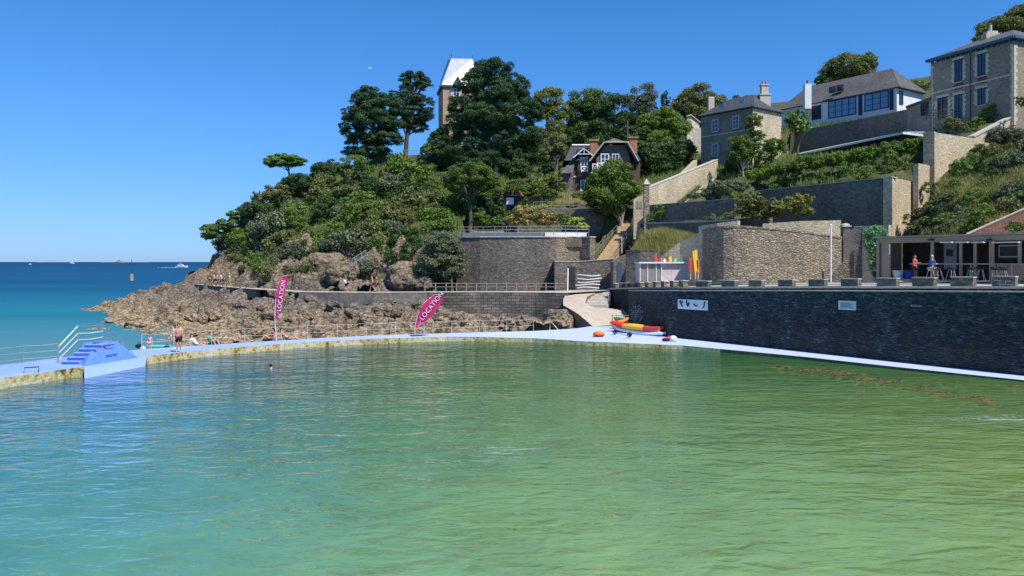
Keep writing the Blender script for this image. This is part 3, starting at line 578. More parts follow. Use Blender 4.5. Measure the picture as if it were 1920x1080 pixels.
# ------------------------------------------------------------ parapet blocks and rails
big = [(1304,1327),(1352,1377),(1403,1427),(1458,1485),(1515,1545),(1576,1608),(1643.5,1680),(1710,1750),(1782,1824),(1860,1903)]
def pw_pt(u):
    a, b = PW[2], PW[4]; k = (u-960)/F; t_ = (k*a[1]-a[0])/((b[0]-a[0])-k*(b[1]-a[1])); return Vector((a[0]+(b[0]-a[0])*t_, a[1]+(b[1]-a[1])*t_, a[2]+(b[2]-a[2])*t_)), math.atan2(b[1]-a[1], b[0]-a[0])
prev = None
for i, (u0, u1) in enumerate(big):
    p0, a = pw_pt(u0); p1, _ = pw_pt(u1); L_ = (p1-p0).length; n = Vector((-math.sin(a), math.cos(a), 0)); c_ = (p0+p1)/2+n*.25; hh = .42+.035*i*.3
    t0 = thing('parapet_block', '', 'parapet block', c_, 'large square blocks along the promenade parapet')
    t0['label'] = 'large stone parapet block on the promenade edge, number %s of ten counted from the corner' % ('one two three four five six seven eight nine ten'.split()[i])
    mb = MB(); mb.box((c_.x, c_.y, c_.z+hh/2), (L_, .42, hh), a); mb.build('block', M['granite_grey'], t0, bevel=.015)
    mb = MB(); mb.box((c_.x, c_.y, c_.z+hh+.03), (L_+.06, .5, .06), a); mb.build('cap', M['coping'], t0)
    if i == 9:
        mb = MB()
        for (x, z, sx, sz) in ((-.3,.32,.4,.05),(.1,.26,.05,.16),(.25,.3,.22,.05),(-.2,.12,.05,.14),(-.05,.1,.3,.05),(.3,.12,.3,.04)):
            mb.box((c_.x+math.cos(a)*x+n.x*-.212, c_.y+math.sin(a)*x+n.y*-.212, c_.z+z), (sx, .012, sz), a)
        mb.build('painted_mark', M['coping'], t0)
    if prev is not None:
        ra, rb = prev+n*.25, p0+n*.25; m_ = (ra+rb)/2
        tr_ = thing('parapet_rail', 'low metal rail between stone parapet blocks %d and %d counted from the corner' % (i, i+1), 'rail', m_, 'rails between the parapet blocks')
        mb = MB()
        for z in (.14, .30): mb.tube([ra+Vector((0, 0, z)), rb+Vector((0, 0, z))], .022, 6)
        mb.build('bars', M['metal'], tr_)
        mb = MB()
        for t_ in (.08, .92): r_ = ra.lerp(rb, t_); mb.tube([r_, r_+Vector((0, 0, .31))], .022, 6)
        mb.build('posts', M['metal'], tr_)
    prev = p1
W10 = 'first second third fourth fifth sixth seventh eighth ninth tenth'.split()
for i in range(10):
    t_ = (i+.35)/10.4; x = PW[2][0]+(PW[0][0]-PW[2][0])*t_; y = 60+26*t_; z = 4.25+(3.25-4.25)*t_
    t0 = thing('parapet_post', 'squat pale parapet post in the receding row behind the corner, %s from the corner' % W10[i], 'parapet post', (x+.3, y, z), 'squat posts along the receding parapet')
    mb = MB(); mb.box((x+.3, y, z+.24), (.42, 1.05, .48), .1); mb.build('block', M['granite_brown'], t0, bevel=.02)
    mb = MB(); mb.box((x+.3, y, z+.51), (.5, 1.15, .06), .1); mb.build('cap', M['coping'], t0)
# ------------------------------------------------------------ ramp, steps
mb = MB()
A = [q(*a) for a in ((1062,549,81.5),(1056,562,77.5),(1056,572,75),(1070,580,73.5),(1086,590,71.5),(1112,612.5,69.2))]
B = [q(*a) for a in ((1121,547,84),(1101,556,79.5),(1097,568,76.6),(1112,575,75),(1141,592,72.2),(1152,609,70.2))]
for i in range(len(A)-1):
    mb.add([A[i], A[i+1], B[i+1], B[i]], [(0, 1, 2, 3)], 0)
    mb.add([A[i], A[i+1], (A[i+1][0], A[i+1][1], -1), (A[i][0], A[i][1], -1)], [(0, 3, 2, 1)], 1)
    mb.add([B[i], B[i+1], (B[i+1][0], B[i+1][1], -1), (B[i][0], B[i][1], -1)], [(0, 1, 2, 3)], 1)
tag(mb.build('ramp', [M['ramp'], M['granite_shade']]), 'tan concrete ramp curving down from the path to the pool walkway', kind='structure')
st = thing('stone_steps', 'short flight of stone steps beside the tan ramp under the promenade', 'steps', GG((1115, 580, 1.9)))
for k, (ul, ur, vv) in enumerate(((1099,1127,571),(1096,1126,566),(1093,1126,560.5),(1102,1127,555.5),(1110,1128,551),(1120,1131,547.5))):
    D = 77+k*1.35; z = Zv(vv, D); mb = MB(); x0, x1 = (ul-960)/F*D, (ur+14-960)/F*D
    mb.box(((x0+x1)/2, D+1.2, z-.8), (x1-x0, 2.4, 1.6)); mb.build('step', M['coping'], st)
# landing/fill between ramp and promenade wall
mb = MB(); mb.prism([(B[-1][0]-.6, B[-1][1]+.2), (11.2, 70.6), (11.0, 76.5), (B[2][0]+.3, 76.4)], -1, [.45, .42, 1.5, 1.75]); tag(mb.build('ramp_verge', M['ramp']), kind='structure')
# ------------------------------------------------------------ coastal path
pc = [(348,530.5,3.0,-2),(400,535.5,3,-1),(480,541.5,3,0),(560,546.5,3.0,0),(640,547.5,3,0),(700,548,3,0),(800,547.5,3,0),(900,547,3,0),(1000,547.5,3,0),(1064,548.5,3,0)]
fr = [G(u, v+.8, z) for u, v, z, _ in pc]; bk = [p+Vector((.2, 2.2, .02)) for p in fr]; bk[0] += Vector((1.5, 2, 0)); bk[-1].y += 4; bk[-2].y += 1
mb = MB()
for i in range(len(fr)-1): mb.add([fr[i], fr[i+1], bk[i+1], bk[i]], [(0, 1, 2, 3)])
mb.add([bk[-1], fr[-1], (10.9, 84.5, 3.1), (11.2, 92, 3.2)], [(0, 1, 2, 3)])
tag(mb.build('coastal_path', M['concrete']), 'pale concrete path along the foot of the headland', kind='structure')
def wallthing(name, label, pts, z0, z1, th, mat, side=1, cope=None, cat='wall', ch=.1, co=.05):
    c_ = Vector((sum(p[0] for p in pts)/len(pts), sum(p[1] for p in pts)/len(pts), min(z0) if hasattr(z0, '__len__') else z0))
    tt = thing(name, label, cat, c_); mb = MB(); wall_strip(mb, pts, z0, z1, th, side); mb.build('masonry', mat, tt)
    if cope is not None:
        n = len(pts); z1 = z1 if hasattr(z1, '__len__') else [z1]*n
        mb = MB(); q_ = []
        for i in range(n):
            d = (Vector(pts[min(i+1, n-1)])-Vector(pts[max(i-1, 0)])).normalized(); q_.append((pts[i][0]+d.y*co*side, pts[i][1]-d.x*co*side))
        wall_strip(mb, q_, z1, [z+ch for z in z1], th+2*co, side); mb.build('coping', cope, tt)
    return tt
f2 = [(p.x, p.y) for p in fr]
wallthing('path_wall', 'dark low retaining wall under the far left bend of the coastal path', f2[0:3], 1.9, 2.93, .5, M['granite_shade'])
wallthing('path_wall', 'smooth grey concrete and rubble wall under the middle of the coastal path', f2[3:7], [1.2,1.4,1.9,1.8], 2.93, .5, m_plain('rough grey concrete', (.2,.18,.155), .9, 0, .35, 1.6, .6))
wallthing('path_wall', 'tall coursed grey stone wall under the railed part of the coastal path', f2[6:10], -1, 2.93, .6, M['sea_block'])
# timber fence on the path
for k, (ua, ub) in enumerate(((797, 1060),)):
    n = 15; ft = thing('wooden_fence', 'weathered wooden post and rail fence along the coastal path', 'fence', G((ua+ub)/2, 547, 3))
    pts = [P(u, 0, 85.9).xy for u in [ua+(ub-ua)*(i/(n-1))**.97 for i in range(n)]]
    pts = [Vector((p.x, p.y-.2+.0*i, 3)) for i, p in enumerate(pts)]
    for i, p in enumerate(pts): mb = MB(); mb.box((p.x, p.y, 3.42), (.12, .12, .95)); mb.build('post', M['wood'], ft)
    for z in (3.42, 3.8):
        mb = MB(); mb.tube([Vector((p.x, p.y, z)) for p in pts], .04, 5); mb.build('rail', M['wood'], ft)
# ------------------------------------------------------------ buildings and terrace walls
def onl(a, b, u):
    k = (u-960)/F; t_ = (k*a[1]-a[0])/((b[0]-a[0])-k*(b[1]-a[1])); return Vector((a[0]+(b[0]-a[0])*t_, a[1]+(b[1]-a[1])*t_, 0))
def ang(a, b): return math.atan2(b[1]-a[1], b[0]-a[0])
def fbox(mb, a, b, u0, u1, v0, v1, th, off, mi=0):
    """box on the face a-b (left to right as seen), sticking out off+th"""
    p0, p1 = onl(a, b, u0), onl(a, b, u1); c_ = (p0+p1)/2; r = ang(a, b); n = Vector((math.sin(r), -math.cos(r), 0)); D = c_.y
    z0, z1 = Zv(v1, D), Zv(v0, D); c_ = c_+n*(off+th/2); mb.box((c_.x, c_.y, (z0+z1)/2), ((p1-p0).length, th, z1-z0), r, mi); return Vector((c_.x, c_.y, (z0+z1)/2)), r, (p1-p0).length, z1-z0
def fpt(a, b, u, v, off=0):
    p = onl(a, b, u); r = ang(a, b); return Vector((p.x+math.sin(r)*off, p.y-math.cos(r)*off, Zv(v, p.y)))
def window(par, a, b, u0, u1, v0, v1, frame='white_paint', cols=2, rows=3, glass='glass', sur=None, sw=.22, name='window', fw=.07, sill=True):
    mb = MB(); c_, r, w_, h_ = fbox(mb, a, b, u0, u1, v0, v1, .05, .012); win = mb.build(name, M[glass], par)
    t_ = Vector((math.cos(r), math.sin(r), 0)); n = Vector((math.sin(r), -math.cos(r), 0)); mb = MB(); cc = c_+n*.04
    for s in (-1, 1): q_ = cc+t_*s*(w_/2); mb.box(q_, (fw, .09, h_+fw), r)
    for s in (-1, 1): mb.box(cc+Vector((0, 0, s*h_/2)), (w_-fw, .084, fw), r)
    for i in range(1, cols): mb.box(cc+t_*(w_*(i/cols-.5)), (fw*.8, .07, h_-fw), r)
    for i in range(1, rows): mb.box(cc+Vector((0, 0, h_*(i/rows-.5))), (w_-fw, .05, fw*.5), r)
    f_ = mb.build('frame', M[frame], win)
    if sur:
        mb = MB(); sc_ = c_+n*.02
        for s in (-1, 1):
            for k in range(int(h_/.3)):
                ww = sw*(1.5 if k % 2 else 1); mb.box(sc_+t_*s*(w_/2+fw/2+ww/2+.01)+Vector((0, 0, -h_/2+.15+.3*k)), (ww, .07, .292), r)
        mb.box(sc_+Vector((0, 0, h_/2+.05+sw/2)), (w_+sw*2, .08, sw), r); mb.build('surround', M[sur], win)
    if sill:
        mb = MB(); mb.box(c_+n*.06+Vector((0, 0, -h_/2-.1)), (w_+.3, .2, .1), r); mb.build('sill', M[sur or 'cream_stone'], win)
    return win
def X2(p): return (p[0], p[1])
# --- stone walls of the terraces (px on the top line give position, depth as listed)
def pts(*a): return [((u-960)/F*D, D) for u, D in a]
# big retaining wall above the path
rw = thing('retaining_wall', 'tall grey rubble retaining wall behind the railed coastal path', 'wall', (0, 92, 3))
a_ = pts((856, 93), (900, 91.5), (960, 91), (1030, 91), (1044, 91.4)); mb = MB(); wall_strip(mb, a_, 2.4, [9.0, 9.05, 9.1, 9.1, 9.1], .9, 1); mb.build('masonry', M['granite_grey'], rw)
a2 = pts((1044, 91.4), (1066, 92.4), (1088, 92.6), (1106, 91.5)); mb = MB(); wall_strip(mb, a2, 2.4, 9.1, .9, 1); mb.build('curved_masonry', M['granite_brown'], rw)
mb = MB(); wall_strip(mb, [(x, y-.12) for x, y in a_+a2[1:]], 9.1, 9.22, 1.1, 1); mb.build('coping', M['coping'], rw)
lwp = pts((1040, 88.2), (1085, 88.2), (1150, 87.2)); wallthing('stone_wall', 'lower rubble wall with a dark doorway behind the white paddleboard rack', lwp, 2.4, [6.2, 6.2, 6.5], 3.2, M['granite_grey'], 1, M['coping'])
lwt = [o for o in bpy.data.objects if o.type == 'EMPTY'][-1]
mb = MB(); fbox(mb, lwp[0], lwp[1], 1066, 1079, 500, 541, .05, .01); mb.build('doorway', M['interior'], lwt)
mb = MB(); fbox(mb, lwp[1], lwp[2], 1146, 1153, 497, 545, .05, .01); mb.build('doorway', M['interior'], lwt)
wallthing('stone_wall', 'dark grey wall block with a blue shuttered door left of the pink shed', pts((1150, 84), (1174, 84)), 2.6, [6.2, 7.0], 2.5, M['granite_grey'], 1)
bd = [o for o in bpy.data.objects if o.type == 'EMPTY'][-1]
mb = MB(); fbox(mb, *pts((1150, 84), (1174, 84)), 1157, 1167, 494, 532, .05, .01); mb.build('door', m_plain('dull blue door', (.06,.09,.16), .7, 0, .1), bd)
wallthing('stone_wall', 'grey rubble wall with rounded top left of the pink shed', pts((1173, 79), (1200, 78), (1235, 77.5)), 3, [7.3, 7.35, 7.3], .8, M['granite_grey'], 1, M['granite_grey'])
wallthing('stone_wall', 'sunlit sloping rubble wall behind the row of coloured flags', pts((1235, 79), (1275, 78), (1320, 76)), 3.5, [6.6, 8.2, 9.3], .8, M['granite_cream'], 1)
# curved wall
cw = pts((1317, 73), (1318.5, 71), (1323, 69.3), (1331, 67.9), (1342, 66.9), (1357, 66.1), (1376, 65.7), (1400, 65.6), (1450, 66.2), (1500, 67), (1545, 68.2), (1578, 69.5))
wallthing('curved_stone_wall', 'big curved golden brown rubble wall standing on the promenade', cw, 3.6, [8.95, 8.98, 9.0, 9.05, 9.08, 9.1, 9.14, 9.1, 8.95, 8.75, 8.5, 8.3], 1.1, M['granite_brown'], 1, M['granite_brown'], ch=.16)
wallthing('stone_wall', 'short pale rubble wall above the left end of the curved wall', pts((1310, 76), (1345, 74), (1383, 73)), 8, [9.7, 9.9, 10.1], .9, M['granite_cream'], 1)
wallthing('stone_wall', 'sunlit buff rubble wall peeping over the right part of the curved wall', pts((1430, 75), (1500, 74), (1577, 74)), 8, [9.9, 10.1, 10.2], 2.0, M['granite_cream'], 1)
# terrace walls left of centre
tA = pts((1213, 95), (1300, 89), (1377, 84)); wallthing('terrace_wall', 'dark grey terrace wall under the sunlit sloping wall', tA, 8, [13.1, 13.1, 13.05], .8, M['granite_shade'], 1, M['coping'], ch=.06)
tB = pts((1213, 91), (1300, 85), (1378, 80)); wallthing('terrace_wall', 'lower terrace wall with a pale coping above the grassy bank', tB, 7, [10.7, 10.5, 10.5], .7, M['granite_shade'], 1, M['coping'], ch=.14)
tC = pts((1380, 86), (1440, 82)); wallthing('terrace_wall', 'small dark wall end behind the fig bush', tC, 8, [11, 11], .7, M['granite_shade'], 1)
# big dark wall with lit return
wb = thing('terrace_wall', 'large dark terrace wall with a sunlit cream right hand return above the cafe', 'wall', (39.7, 80.8, 9))
B0, B1, B2 = (30.4, 97), (39.7, 80.8), (45.6, 86.5)
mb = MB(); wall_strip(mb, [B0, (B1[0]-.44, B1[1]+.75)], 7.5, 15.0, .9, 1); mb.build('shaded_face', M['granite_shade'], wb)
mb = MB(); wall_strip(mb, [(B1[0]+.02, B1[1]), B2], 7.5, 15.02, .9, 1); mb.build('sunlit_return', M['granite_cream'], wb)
mb = MB(); wall_strip(mb, [(B0[0]-.06, B0[1]), (B1[0]-.06, B1[1]-.05)], 15.03, 15.12, 1.0, 1); mb.build('coping', M['coping'], wb)
# sunlit stepped wall and stair wall at right
W1, W2, W3, W4 = pts((1741, 86))[0], pts((1826, 92))[0], pts((1930, 97))[0], pts((2080, 104))[0]
sw2 = thing('stair_wall', 'sunlit cream stone wall stepping down the slope at the right', 'wall', (W1[0], W1[1], 12))
mb = MB(); wall_strip(mb, [W1, W2], 8, [20.7, 20.9], .6, 1); mb.build('tall_section', M['granite_cream'], sw2)
mb = MB(); wall_strip(mb, [(W2[0]+.02, W2[1]+.02), W3, W4], 14, [21.0, 25.4, 33], .6, 1); mb.build('rising_section', M['granite_cream'], sw2)
mb = MB(); wall_strip(mb, [(W2[0]+.0, W2[1]-.12), (W3[0], W3[1]-.12), (W4[0], W4[1]-.12)], [21.0, 25.4, 33], [21.2, 25.6, 33.2], .85, 1); mb.build('coping', M['coping'], sw2)
Wl = pts((1722, 84), (1743, 85.6)); mb = MB(); wall_strip(mb, Wl, 6, 16.9, .6, 1); mb.build('lower_section', M['granite_cream'], sw2)
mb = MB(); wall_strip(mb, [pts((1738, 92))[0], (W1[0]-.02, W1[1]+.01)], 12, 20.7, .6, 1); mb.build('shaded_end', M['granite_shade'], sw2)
# sunlit sloping wall centre
S1, S2 = pts((1214, 96))[0], pts((1346, 107))[0]
slw = wallthing('sloping_wall', 'sunlit sloping cream rubble wall running up to the stone house', [S1, S2], 9.5, [15.3, 20.3], .6, M['granite_cream'], 1, M['coping'], ch=.12)
wallthing('sloping_wall', 'smooth sunlit wall section stepping up just left of the stone house', pts((1275, 106), (1307, 109)), 12, [17.9, 20.6], .6, m_plain('sunlit render', (.5,.4,.27), .9, 0, .1, 2, .2), 1)
mb = MB(); a_, b_ = pts((1244, 108), (1275, 107)); wall_strip(mb, [a_, b_], 15, [17.7, 18.6], .08, 1); tag(mb.build('slatted_fence', M['dark_metal']), 'short grey slatted fence panel above the sunlit sloping wall', 'fence')
pl = thing('gate_pillar', 'tall slim stone pillar with a pointed top at the foot of the sloping wall', 'pillar', (*pts((1212, 93))[0], 8))
px_, py_ = pts((1212, 93))[0]; mb = MB(); mb.box((px_, py_, 11.75), (.62, .62, 7.5)); mb.build('shaft', M['granite_brown'], pl)
mb = MB(); mb.add([(px_-.4, py_-.4, 15.5), (px_+.4, py_-.4, 15.5), (px_+.4, py_+.4, 15.5), (px_-.4, py_+.4, 15.5), (px_, py_, 16.2)], [(3,2,1,0), (0,1,4), (1,2,4), (2,3,4), (3,0,4)]); mb.build('cap', M['coping'], pl)
g_ = thing('stone_wall', 'small sunlit wall with a slatted gate beside the slim pillar', 'wall', (*pts((1198, 95))[0], 9))
a_, b_ = pts((1188, 96), (1206, 96)); mb = MB(); wall_strip(mb, [a_, b_], 9, [14, 14.6], .5, 1); mb.build('masonry', M['granite_cream'], g_)
mb = MB()
for k in range(5): fbox(mb, a_, b_, 1193+k*2.6, 1194.6+k*2.6, 377, 391, .05, .01)
mb.build('gate_slats', M['pale_wood'], g_)
# terrace wall behind the flower bed, with rail
tD = pts((985, 105), (1060, 104.5), (1145, 103)); wallthing('terrace_wall', 'dark upper garden wall behind the bamboo bed', tD, 8.5, 13.3, .7, M['granite_shade'], 1)
def railing(name, label, P0, n, h, mat, bars=(1.0, .5), r=.035, glass=False, group=None, sag=0, pr=None):
    """P0 list of ground points; posts every vertex after resampling to n"""
    L = [Vector(p) for p in resample(P0, n)]; tt = thing(name, label, 'railing', L[n//2], group)
    for p in L: mb = MB(); mb.tube([p, p+Vector((0, 0, h))], pr or r, 6); mb.build('post', M[mat], tt)
    for f_ in bars:
        mb = MB()
        for a, b in zip(L, L[1:]):
            m_ = (a+b)/2+Vector((0, 0, h*f_-sag)); mb.tube([a+Vector((0, 0, h*f_)), m_, b+Vector((0, 0, h*f_))], r*.8, 5, caps=False)
        mb.build('rail', M[mat], tt)
    if glass:
        for a, b in zip(L, L[1:]):
            mb = MB(); d = (b-a); m_ = (a+b)/2; mb.box((m_.x, m_.y, m_.z+h*.5), (d.xy.length*.96, .02, h*.8), math.atan2(d.y, d.x)); mb.build('panel', M['glass_clear'], tt)
    return tt
railing('terrace_railing', 'grey metal railing on top of the tall retaining wall', [P(862, 443, 92.2), P(960, 442, 91.6), P(1050, 441, 91.8), P(1104, 442, 92)], 12, 1.1, 'metal', (1, .66, .33), .03)
railing('garden_railing', 'metal railing on the dark upper garden wall', [P(1000, 392.5, 105.4), P(1065, 392, 104.8), P(1120, 393, 104)], 8, 1.0, 'metal', (1, .5, .1), .04)
# planter and beds on terrace
wallthing('planter_kerb', 'long pale blue grey planter edge on the retaining wall terrace', pts((868, 94.5), (940, 94), (1020, 93.6)), 9.0, 9.75, .3, m_plain('blue grey planter', (.16,.19,.25), .8, 0, .1), 1, cat='planter')
wallthing('planter_kerb', 'pale planter edge under the lime green bushes', pts((1022, 93.2), (1060, 93.4), (1100, 94)), 9.1, 9.75, .25, M['white_wall'], 1, cat='planter')
mb = MB(); mb.prism(pts((856, 93.5), (1040, 92), (1106, 92.4), (1120, 104), (870, 108)), 8.0, 9.12); tag(mb.build('terrace', M['soil']), kind='structure')
mb = MB(); b_ = pts((884, 95), (945, 94.6), (945, 97.5), (886, 98)); mb.prism(b_, 9.12, 10.0); tag(mb.build('flower_bed_soil', m_plain('dry bed', (.36,.3,.2), .95, 0, .3, 2, .6)), 'raised dry earth bed behind the planter edge', 'flower bed')
# orange-lit stairs
stn = thing('stone_stairs', 'sunlit orange-lit stone staircase climbing beside the retaining wall', 'stairs', P(1140, 490, 90))
ml = m_plain('orange-lit stone', (.5,.36,.2), .9, 0, .15, 2, .3)  # orange sunlight on the steps put into the stone colour
for k in range(15):
    D = 89.3+k*.7; z = 6.25+k*.27; ua = 1117+k*2.9; ub = 1150+k*1.35+max(0, k-9)*1.2; mb = MB(); x0, x1 = (ua-960)/F*D, (ub-960)/F*D; mb.box(((x0+x1)/2, D+.6, z-.9), (x1-x0, 1.15, 2.1)); mb.build('step', ml, stn)
for k in range(9):
    D = 100+k*.8; z = 10.6+k*.42; ua = 1158+k*3.3; mb = MB(); x0 = (ua-960)/F*D; mb.box((x0+1.0, D+.6, z-.9), (2.0, 1.15, 2.2)); mb.build('step', ml, stn)
railing('stair_railing', 'thin handrail up the left side of the orange-lit staircase', [P(1112, 485, 89), P(1122, 473, 91), P(1157, 437, 98.6)], 6, 1.0, 'metal', (1, .5), .03)
railing('stair_railing', 'thin handrail down the right side of the orange-lit staircase', [P(1152, 488, 89.2), P(1164, 472, 93), P(1176, 450, 97)], 5, 1.0, 'metal', (1, .5), .03)
# --- house 3 : square stone house
hA, hB = (28.1, 115.0), (33.6, 108.0); d = Vector((hB[0]-hA[0], hB[1]-hA[1])); dn = Vector((-d.y, d.x)).normalized()
hC = (39.1, 112.3); hD = (hC[0]+hA[0]-hB[0], hC[1]+hA[1]-hB[1])
hs = thing('stone_house', 'square two storey stone house with a hipped slate roof in the middle of the hill', 'house', (33, 112, 19))
mb = MB(); mb.prism([hA, hB, hC, hD], 18, 27.7); mb.build('wall', M['house_stone'], hs)
mb = MB(); mb.prism([(hB[0]+.02, hB[1]-.02), (hC[0]+.02, hC[1]-.02), (hC[0]-.2, hC[1]+.3), (hB[0]-.1, hB[1]+.3)], 18, 27.69); mb.build('side_wall', M['granite_cream'], hs)  # paler stone on the sun side, light put into the colour
def hip(mb, cs, z0, z1, over, ridge, mi=0, th=.15):
    c_ = sum((Vector(p) for p in cs), Vector((0, 0)))/4
    e = [Vector(p)+(Vector(p)-c_).normalized()*over for p in cs]; m1 = (e[0]+e[3])/2; m2 = (e[1]+e[2])/2
    r1 = m1.lerp(m2, ridge[0]); r2 = m1.lerp(m2, ridge[1])
    vs = [(p.x, p.y, z0) for p in e]+[(r1.x, r1.y, z1), (r2.x, r2.y, z1)]+[(p.x, p.y, z0-th) for p in e]
    mb.add(vs, [(0,1,5,4), (2,3,4,5), (1,2,5), (3,0,4), (0,6,7,1), (1,7,8,2), (2,8,9,3), (3,9,6,0), (9,8,7,6)], mi); return r1, r2
mb = MB(); r1, r2 = hip(mb, [hA, hB, hC, hD], 27.9, 30.4, .5, (.3, .74)); rf = mb.build('roof', M['slate_blue'], hs)
ch = P(1433, 190, 111.5); mb = MB(); mb.box((ch.x, ch.y, 28.9), (1.5, 1.0, 2.6)); mb.box((ch.x, ch.y, 30.9), (1.0, .8, 1.4)); mb.box((ch.x, ch.y, 30.25), (1.7, 1.2, .18)); mb.box((ch.x, ch.y, 31.65), (1.2, 1.0, .16)); k_ = mb.build('chimney', M['cream_stone'], rf)
mb = MB(); mb.tube([(ch.x-.25, ch.y, 31.7), (ch.x-.25, ch.y, 32.2)], .13, 8); mb.build('chimney_pot', M['terracotta'], rf); mb = MB(); mb.tube([(ch.x+.25, ch.y, 31.7), (ch.x+.25, ch.y, 32.2)], .13, 8); mb.build('chimney_pot', M['terracotta'], rf)
ch = P(1333, 200, 122); mb = MB(); mb.box((ch.x, ch.y, ch.z), (.9, .8, 3.0)); mb.build('chimney', M['cream_stone'], rf)
for u, v in ((1353, 198), (1391, 191)):   # roof lights
    p = fpt(hA, hB, u, v, 0); e = P(u, v+2, p.y+1.55); mb = MB(); mb.box((e.x, e.y, e.z+.06), (.8, .1, .7), ang(hA, hB)); mb.build('skylight', M['glass_sky'], rf)
window(hs, hA, hB, 1336, 1347, 225, 247, cols=2, rows=3, sur='house_stone2', sw=.3); window(hs, hA, hB, 1375, 1386, 218, 241, cols=2, rows=3, sur='house_stone2', sw=.3)
window(hs, hA, hB, 1336, 1347, 270, 293, cols=2, rows=3, sur='house_stone2', sw=.3)
mb = MB(); fbox(mb, hA, hB, 1316, 1409, 249, 251, .06, .0); mb.build('string_course', M['cream_stone'], hs)
# --- white house
wA, wB = (50.0, 143.5), (62.2, 125.0); wC = (68.9, 129.6); wD = (wC[0]+wA[0]-wB[0], wC[1]+wA[1]-wB[1])
wh = thing('white_house', 'long white house with grey hipped roof and a wide blue framed window band', 'house', (58, 134, 28))
mb = MB(); mb.prism([wA, wB, wC, wD], 27, 34.3); mb.build('wall', M['white_wall'], wh)
mb = MB(); hip(mb, [wA, wB, wC, wD], 34.45, 38.7, .7, (.14, .84)); rf = mb.build('roof', M['slate'], wh)
def on_face(u, v): return u, v
for u0, u1 in ((1554, 1605), (1622, 1666)):
    window(wh, wA, wB, u0-0, u1, (208 if u0 < 1600 else 196)-22, 218 if u0 < 1600 else 205, frame='blue_frame', cols=4 if u0 < 1600 else 3, rows=3, glass='glass_sky', name='window_band', fw=.14, sill=False)
for u, w2, vt, vb in ((1613.5, 3.5, 178, 216), (1672, 3.5, 168, 206)): mb = MB(); fbox(mb, wA, wB, u-w2, u+w2, vt, vb, .12, .02); mb.build('pillar', M['blue_frame'], wh)
mb = MB(); fbox(mb, wA, wB, 1522, 1540, 198, 224, .06, .02); mb.build('shutter', M['navy'], wh)
window(wh, wB, wC, 1686, 1692, 171, 195, frame='blue_frame', cols=1, rows=2, name='window', fw=.12, sill=False)
ch = P(1513.5, 175, 137.5); mb = MB(); mb.box((ch.x, ch.y, ch.z-.6), (1.15, 1.0, 4.4)); mb.build('chimney', M['white_wall'], rf)
mb = MB(); mb.tube([(ch.x, ch.y, ch.z+1.5), (ch.x, ch.y, ch.z+2.3)], .14, 6); mb.build('chimney_pot', M['dark_metal'], rf)
for u, v in ((1562, 168), (1575, 165)):
    e = P(u, v, 134.5); mb = MB(); mb.box((e.x, e.y, e.z), (1.3, .5, 1.0), ang(wA, wB), ry=0); mb.build('skylight', M['dark_metal'], rf)
    mb = MB(); mb.box((e.x-.4*0, e.y-.25, e.z+.1), (.7, .3, .5), ang(wA, wB)); mb.build('skylight_glass', M['glass_clear'], rf)
# terrace wall before the white house + railing
tE = pts((1490, 135), (1700, 112), (1770, 107)); wallthing('terrace_wall', 'long dark brown garden wall beneath the white house', tE, 18, [28.9, 28.2, 27.4], .8, M['granite_shade'], 1, M['coping'], ch=.08)
railing('balcony_railing', 'thin dark terrace railing below the white house', [P(1612, 247, 112), P(1740, 223, 101)], 7, 1.5, 'dark_metal', (1, .66, .33), .03)
railing('balcony_railing', 'steel balcony railing jutting out before the big villa', [P(1736, 226, 100.6), P(1768, 228, 99), P(1800, 224, 100)], 5, 1.4, 'dark_metal', (1, .75, .5, .25), .05)
# --- low building with zinc roof
za, zb = pts((1455, 118))[0], pts((1693, 94))[0]; lb = thing('low_building', 'long low glazed building under a pale zinc roof strip', 'building', ((za[0]+zb[0])/2, (za[1]+zb[1])/2, 19))
zc = pts((1737, 96.5))[0]; zd_ = pts((1790, 107))[0]; ze = pts((1530, 124))[0]
mb = MB(); mb.add([(za[0], za[1], 22.0), (zb[0], zb[1], 22.0), (zc[0], zc[1], 22.05), (zd_[0], zd_[1], 24.2), (za[0]+1.6, za[1]+1.2, 22.5)], [(0,1,2,3,4)])
mb.add([(za[0], za[1], 21.75), (zb[0], zb[1], 21.75), (zb[0], zb[1], 21.99), (za[0], za[1], 21.99)], [(0,1,2,3)]); mb.add([(zb[0], zb[1], 21.75), (zc[0], zc[1], 21.8), (zc[0], zc[1], 22.04), (zb[0], zb[1], 21.99)], [(0,1,2,3)])
mb.add([(za[0], za[1], 21.75), (zb[0], zb[1], 21.75), (zc[0], zc[1], 21.8), (zd_[0], zd_[1], 23.9), (za[0]+1.6, za[1]+1.2, 22.2)], [(4,3,2,1,0)])
rf = mb.build('roof', M['zinc_bright'], lb)
for k in range(7):   # standing seams
    t_ = k/6; p = Vector((zb[0], zb[1], 22.05)).lerp(Vector((zc[0], zc[1], 22.09)), t_); q_ = Vector((zc[0], zc[1], 22.05)).lerp(Vector((zd_[0], zd_[1], 24.2)), .3+.6*t_) if k > 1 else p+Vector((2.2, 3.0, .75))
    mb = MB(); mb.tube([p, q_+Vector((0, 0, .05))], .03, 4); mb.build('seam', M['dark_metal'], rf)
ia = (za[0]+1.0, za[1]+1.6); ib = (zb[0]+.8, zb[1]+1.6); ic = (zc[0]-.3, zc[1]+1.2)
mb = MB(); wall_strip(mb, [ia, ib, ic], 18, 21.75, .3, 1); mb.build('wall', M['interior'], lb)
for k in range(6): window(lb, ia, ib, 1600+k*16, 1612+k*16, 268-k*2.6, 290-k*2.2, frame='blue_frame', cols=1, rows=1, name='window', sill=False)
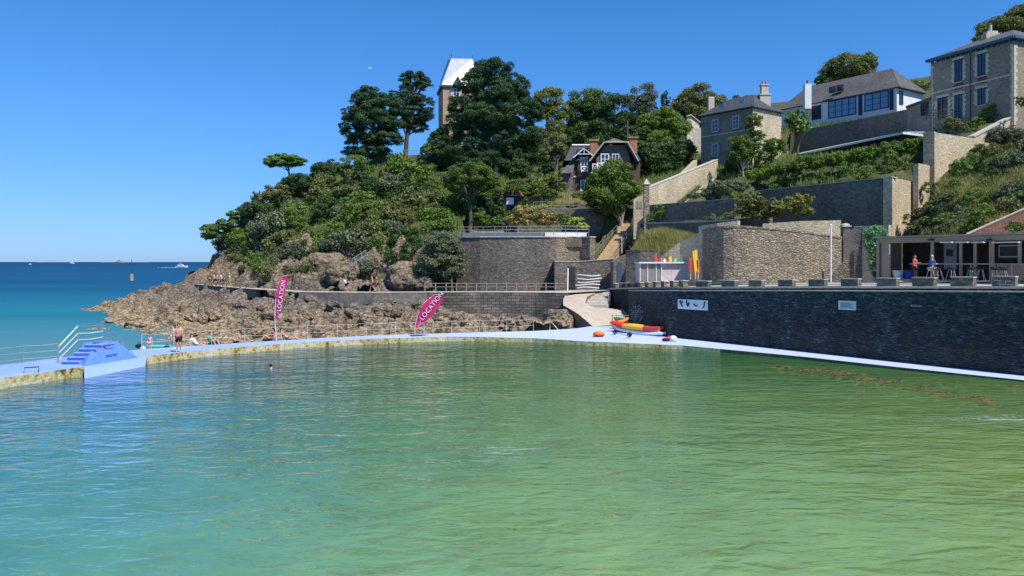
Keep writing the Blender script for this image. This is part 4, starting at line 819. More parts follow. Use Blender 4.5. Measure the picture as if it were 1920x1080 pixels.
mb = MB(); a_, b_ = pts((1805, 99), (1842, 98)); mb.add([(a_[0], a_[1], 22.2), (b_[0], b_[1], 23.3), (b_[0]+1, b_[1]+2.5, 24.0), (a_[0]+1, a_[1]+2.5, 22.9)], [(0,1,2,3)]); mb.add([(a_[0], a_[1], 22.0), (b_[0], b_[1], 23.1), (b_[0]+1, b_[1]+2.5, 23.8), (a_[0]+1, a_[1]+2.5, 22.7)], [(3,2,1,0)])
mb.build('side_roof', M['zinc_bright'], lb); mb = MB(); mb.prism([(a_[0], a_[1]+.4), (b_[0], b_[1]+.4), (b_[0]+.8, b_[1]+2), (a_[0]+.8, a_[1]+2)], 19, [22.0, 23.1, 23.8, 22.7]); mb.build('annex', M['navy'], lb)
# --- villa
vA, vB = (57.4, 106.0), (61.6, 95.0); vC = (70.5, 98.6); vD = (vC[0]+vA[0]-vB[0], vC[1]+vA[1]-vB[1])
vl = thing('villa', 'big square granite villa with a blue grey cornice at the right edge', 'house', (62, 100, 23))
mb = MB(); mb.prism([vA, vB, vC, vD], 22, 33.4); mb.build('wall', M['house_stone2'], vl)
mb = MB()
for (a, b, o_) in ((vA, vB, .25), (vB, vC, .25)):
    r = ang(a, b); n = Vector((math.sin(r), -math.cos(r))); L_ = (Vector(b)-Vector(a)).length; c_ = (Vector(a)+Vector(b))/2+n*.2
    mb.box((c_.x, c_.y, 33.75), (L_+.8, .7, .35), r)
    for k in range(int(L_/.7)):
        p = Vector(a)+(Vector(b)-Vector(a))*((k+.5)/int(L_/.7))+n*.15; mb.box((p.x, p.y, 33.42), (.16, .4, .3), r)
mb.build('cornice', M['teal_trim'], vl)
mb = MB(); hip(mb, [vA, vB, vC, vD], 34.0, 36.2, .3, (.3, .7)); rf = mb.build('roof', M['slate'], vl)
ch = P(1857, 74, 103); mb = MB(); mb.box((ch.x, ch.y, ch.z-.4), (1.8, 1.2, 2.2)); mb.box((ch.x, ch.y, ch.z+.75), (1.4, 1.0, .5)); mb.build('chimney', M['cream_stone'], rf)
mb = MB(); mb.tube([(ch.x, ch.y, ch.z+1.0), (ch.x, ch.y, ch.z+1.9)], .2, 8); mb.build('chimney_pot', M['cream_stone'], rf)
for (u0, u1, vt, vb, s) in ((1791, 1805, 112, 153, 1), (1834, 1848, 101, 142, 1), (1791, 1805, 178, 222, 0), (1834, 1848, 166, 196, 1), (1759, 1777, 183, 222, 0)):
    wd = window(vl, vA, vB, u0, u1, vt, vb, frame='navy', cols=2, rows=2, sur='cream_stone', sw=.34, sill=bool(s))
    if s and vt < 120: mb = MB(); fbox(mb, vA, vB, u0-1, u1+1, vb+3, vb+14, .06, .02); mb.build('brick_apron', M['red_brick'], wd)
mb = MB(); fbox(mb, vA, vB, 1746, 1899, 157, 160, .1, .0); mb.build('string_course', M['cream_stone'], vl)
for (a, b, u0, u1) in ((vA, vB, 1747, 1751), (vA, vB, 1894, 1899.5), (vB, vC, 1900.5, 1907)):
    mb = MB(); z = 23.0; k = 0; r = ang(a, b); 
    while z < 33:
        p0, p1 = onl(a, b, u0), onl(a, b, u1); n = Vector((math.sin(r), -math.cos(r), 0)); L_ = (p1-p0).length*(1 if k % 2 else .65)
        t_ = Vector((math.cos(r), math.sin(r), 0)); c_ = (p0+t_*L_/2 if u0 in (1747, 1900.5) else p1-t_*L_/2)+n*.03; mb.box((c_.x, c_.y, z+.24), (L_, .07, .47), r); z += .5; k += 1
    mb.build('quoins', M['cream_stone'], vl)
mb = MB(); p = fpt(vA, vB, 1820, 100, .12); mb.tube([(p.x, p.y, 23), (p.x, p.y, 33.2)], .07, 6); mb.build('drainpipe', M['teal_trim'], vl)
# low wing left of villa
va = pts((1700, 112))[0]; vb_ = (vA[0]-.1, vA[1]-.2); wg = thing('villa_wing', 'low flat stone wing joining the villa to the white house terrace', 'building', (54, 108, 24))
mb = MB(); mb.prism([va, vb_, (vb_[0]+4, vb_[1]+4), (va[0]+4, va[1]+4)], 22, [28.4, 28.4, 28.4, 28.4]); mb.build('wall', M['house_stone2'], wg)
mb = MB(); mb.prism([(va[0]-.2, va[1]-.1), (vb_[0]-.1, vb_[1]-.1), (vb_[0]+4, vb_[1]+4), (va[0]+4, va[1]+4.2)], 28.45, 28.75); mb.build('roof', M['slate'], wg)
window(wg, va, vb_, 1728, 1741, 193, 216, frame='navy', cols=1, rows=2, sill=False)
# --- tower
tA_, tB_ = (-13.4, 150.0), (-5.9, 151.6); tn_ = Vector((tB_[1]-tA_[1], -(tB_[0]-tA_[0]))).normalized(); tC_ = (tB_[0]-tn_.x*7.4, tB_[1]-tn_.y*7.4); tD_ = (tA_[0]-tn_.x*7.4, tA_[1]-tn_.y*7.4)
tw = thing('tower', 'banded brick and stone tower with a steep gleaming slate roof behind the tall pine', 'tower', (-9, 153, 24))
mb = MB(); mb.prism([tA_, tB_, tC_, tD_], 22, 40.3); mb.build('wall', M['tower_brick'], tw)
c_ = (Vector(tA_)+Vector(tC_))/2; e = [Vector(p)+(Vector(p)-c_).normalized()*.45 for p in (tA_, tB_, tC_, tD_)]
f_ = [c_+(Vector(p)-c_)*.55 for p in (tA_, tB_, tC_, tD_)]
mb = MB(); mb.add([(p.x, p.y, 40.5) for p in e]+[(c_.x+(p.x-c_.x)*1.0, c_.y+(p.y-c_.y)*.35, 46.6) for p in f_], [(0,1,5,4), (1,2,6,5), (2,3,7,6), (3,0,4,7), (4,5,6,7), (3,2,1,0)])
t = NT('sun glare slate'); t.b.inputs['Base Color'].default_value = (.62,.64,.67,1); t.b.inputs['Roughness'].default_value = .35; t.b.inputs['Specular IOR Level'].default_value = .8  # slate colours paled to carry the glare of the sun
v = t.pos(src='uv'); b = t.n('TexBrick'); b.inputs['Scale'].default_value = 1; b.inputs['Brick Width'].default_value = .4; b.inputs['Row Height'].default_value = .3; b.inputs['Color1'].default_value = (.42,.44,.48,1); b.inputs['Color2'].default_value = (.55,.56,.6,1); b.inputs['Mortar'].default_value = (.22,.23,.25,1); t.l(v, b.inputs['Vector']); t.col(b.outputs[0])
rf = mb.build('roof', t.m, tw)
mb = MB(); mb.tube([(f_[0].x, f_[0].y+2, 46.65), (f_[1].x, f_[1].y+2, 46.7)], .08, 5); mb.tube([(f_[0].x, f_[0].y+2, 46.6), (f_[0].x, f_[0].y+2, 47.6)], .06, 5); mb.tube([(f_[1].x, f_[1].y+2, 46.6), (f_[1].x, f_[1].y+2, 47.6)], .06, 5); mb.build('ridge_crest', M['slate_blue'], rf)
mb = MB(); mb.prism([(p.x, p.y) for p in e], 40.1, 40.45); mb.build('cornice', M['slate_blue'], tw)
window(tw, tA_, tB_, 850, 861, 159, 180, frame='white_paint', cols=2, rows=3, sur='cream_stone', sw=.35); window(tw, tA_, tB_, 885, 895, 232, 252, frame='white_paint', cols=2, rows=3, sur='cream_stone', sw=.35); window(tw, tA_, tB_, 850, 861, 205, 228, frame='white_paint', cols=2, rows=3, sur='cream_stone', sw=.35)
mb = MB(); cc = P(858, 152, 149.6); mb.add([(cc.x-1.0, cc.y, 40.46), (cc.x+1.0, cc.y+.4, 40.46), (cc.x, cc.y+.2, 42.2), (cc.x-.6, cc.y+3, 40.46), (cc.x+1.4, cc.y+3, 40.46), (cc.x+.3, cc.y+2.6, 42.2)], [(0,1,2), (0,2,5,3), (1,4,5,2)]); mb.build('dormer', M['slate_blue'], rf)
# garden terrace wall with balustrade by pines
wallthing('garden_wall', 'brown stone terrace wall with white balustrade beside the tall pines', pts((755, 140), (812, 140)), 22, 25.4, .6, M['granite_grey'], 1)
railing('balustrade', 'thin white balustrade on the terrace wall beside the tall pines', [P(756, 290, 140), P(812, 290, 140)], 12, .85, 'metal', (1,), .06)
# --- house 2: half timbered villa
def hz(v): return Zv(v, 115)
def hx(u, D=115): return (u-960)/F*D
h2 = thing('half_timbered_house', 'dark brick house with white trimmed gables and a balcony half hidden by trees', 'house', (12, 117, 16))
mb = MB(); mb.box(((hx(1068)+hx(1200))/2, 118.5, (hz(365)+hz(300))/2), (hx(1200)-hx(1068), 7, hz(300)-hz(365))); mb.build('wall', M['red_brick'], h2)
tim = m_plain('grey brown cladding', (.17,.13,.1), .85, 0, .2, 3, .2)
# main steep roof
mb = MB(); x0, x1 = hx(1058), hx(1200); mb.add([(x0, 114.3, hz(302)), (x1, 114.3, hz(302)), (x1-.6, 118, hz(268)), (x0+1.2, 118, hz(268)), (x1, 122.5, hz(302)), (x0, 122.5, hz(302))], [(0,1,2,3), (3,2,4,5), (1,4,2), (0,3,5)]); rf = mb.build('roof', M['slate_blue'], h2)
mb = MB(); mb.tube([(hx(1075), 117.9, hz(268)+.1), (hx(1115), 117.9, hz(268)+.1)], .16, 6); mb.build('ridge_cap', M['white_paint'], rf); mb = MB(); mb.tube([(hx(1166), 117.9, hz(263)), (hx(1205), 117.9, hz(260))], .14, 6); mb.build('ridge_cap', M['white_paint'], rf)
# lower left lean-to roof
mb = MB(); mb.add([(hx(1050, 114), 113.4, hz(327)), (hx(1074, 114), 113.4, hz(327)), (hx(1078), 115.1, hz(302)), (hx(1066), 115.1, hz(305))], [(0,1,2,3)]); mb.build('porch_roof', M['slate'], h2)
mb = MB(); mb.box((hx(1064), 116, (hz(325)+hz(362))/2), (1.6, 3, hz(325)-hz(362))); mb.build('porch', M['granite_grey'], h2)
# jerkinhead gable block
gx0, gx1 = hx(1112, 112.8), hx(1188, 112.8); gz = Zv(297, 112.8); at_ = Zv(256, 112.8); am = Zv(268, 112.8)
mb = MB(); gm = (gx0+gx1)/2+.3; mb.add([(gx0+.5, 113, hz(365)), (gx1-.5, 113, hz(365)), (gx1-.5, 113, gz), (gm+1.5, 113, am-.3), (gm-1.5, 113, am-.3), (gx0+.5, 113, gz)], [(0,1,2,3,4,5)])
mb.add([(gx0+.5, 113, hz(365)), (gx0+.5, 113, gz), (gx0+.5, 116, gz), (gx0+.5, 116, hz(365))], [(0,1,2,3)]); mb.build('gable_wall', tim, h2)
L0, L1, T0, T1 = (gx0-.6, 112.2, gz-.5), (gx1+.6, 112.2, gz-.5), (gm-1.7, 112.2, am), (gm+1.7, 112.2, am)
mb = MB(); pk = (gm, 114.2, at_); bk1 = (gm, 118, at_); mb.add([L0, T0, pk, bk1, (gx0-.6, 118, gz-.5)], [(0,1,2,3,4)]); mb.add([L1, T1, pk, bk1, (gx1+.6, 118, gz-.5)], [(4,3,2,1,0)]); mb.add([T0, T1, pk], [(0,1,2)]); mb.build('gable_roof', M['slate'], h2)
mb = MB(); mb.tube([L0, T0], .13, 5); mb.tube([L1, T1], .13, 5); mb.tube([T0, T1], .1, 5); mb.build('bargeboard', m_plain('pale weathered board', (.42,.38,.32), .8), h2)
ga, gb = (gx0, 112.98), (gx1, 112.98)
window(h2, ga, gb, 1127, 1141, 289, 308, frame='white_paint', cols=2, rows=2, fw=.14, sill=False); window(h2, ga, gb, 1148, 1160, 289, 308, frame='white_paint', cols=2, rows=2, fw=.1, sill=False)
# dormer
da, db = (hx(1086), 114.6), (hx(1104), 114.6); mb = MB(); mb.box((hx(1095), 115.6, hz(306)), (1.9, 2, 4.2)); mb.build('dormer', M['red_brick'], h2)
window(h2, da, db, 1089, 1101, 296, 321, frame='white_paint', cols=2, rows=3, fw=.12, sill=False)
mb = MB(); ax, az = hx(1094), Zv(278, 114); mb.tube([(ax-1.6, 114, Zv(296, 114)), (ax, 114, az), (ax+1.6, 114, Zv(296, 114))], .1, 5); mb.tube([(ax-.9, 114, Zv(289, 114)), (ax+.9, 114, Zv(289, 114))], .06, 5); mb.tube([(ax, 114, Zv(289, 114)), (ax, 114, az)], .06, 5); mb.build('gable_truss', M['white_paint'], h2)
mb = MB(); mb.add([(ax-1.7, 113.9, Zv(297, 114)), (ax, 113.9, az+.1), (ax, 117, az+.1), (ax-1.7, 117, Zv(297, 114))], [(0,1,2,3)]); mb.add([(ax+1.7, 113.9, Zv(297, 114)), (ax, 113.9, az+.1), (ax, 117, az+.1), (ax+1.7, 117, Zv(297, 114))], [(3,2,1,0)]); mb.build('dormer_roof', M['slate_blue'], h2)
def cross_panel(par, x0, x1, y, z0, z1, mat='white_paint'):
    mb = MB(); mb.tube([(x0, y, z0), (x1, y, z1)], .045, 4); mb.tube([(x1, y, z0), (x0, y, z1)], .045, 4)
    mb.tube([(x0, y, z1), (x1, y, z1)], .08, 4); mb.tube([(x0, y, z0), (x1, y, z0)], .07, 4); mb.tube([(x0, y, z0-.2), (x0, y, z1+.1)], .08, 4); mb.tube([(x1, y, z0-.2), (x1, y, z1+.1)], .08, 4); mb.build('balcony_panel', M[mat], par)
cross_panel(h2, hx(1089), hx(1101), 114.2, hz(322), hz(314))
for k in range(3): cross_panel(h2, hx(1111+k*9, 111.6), hx(1119+k*9, 111.6), 111.6, Zv(323-k*2, 111.6), Zv(308-k*1.5, 111.6))
mb = MB(); mb.box((hx(1124, 112), 112.3, Zv(325, 112)), (2.6, 1.6, .25)); mb.build('balcony_floor', M['white_paint'], h2)
wa, wb_ = (hx(1060), 115), (hx(1200), 115)
window(h2, wa, wb_, 1089, 1102, 338, 357, frame='white_paint', cols=2, rows=2, fw=.12)
mb = MB(); fbox(mb, wa, wb_, 1068, 1112, 330, 332.5, .1, 0); mb.build('string_course', M['cream_stone'], h2)
for u, v in ((1113, 273), (1187, 268)):
    p = P(u, v, 116.5); mb = MB(); mb.box((p.x, p.y, p.z-.4), (1.1, .9, 2.4)); mb.box((p.x, p.y, p.z+.75), (1.5, 1.2, .25)); c_ = mb.build('chimney', M['terracotta'], rf)
mb = MB(); p = P(1177, 262, 116); mb.tube([p, p+Vector((0, 0, 2.8))], .04, 5); mb.build('aerial', M['metal'], rf)
# far small gable behind house 3
fg = thing('small_gable_house', 'small pale gable with an arched window peeping out beside the stone house', 'house', P(1300, 240, 128))
x0, x1 = (1288-960)/F*128, (1314-960)/F*128; mb = MB(); mb.add([(x0, 128, 24), (x1, 129, 24), (x1, 129, Zv(229, 128)), (x0+.5, 128, Zv(218, 128)), (x0, 128, Zv(221, 128))], [(0,1,2,3,4)]); mb.box(((x0+x1)/2+.6, 131, 25.5), (1.6, 5, 6)); mb.build('wall', M['cream_stone'], fg)
mb = MB(); mb.tube([(x0-.1, 127.9, Zv(219, 128)), (x0+.6, 127.9, Zv(216, 128)), (x1+.1, 128.9, Zv(228, 128))], .14, 5); mb.build('bargeboard', M['pale_wood'], fg)
wallthing('garden_wall', 'sunlit broken garden wall between the stone house and the palm', pts((1452, 110), (1478, 114)), 19, [21.4, 23.6], .6, M['granite_cream'], 1)
# garden hut half hidden under the umbrella bush
hut = thing('garden_hut', 'small dark open garden hut with a tilted roof under the trees', 'shed', P(952, 385, 103))
p = P(952, 370, 103); mb = MB(); mb.box((p.x, p.y, p.z-1.0), (3.6, 2.6, 2.0)); mb.build('wall', M['interior'], hut)
mb = MB(); mb.add([(p.x-2.2, p.y-1.6, p.z+.1), (p.x+2.2, p.y-1.6, p.z-.0), (p.x+1.2, p.y, p.z+1.5), (p.x-1.0, p.y, p.z+1.6), (p.x+2.2, p.y+1.6, p.z), (p.x-2.2, p.y+1.6, p.z)], [(0,1,2,3), (3,2,4,5), (1,4,2), (0,3,5)]); mb.build('roof', M['tile'], hut)
mb = MB(); mb.box((p.x+.3, p.y-1.34, p.z-.6), (1.0, .06, .9)); mb.build('window', M['white_paint'], hut)
wallthing('stone_wall', 'short stone piers below the garden hut', pts((925, 101), (984, 100.5)), 9.5, [11.6, 11.9], .6, M['granite_grey'], 1)
# far left garden wall on the point
wl_ = wallthing('stone_wall', 'short dark stone wall on the tip of the headland', pts((419, 121), (440, 119), (474, 119)), 5.4, [7.9, 7.9, 7.75], .6, M['granite_grey'], 1, M['coping'])
railing('path_railing', 'thin dark posts of a railing at the tip of the headland', [P(403, 491, 122), P(412, 481, 122), P(421, 470, 122), P(436, 471, 121)], 7, 1.3, 'dark_metal', (1,), .06)
railing('step_railing', 'grey handrails of rock steps climbing from the coastal path', [P(660, 505, 89.5), P(686, 488, 92)], 4, 1.2, 'metal', (1, .5), .05)
# ------------------------------------------------------------ vegetation
def unit(rg, n): v = rg.normal(size=(n, 3)); return v/np.linalg.norm(v, axis=1, keepdims=True)
def leaves(rg, C, R, s, cover, flat=.8, under=.35, spread=.9, asp=.6):
    """C centres (N,3), R radii (N,): leaf quads in a shell round every clump"""
    cnt = np.maximum(4, (cover*4*math.pi*R**2/(s*s))).astype(int); idx = np.repeat(np.arange(len(C)), cnt); n = len(idx)
    d = unit(rg, n); low = (d[:, 2] < -.1) & (rg.random(n) > under); d[low, 2] *= -1
    r = R[idx]*(.5+.68*rg.random(n)**.75); p = C[idx]+d*r[:, None]*np.array([1, 1, flat])
    nn = d*np.array([1, 1, 1/flat])+rg.normal(size=(n, 3))*spread; nn /= np.linalg.norm(nn, axis=1, keepdims=True)
    t = np.cross(nn, unit(rg, n)); t /= np.linalg.norm(t, axis=1, keepdims=True)+1e-9; b = np.cross(nn, t)
    L = s*(.6+.8*rg.random(n))[:, None]; a_, b_ = t*L*.62, b*L*asp*.62
    return np.stack([p-a_, p-b_, p+a_, p+b_], 1).reshape(-1, 3)
def clumps(rg, lobes, k, rc, shell=.55):
    C, R = [], []
    for (c, r) in lobes:
        r = np.array(r, float); m = r.mean(); n = max(3, int(k*(m/max(.6, m))*(m**.0)*1)); d = unit(rg, n); rad = shell+(1-shell)*rg.random(n)**.7
        C.append(np.array(c)+d*r*rad[:, None]*(1-rc*.6)); R.append(m*rc*(.7+.7*rg.random(n)))
    return np.concatenate(C), np.concatenate(R)
def crown_obj(rg, lobes, mat, parent, s=.26, cover=1.5, k=16, rc=.36, flat=.8, name='crown', origin=None, under=.35, spread=.9):
    s *= .72; k = int(k*1.8); rc *= .78; cover *= .85
    C, R = clumps(rg, lobes, k, rc); V = leaves(rg, C, R, s, cover, flat, under, spread); off = wloc(parent) if parent is not None else Vector(origin or (0, 0, 0))
    V = V-np.array(off); o = link(name, np_mesh(name, V, np.arange(len(V)).reshape(-1, 4)), mat, parent)
    if parent is None: o.location = off
    return o, C, R
def trunk_obj(rg, base, top, r0, targets, mat, parent, lean=None, name='trunk'):
    base, top = Vector(base), Vector(top); mb = MB(); n = 6; P_ = []
    for i in range(n+1):
        t_ = i/n; p = base.lerp(top, t_)+Vector((rg.normal()*r0*.5, rg.normal()*r0*.5, 0))*(1 if 0 < i < n else 0)
        if lean is not None: p += Vector(lean)*math.sin(t_*math.pi)
        P_.append(p)
    mb.tube(P_, [r0*(1-.65*i/n) for i in range(n+1)], 7)
    for c in targets:
        c = Vector(c); z = [p.z for p in P_]; i = min(n-1, max(1, int(n*(.35+.6*rg.random())))); a = P_[i]
        if a.z > c.z+1: a = P_[max(1, i-2)]
        m_ = a.lerp(c, .5)+Vector((rg.normal()*.25, rg.normal()*.25, .12*(c-a).length)); mb.tube([a, m_, c], [r0*.42, r0*.24, r0*.07], 5)
    return mb.build(name, mat, parent)
SEED = [100]
def tree(name, label, D, lobes, mat, trunk=None, s=.26, cover=1.5, k=18, rc=.34, flat=.8, bark='bark', tr=.3, cat='tree', group=None, limbs=14, under=.35, lean=None, spread=.9, dz=.8):
    """lobes (u, v, ru, rv[, dD]) measured on the photograph and set out at depth D; trunk (u, v base, u, v top)"""
    SEED[0] += 1; rg = np.random.default_rng(SEED[0]); L = []
    for lb_ in lobes:
        u, v, ru, rv = lb_[:4]; d_ = D+(lb_[4] if len(lb_) > 4 else 0); p = P(u, v, d_); L.append(((p.x, p.y, p.z), (ru*d_/F, (ru*dz)*d_/F, rv*d_/F)))
    if trunk: base = P(trunk[0], trunk[1], D); 
    else:
        c0 = L[0][0]; base = Vector((c0[0], c0[1], min(l[0][2]-l[1][2] for l in L)))
    t_ = thing(name, label, cat, base, group)
    o, C, R = crown_obj(rg, L, M[mat], t_, s, cover, k, rc, flat, under=under, spread=spread)
    if trunk:
        top = P(trunk[2], trunk[3], D); sel = rg.permutation(len(C))[:limbs]
        trunk_obj(rg, base-Vector((0, 0, .6)), top, tr, [C[i] for i in sel], M[bark], t_, lean)
    return t_
# -- the named trees of the ridge
tree('umbrella_pine', 'small flat topped umbrella pine standing alone on the headland skyline', 134, [(533,303,42,13),(512,307,21,9),(556,303,21,10),(533,297,30,9)], 'pine_bright', (543,328,540,306), s=.22, cover=2.2, k=30, rc=.3, flat=.5, tr=.2, limbs=12, under=.1)
tree('leaning_pine', 'bright pine leaning out over the sea at the left tip of the headland', 122, [(412,433,38,17),(430,420,28,14),(392,442,18,8),(446,402,22,13),(468,395,25,16)], 'pine_bright', (462,458,425,440), s=.24, cover=1.9, k=22, rc=.3, flat=.6, tr=.3, limbs=16, under=.15)
tree('tall_pine', 'broad dark pine, left of the pair of tall pines on the skyline', 138, [(690,185,34,24),(666,210,32,26),(725,200,34,26),(700,230,50,26),(660,245,24,16),(676,262,36,12),(722,262,40,14),(690,172,16,12),(738,182,14,16),(645,238,12,12),(700,285,42,14),(665,285,26,10),(735,235,26,18),(695,205,36,24)], 'pine', (722,308,700,215), s=.26, cover=1.6, k=22, rc=.3, flat=.65, tr=.55, limbs=26, under=.3, dz=1.0)
tree('tall_pine', 'tallest dark pine with rounded top and bare forks, right of the skyline pair', 141, [(775,148,28,18),(795,158,18,14),(760,146,14,12),(770,184,28,16),(800,200,20,18),(778,214,36,14),(750,202,18,16),(760,232,26,12),(796,222,20,14),(760,170,18,14),(785,240,22,10)], 'pine', (757,298,775,160), s=.26, cover=1.6, k=18, rc=.3, flat=.65, tr=.48, limbs=26, under=.3, dz=1.0)
tree('great_pine', 'huge dark central pine with a pale forked trunk before the tower', 128, [(925,132,46,22),(885,158,34,22),(965,165,34,28),(925,175,52,32),(865,198,34,20),(900,220,52,28),(965,220,46,36),(865,228,34,22),(985,255,38,32),(935,262,40,26),(845,252,28,20),(855,292,40,24),(825,262,20,24),(830,285,28,22),(880,268,36,24),(900,302,42,26),(960,300,44,26),(1000,210,22,28),(930,225,46,34),(975,190,34,24),(1000,285,22,26),(812,290,16,14),(880,315,40,18)], 'pine', (936,345,922,190), s=.26, cover=1.7, k=26, rc=.3, flat=.7, tr=.62, limbs=40, bark='pale_bark', under=.4, dz=.9)
tree('dense_round_tree', 'dense round green shrub tree with a flat bottom in the middle of the garden', 104, [(885,332,48,28),(860,345,28,20),(915,345,28,18)], 'bush_mid', (880,425,884,350), s=.2, cover=1.9, k=34, rc=.26, flat=.75, tr=.35, limbs=14, under=.2)
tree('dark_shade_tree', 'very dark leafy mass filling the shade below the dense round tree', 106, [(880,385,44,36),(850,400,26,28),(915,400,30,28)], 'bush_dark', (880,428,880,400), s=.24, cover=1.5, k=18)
tree('autumn_tree', 'tree with rust and yellow tinted top right of the great pine', 142, [(1028,185,32,22),(1010,205,26,22),(1045,210,24,24)], 'leaf_yellow', (1030,270,1028,200), s=.3, cover=1.4, k=18, limbs=10)
tree('yellow_green_tree', 'loose yellow green tree with sky showing through behind the half timbered house', 134, [(1010,255,26,16),(1042,240,22,18),(1005,285,20,16)], 'leaf_yellow', (1020,320,1022,250), s=.26, cover=.9, k=14, limbs=10)
tree('leafy_tree', 'dark green leafy tree with a speckled top, first behind the half timbered house', 146, [(1105,195,42,30),(1085,215,32,26),(1125,215,34,30),(1090,245,40,22)], 'bush_mid', (1105,290,1105,210), s=.32, cover=1.4, k=20, limbs=10)
tree('leafy_tree', 'broad dark tree behind the half timbered house, right of the speckled one', 140, [(1150,205,42,34),(1145,245,48,30),(1180,235,28,28),(1100,265,36,18)], 'bush_dark', (1150,300,1150,220), s=.32, cover=1.4, k=22, limbs=10)
tree('silvery_tree', 'airy silvery green tree whose top stands against the sky', 143, [(1207,178,30,22),(1210,200,28,20)], 'leaf_grey', (1208,270,1207,190), s=.3, cover=1.0, k=18, limbs=12)
tree('bright_tree', 'bright green rounded tree between the silvery tree and the stone house', 126, [(1240,230,42,26),(1215,240,30,24),(1265,245,34,24),(1240,265,48,20)], 'leaf_green', (1240,320,1240,240), s=.28, cover=1.6, k=22, limbs=10)
tree('leafy_tree', 'shadowy green tree filling the slope left of the stone house', 118, [(1235,290,46,26),(1275,285,30,26),(1205,285,30,22),(1250,315,42,20),(1200,310,30,22),(1275,315,20,14)], 'bush_dark', (1240,345,1240,300), s=.28, cover=1.5, k=22, limbs=10)
tree('round_tree', 'large round olive tree on the skyline behind the stone house', 150, [(1310,185,42,28),(1290,200,36,24),(1335,195,32,24),(1310,212,46,20)], 'bush_olive', (1310,260,1310,195), s=.32, cover=1.4, k=24, limbs=12)
tree('skyline_tree', 'small tuft of dark tree top right above the stone house roof', 140, [(1390,184,20,5),(1400,186,14,5)], 'bush_dark', (1395,215,1393,188), s=.28, cover=1.3, k=10, limbs=4)
tree('skyline_tree', 'rusty green treetop on the skyline behind the white house', 152, [(1590,125,52,22),(1565,140,36,18),(1625,118,24,20),(1612,140,36,18),(1545,152,20,10)], 'leaf_olive_rust', (1590,185,1590,130), s=.34, cover=1.5, k=26, limbs=8)
tree('skyline_tree', 'small green treetop between the white house and the villa', 135, [(1728,162,24,12),(1712,158,14,8)], 'leaf_olive_rust', (1725,200,1726,165), s=.3, cover=1.4, k=14, limbs=4)
tree('skyline_tree', 'big rusty green tree rising behind the villa in the top right corner', 122, [(1880,60,46,34),(1915,42,44,34),(1850,75,32,14),(1950,40,50,50)], 'leaf_olive_rust', (1890,120,1890,60), s=.32, cover=1.5, k=28, limbs=6)
tree('garden_tree', 'round mid green tree left of the half timbered house', 118, [(1040,272,26,24),(1025,290,22,18),(1055,290,14,16)], 'bush_olive', (1045,345,1042,285), s=.24, cover=1.6, k=22, bark='pale_bark', tr=.2)
tree('garden_tree', 'bright green round tree with a pale trunk in front of the half timbered house', 101, [(1150,325,36,27),(1122,345,28,25),(1176,345,30,28),(1148,362,46,27),(1186,368,22,20),(1106,368,18,17),(1150,390,30,14)], 'leaf_green', (1166,436,1152,370), s=.24, cover=1.6, k=24, bark='pale_bark', tr=.3, limbs=18)
tree('shade_tree', 'dark leaves hanging above the orange-lit staircase', 103, [(1165,395,30,16),(1120,390,24,14)], 'bush_dark', (1150,440,1150,400), s=.24, cover=1.3, k=14, limbs=6)
tree('street_tree', 'small round headed tree with a bare trunk below the stone house', 103, [(1389,272,24,22),(1378,292,18,16),(1402,290,18,16)], 'leaf_green', (1396,345,1392,290), s=.2, cover=1.6, k=22, bark='pale_bark', tr=.17, limbs=10)
tree('street_tree', 'tall narrow green tree covering the right corner of the stone house', 104, [(1413,232,18,24),(1418,262,20,22),(1410,285,18,18)], 'bush_mid', (1415,330,1414,260), s=.22, cover=1.5, k=18, tr=.15, limbs=8)
tree('street_tree', 'bushy dark green tree right of the narrow one by the stone house', 102, [(1452,272,24,16),(1440,290,20,16),(1428,310,16,20)], 'leaf_green', (1440,335,1445,285), s=.22, cover=1.5, k=18, limbs=6)
tree('ivy_thicket', 'dark ivy thicket growing over the foot of the stone house', 106, [(1372,315,22,20),(1360,330,16,14),(1400,330,26,16)], 'bush_dark', None, s=.22, cover=1.5, k=16, cat='bush')
tree('palm_bush', 'feathery dark green palm like bush in front of the white house', 112, [(1494,222,24,16),(1500,240,24,14)], 'bush_mid', (1496,282,1494,235), s=.5, cover=1.6, k=16, tr=.2, spread=.5)
# -- bushes
def bush(label, D, lobes, mat, s=.2, cover=1.6, k=20, rc=.3, name='bush', flat=.8, group=None, **kw): return tree(name, label, D, lobes, mat, None, s=s, cover=cover, k=k, rc=rc, flat=flat, cat='bush', group=group, **kw)
bush('large silvery grey shrub spilling over the left end of the tall retaining wall', 89, [(828,455,38,26),(845,480,34,26),(815,490,38,28),(845,505,34,18),(795,505,24,16)], 'leaf_grey', s=.2, k=26, cover=1.5)
bush('low silvery shrub right of the rock outcrop beside the path', 89.5, [(845,512,30,15),(800,515,24,12)], 'leaf_grey', s=.18, k=18)
bush('tall dry yellow bamboo clump on the retaining wall terrace', 98, [(985,404,28,24),(1012,404,28,23),(1032,410,18,18),(963,414,14,13)], 'bamboo', s=.24, k=22, cover=1.3, spread=.5)
bush('mid green bush between the bamboo and the lime bush', 97, [(1057,410,16,14)], 'leaf_green', k=16)
bush('lime yellow bush at the right end of the terrace bed', 96, [(1082,418,18,13),(1095,424,12,9),(1070,420,9,9)], 'leaf_lime', k=14)
bush('low clipped green bushes left of the bamboo', 99, [(925,418,26,14),(900,412,20,16)], 'leaf_green', k=16)
bush('dark bush leaning against the left of the garden hut', 100.5, [(928,378,18,20),(935,398,20,12),(970,400,22,12),(985,385,14,16)], 'bush_dark', k=18)
bush('green branches hanging over the roof of the garden hut', 101, [(945,355,22,10),(968,352,20,9),(930,362,12,9)], 'bush_mid', k=16)
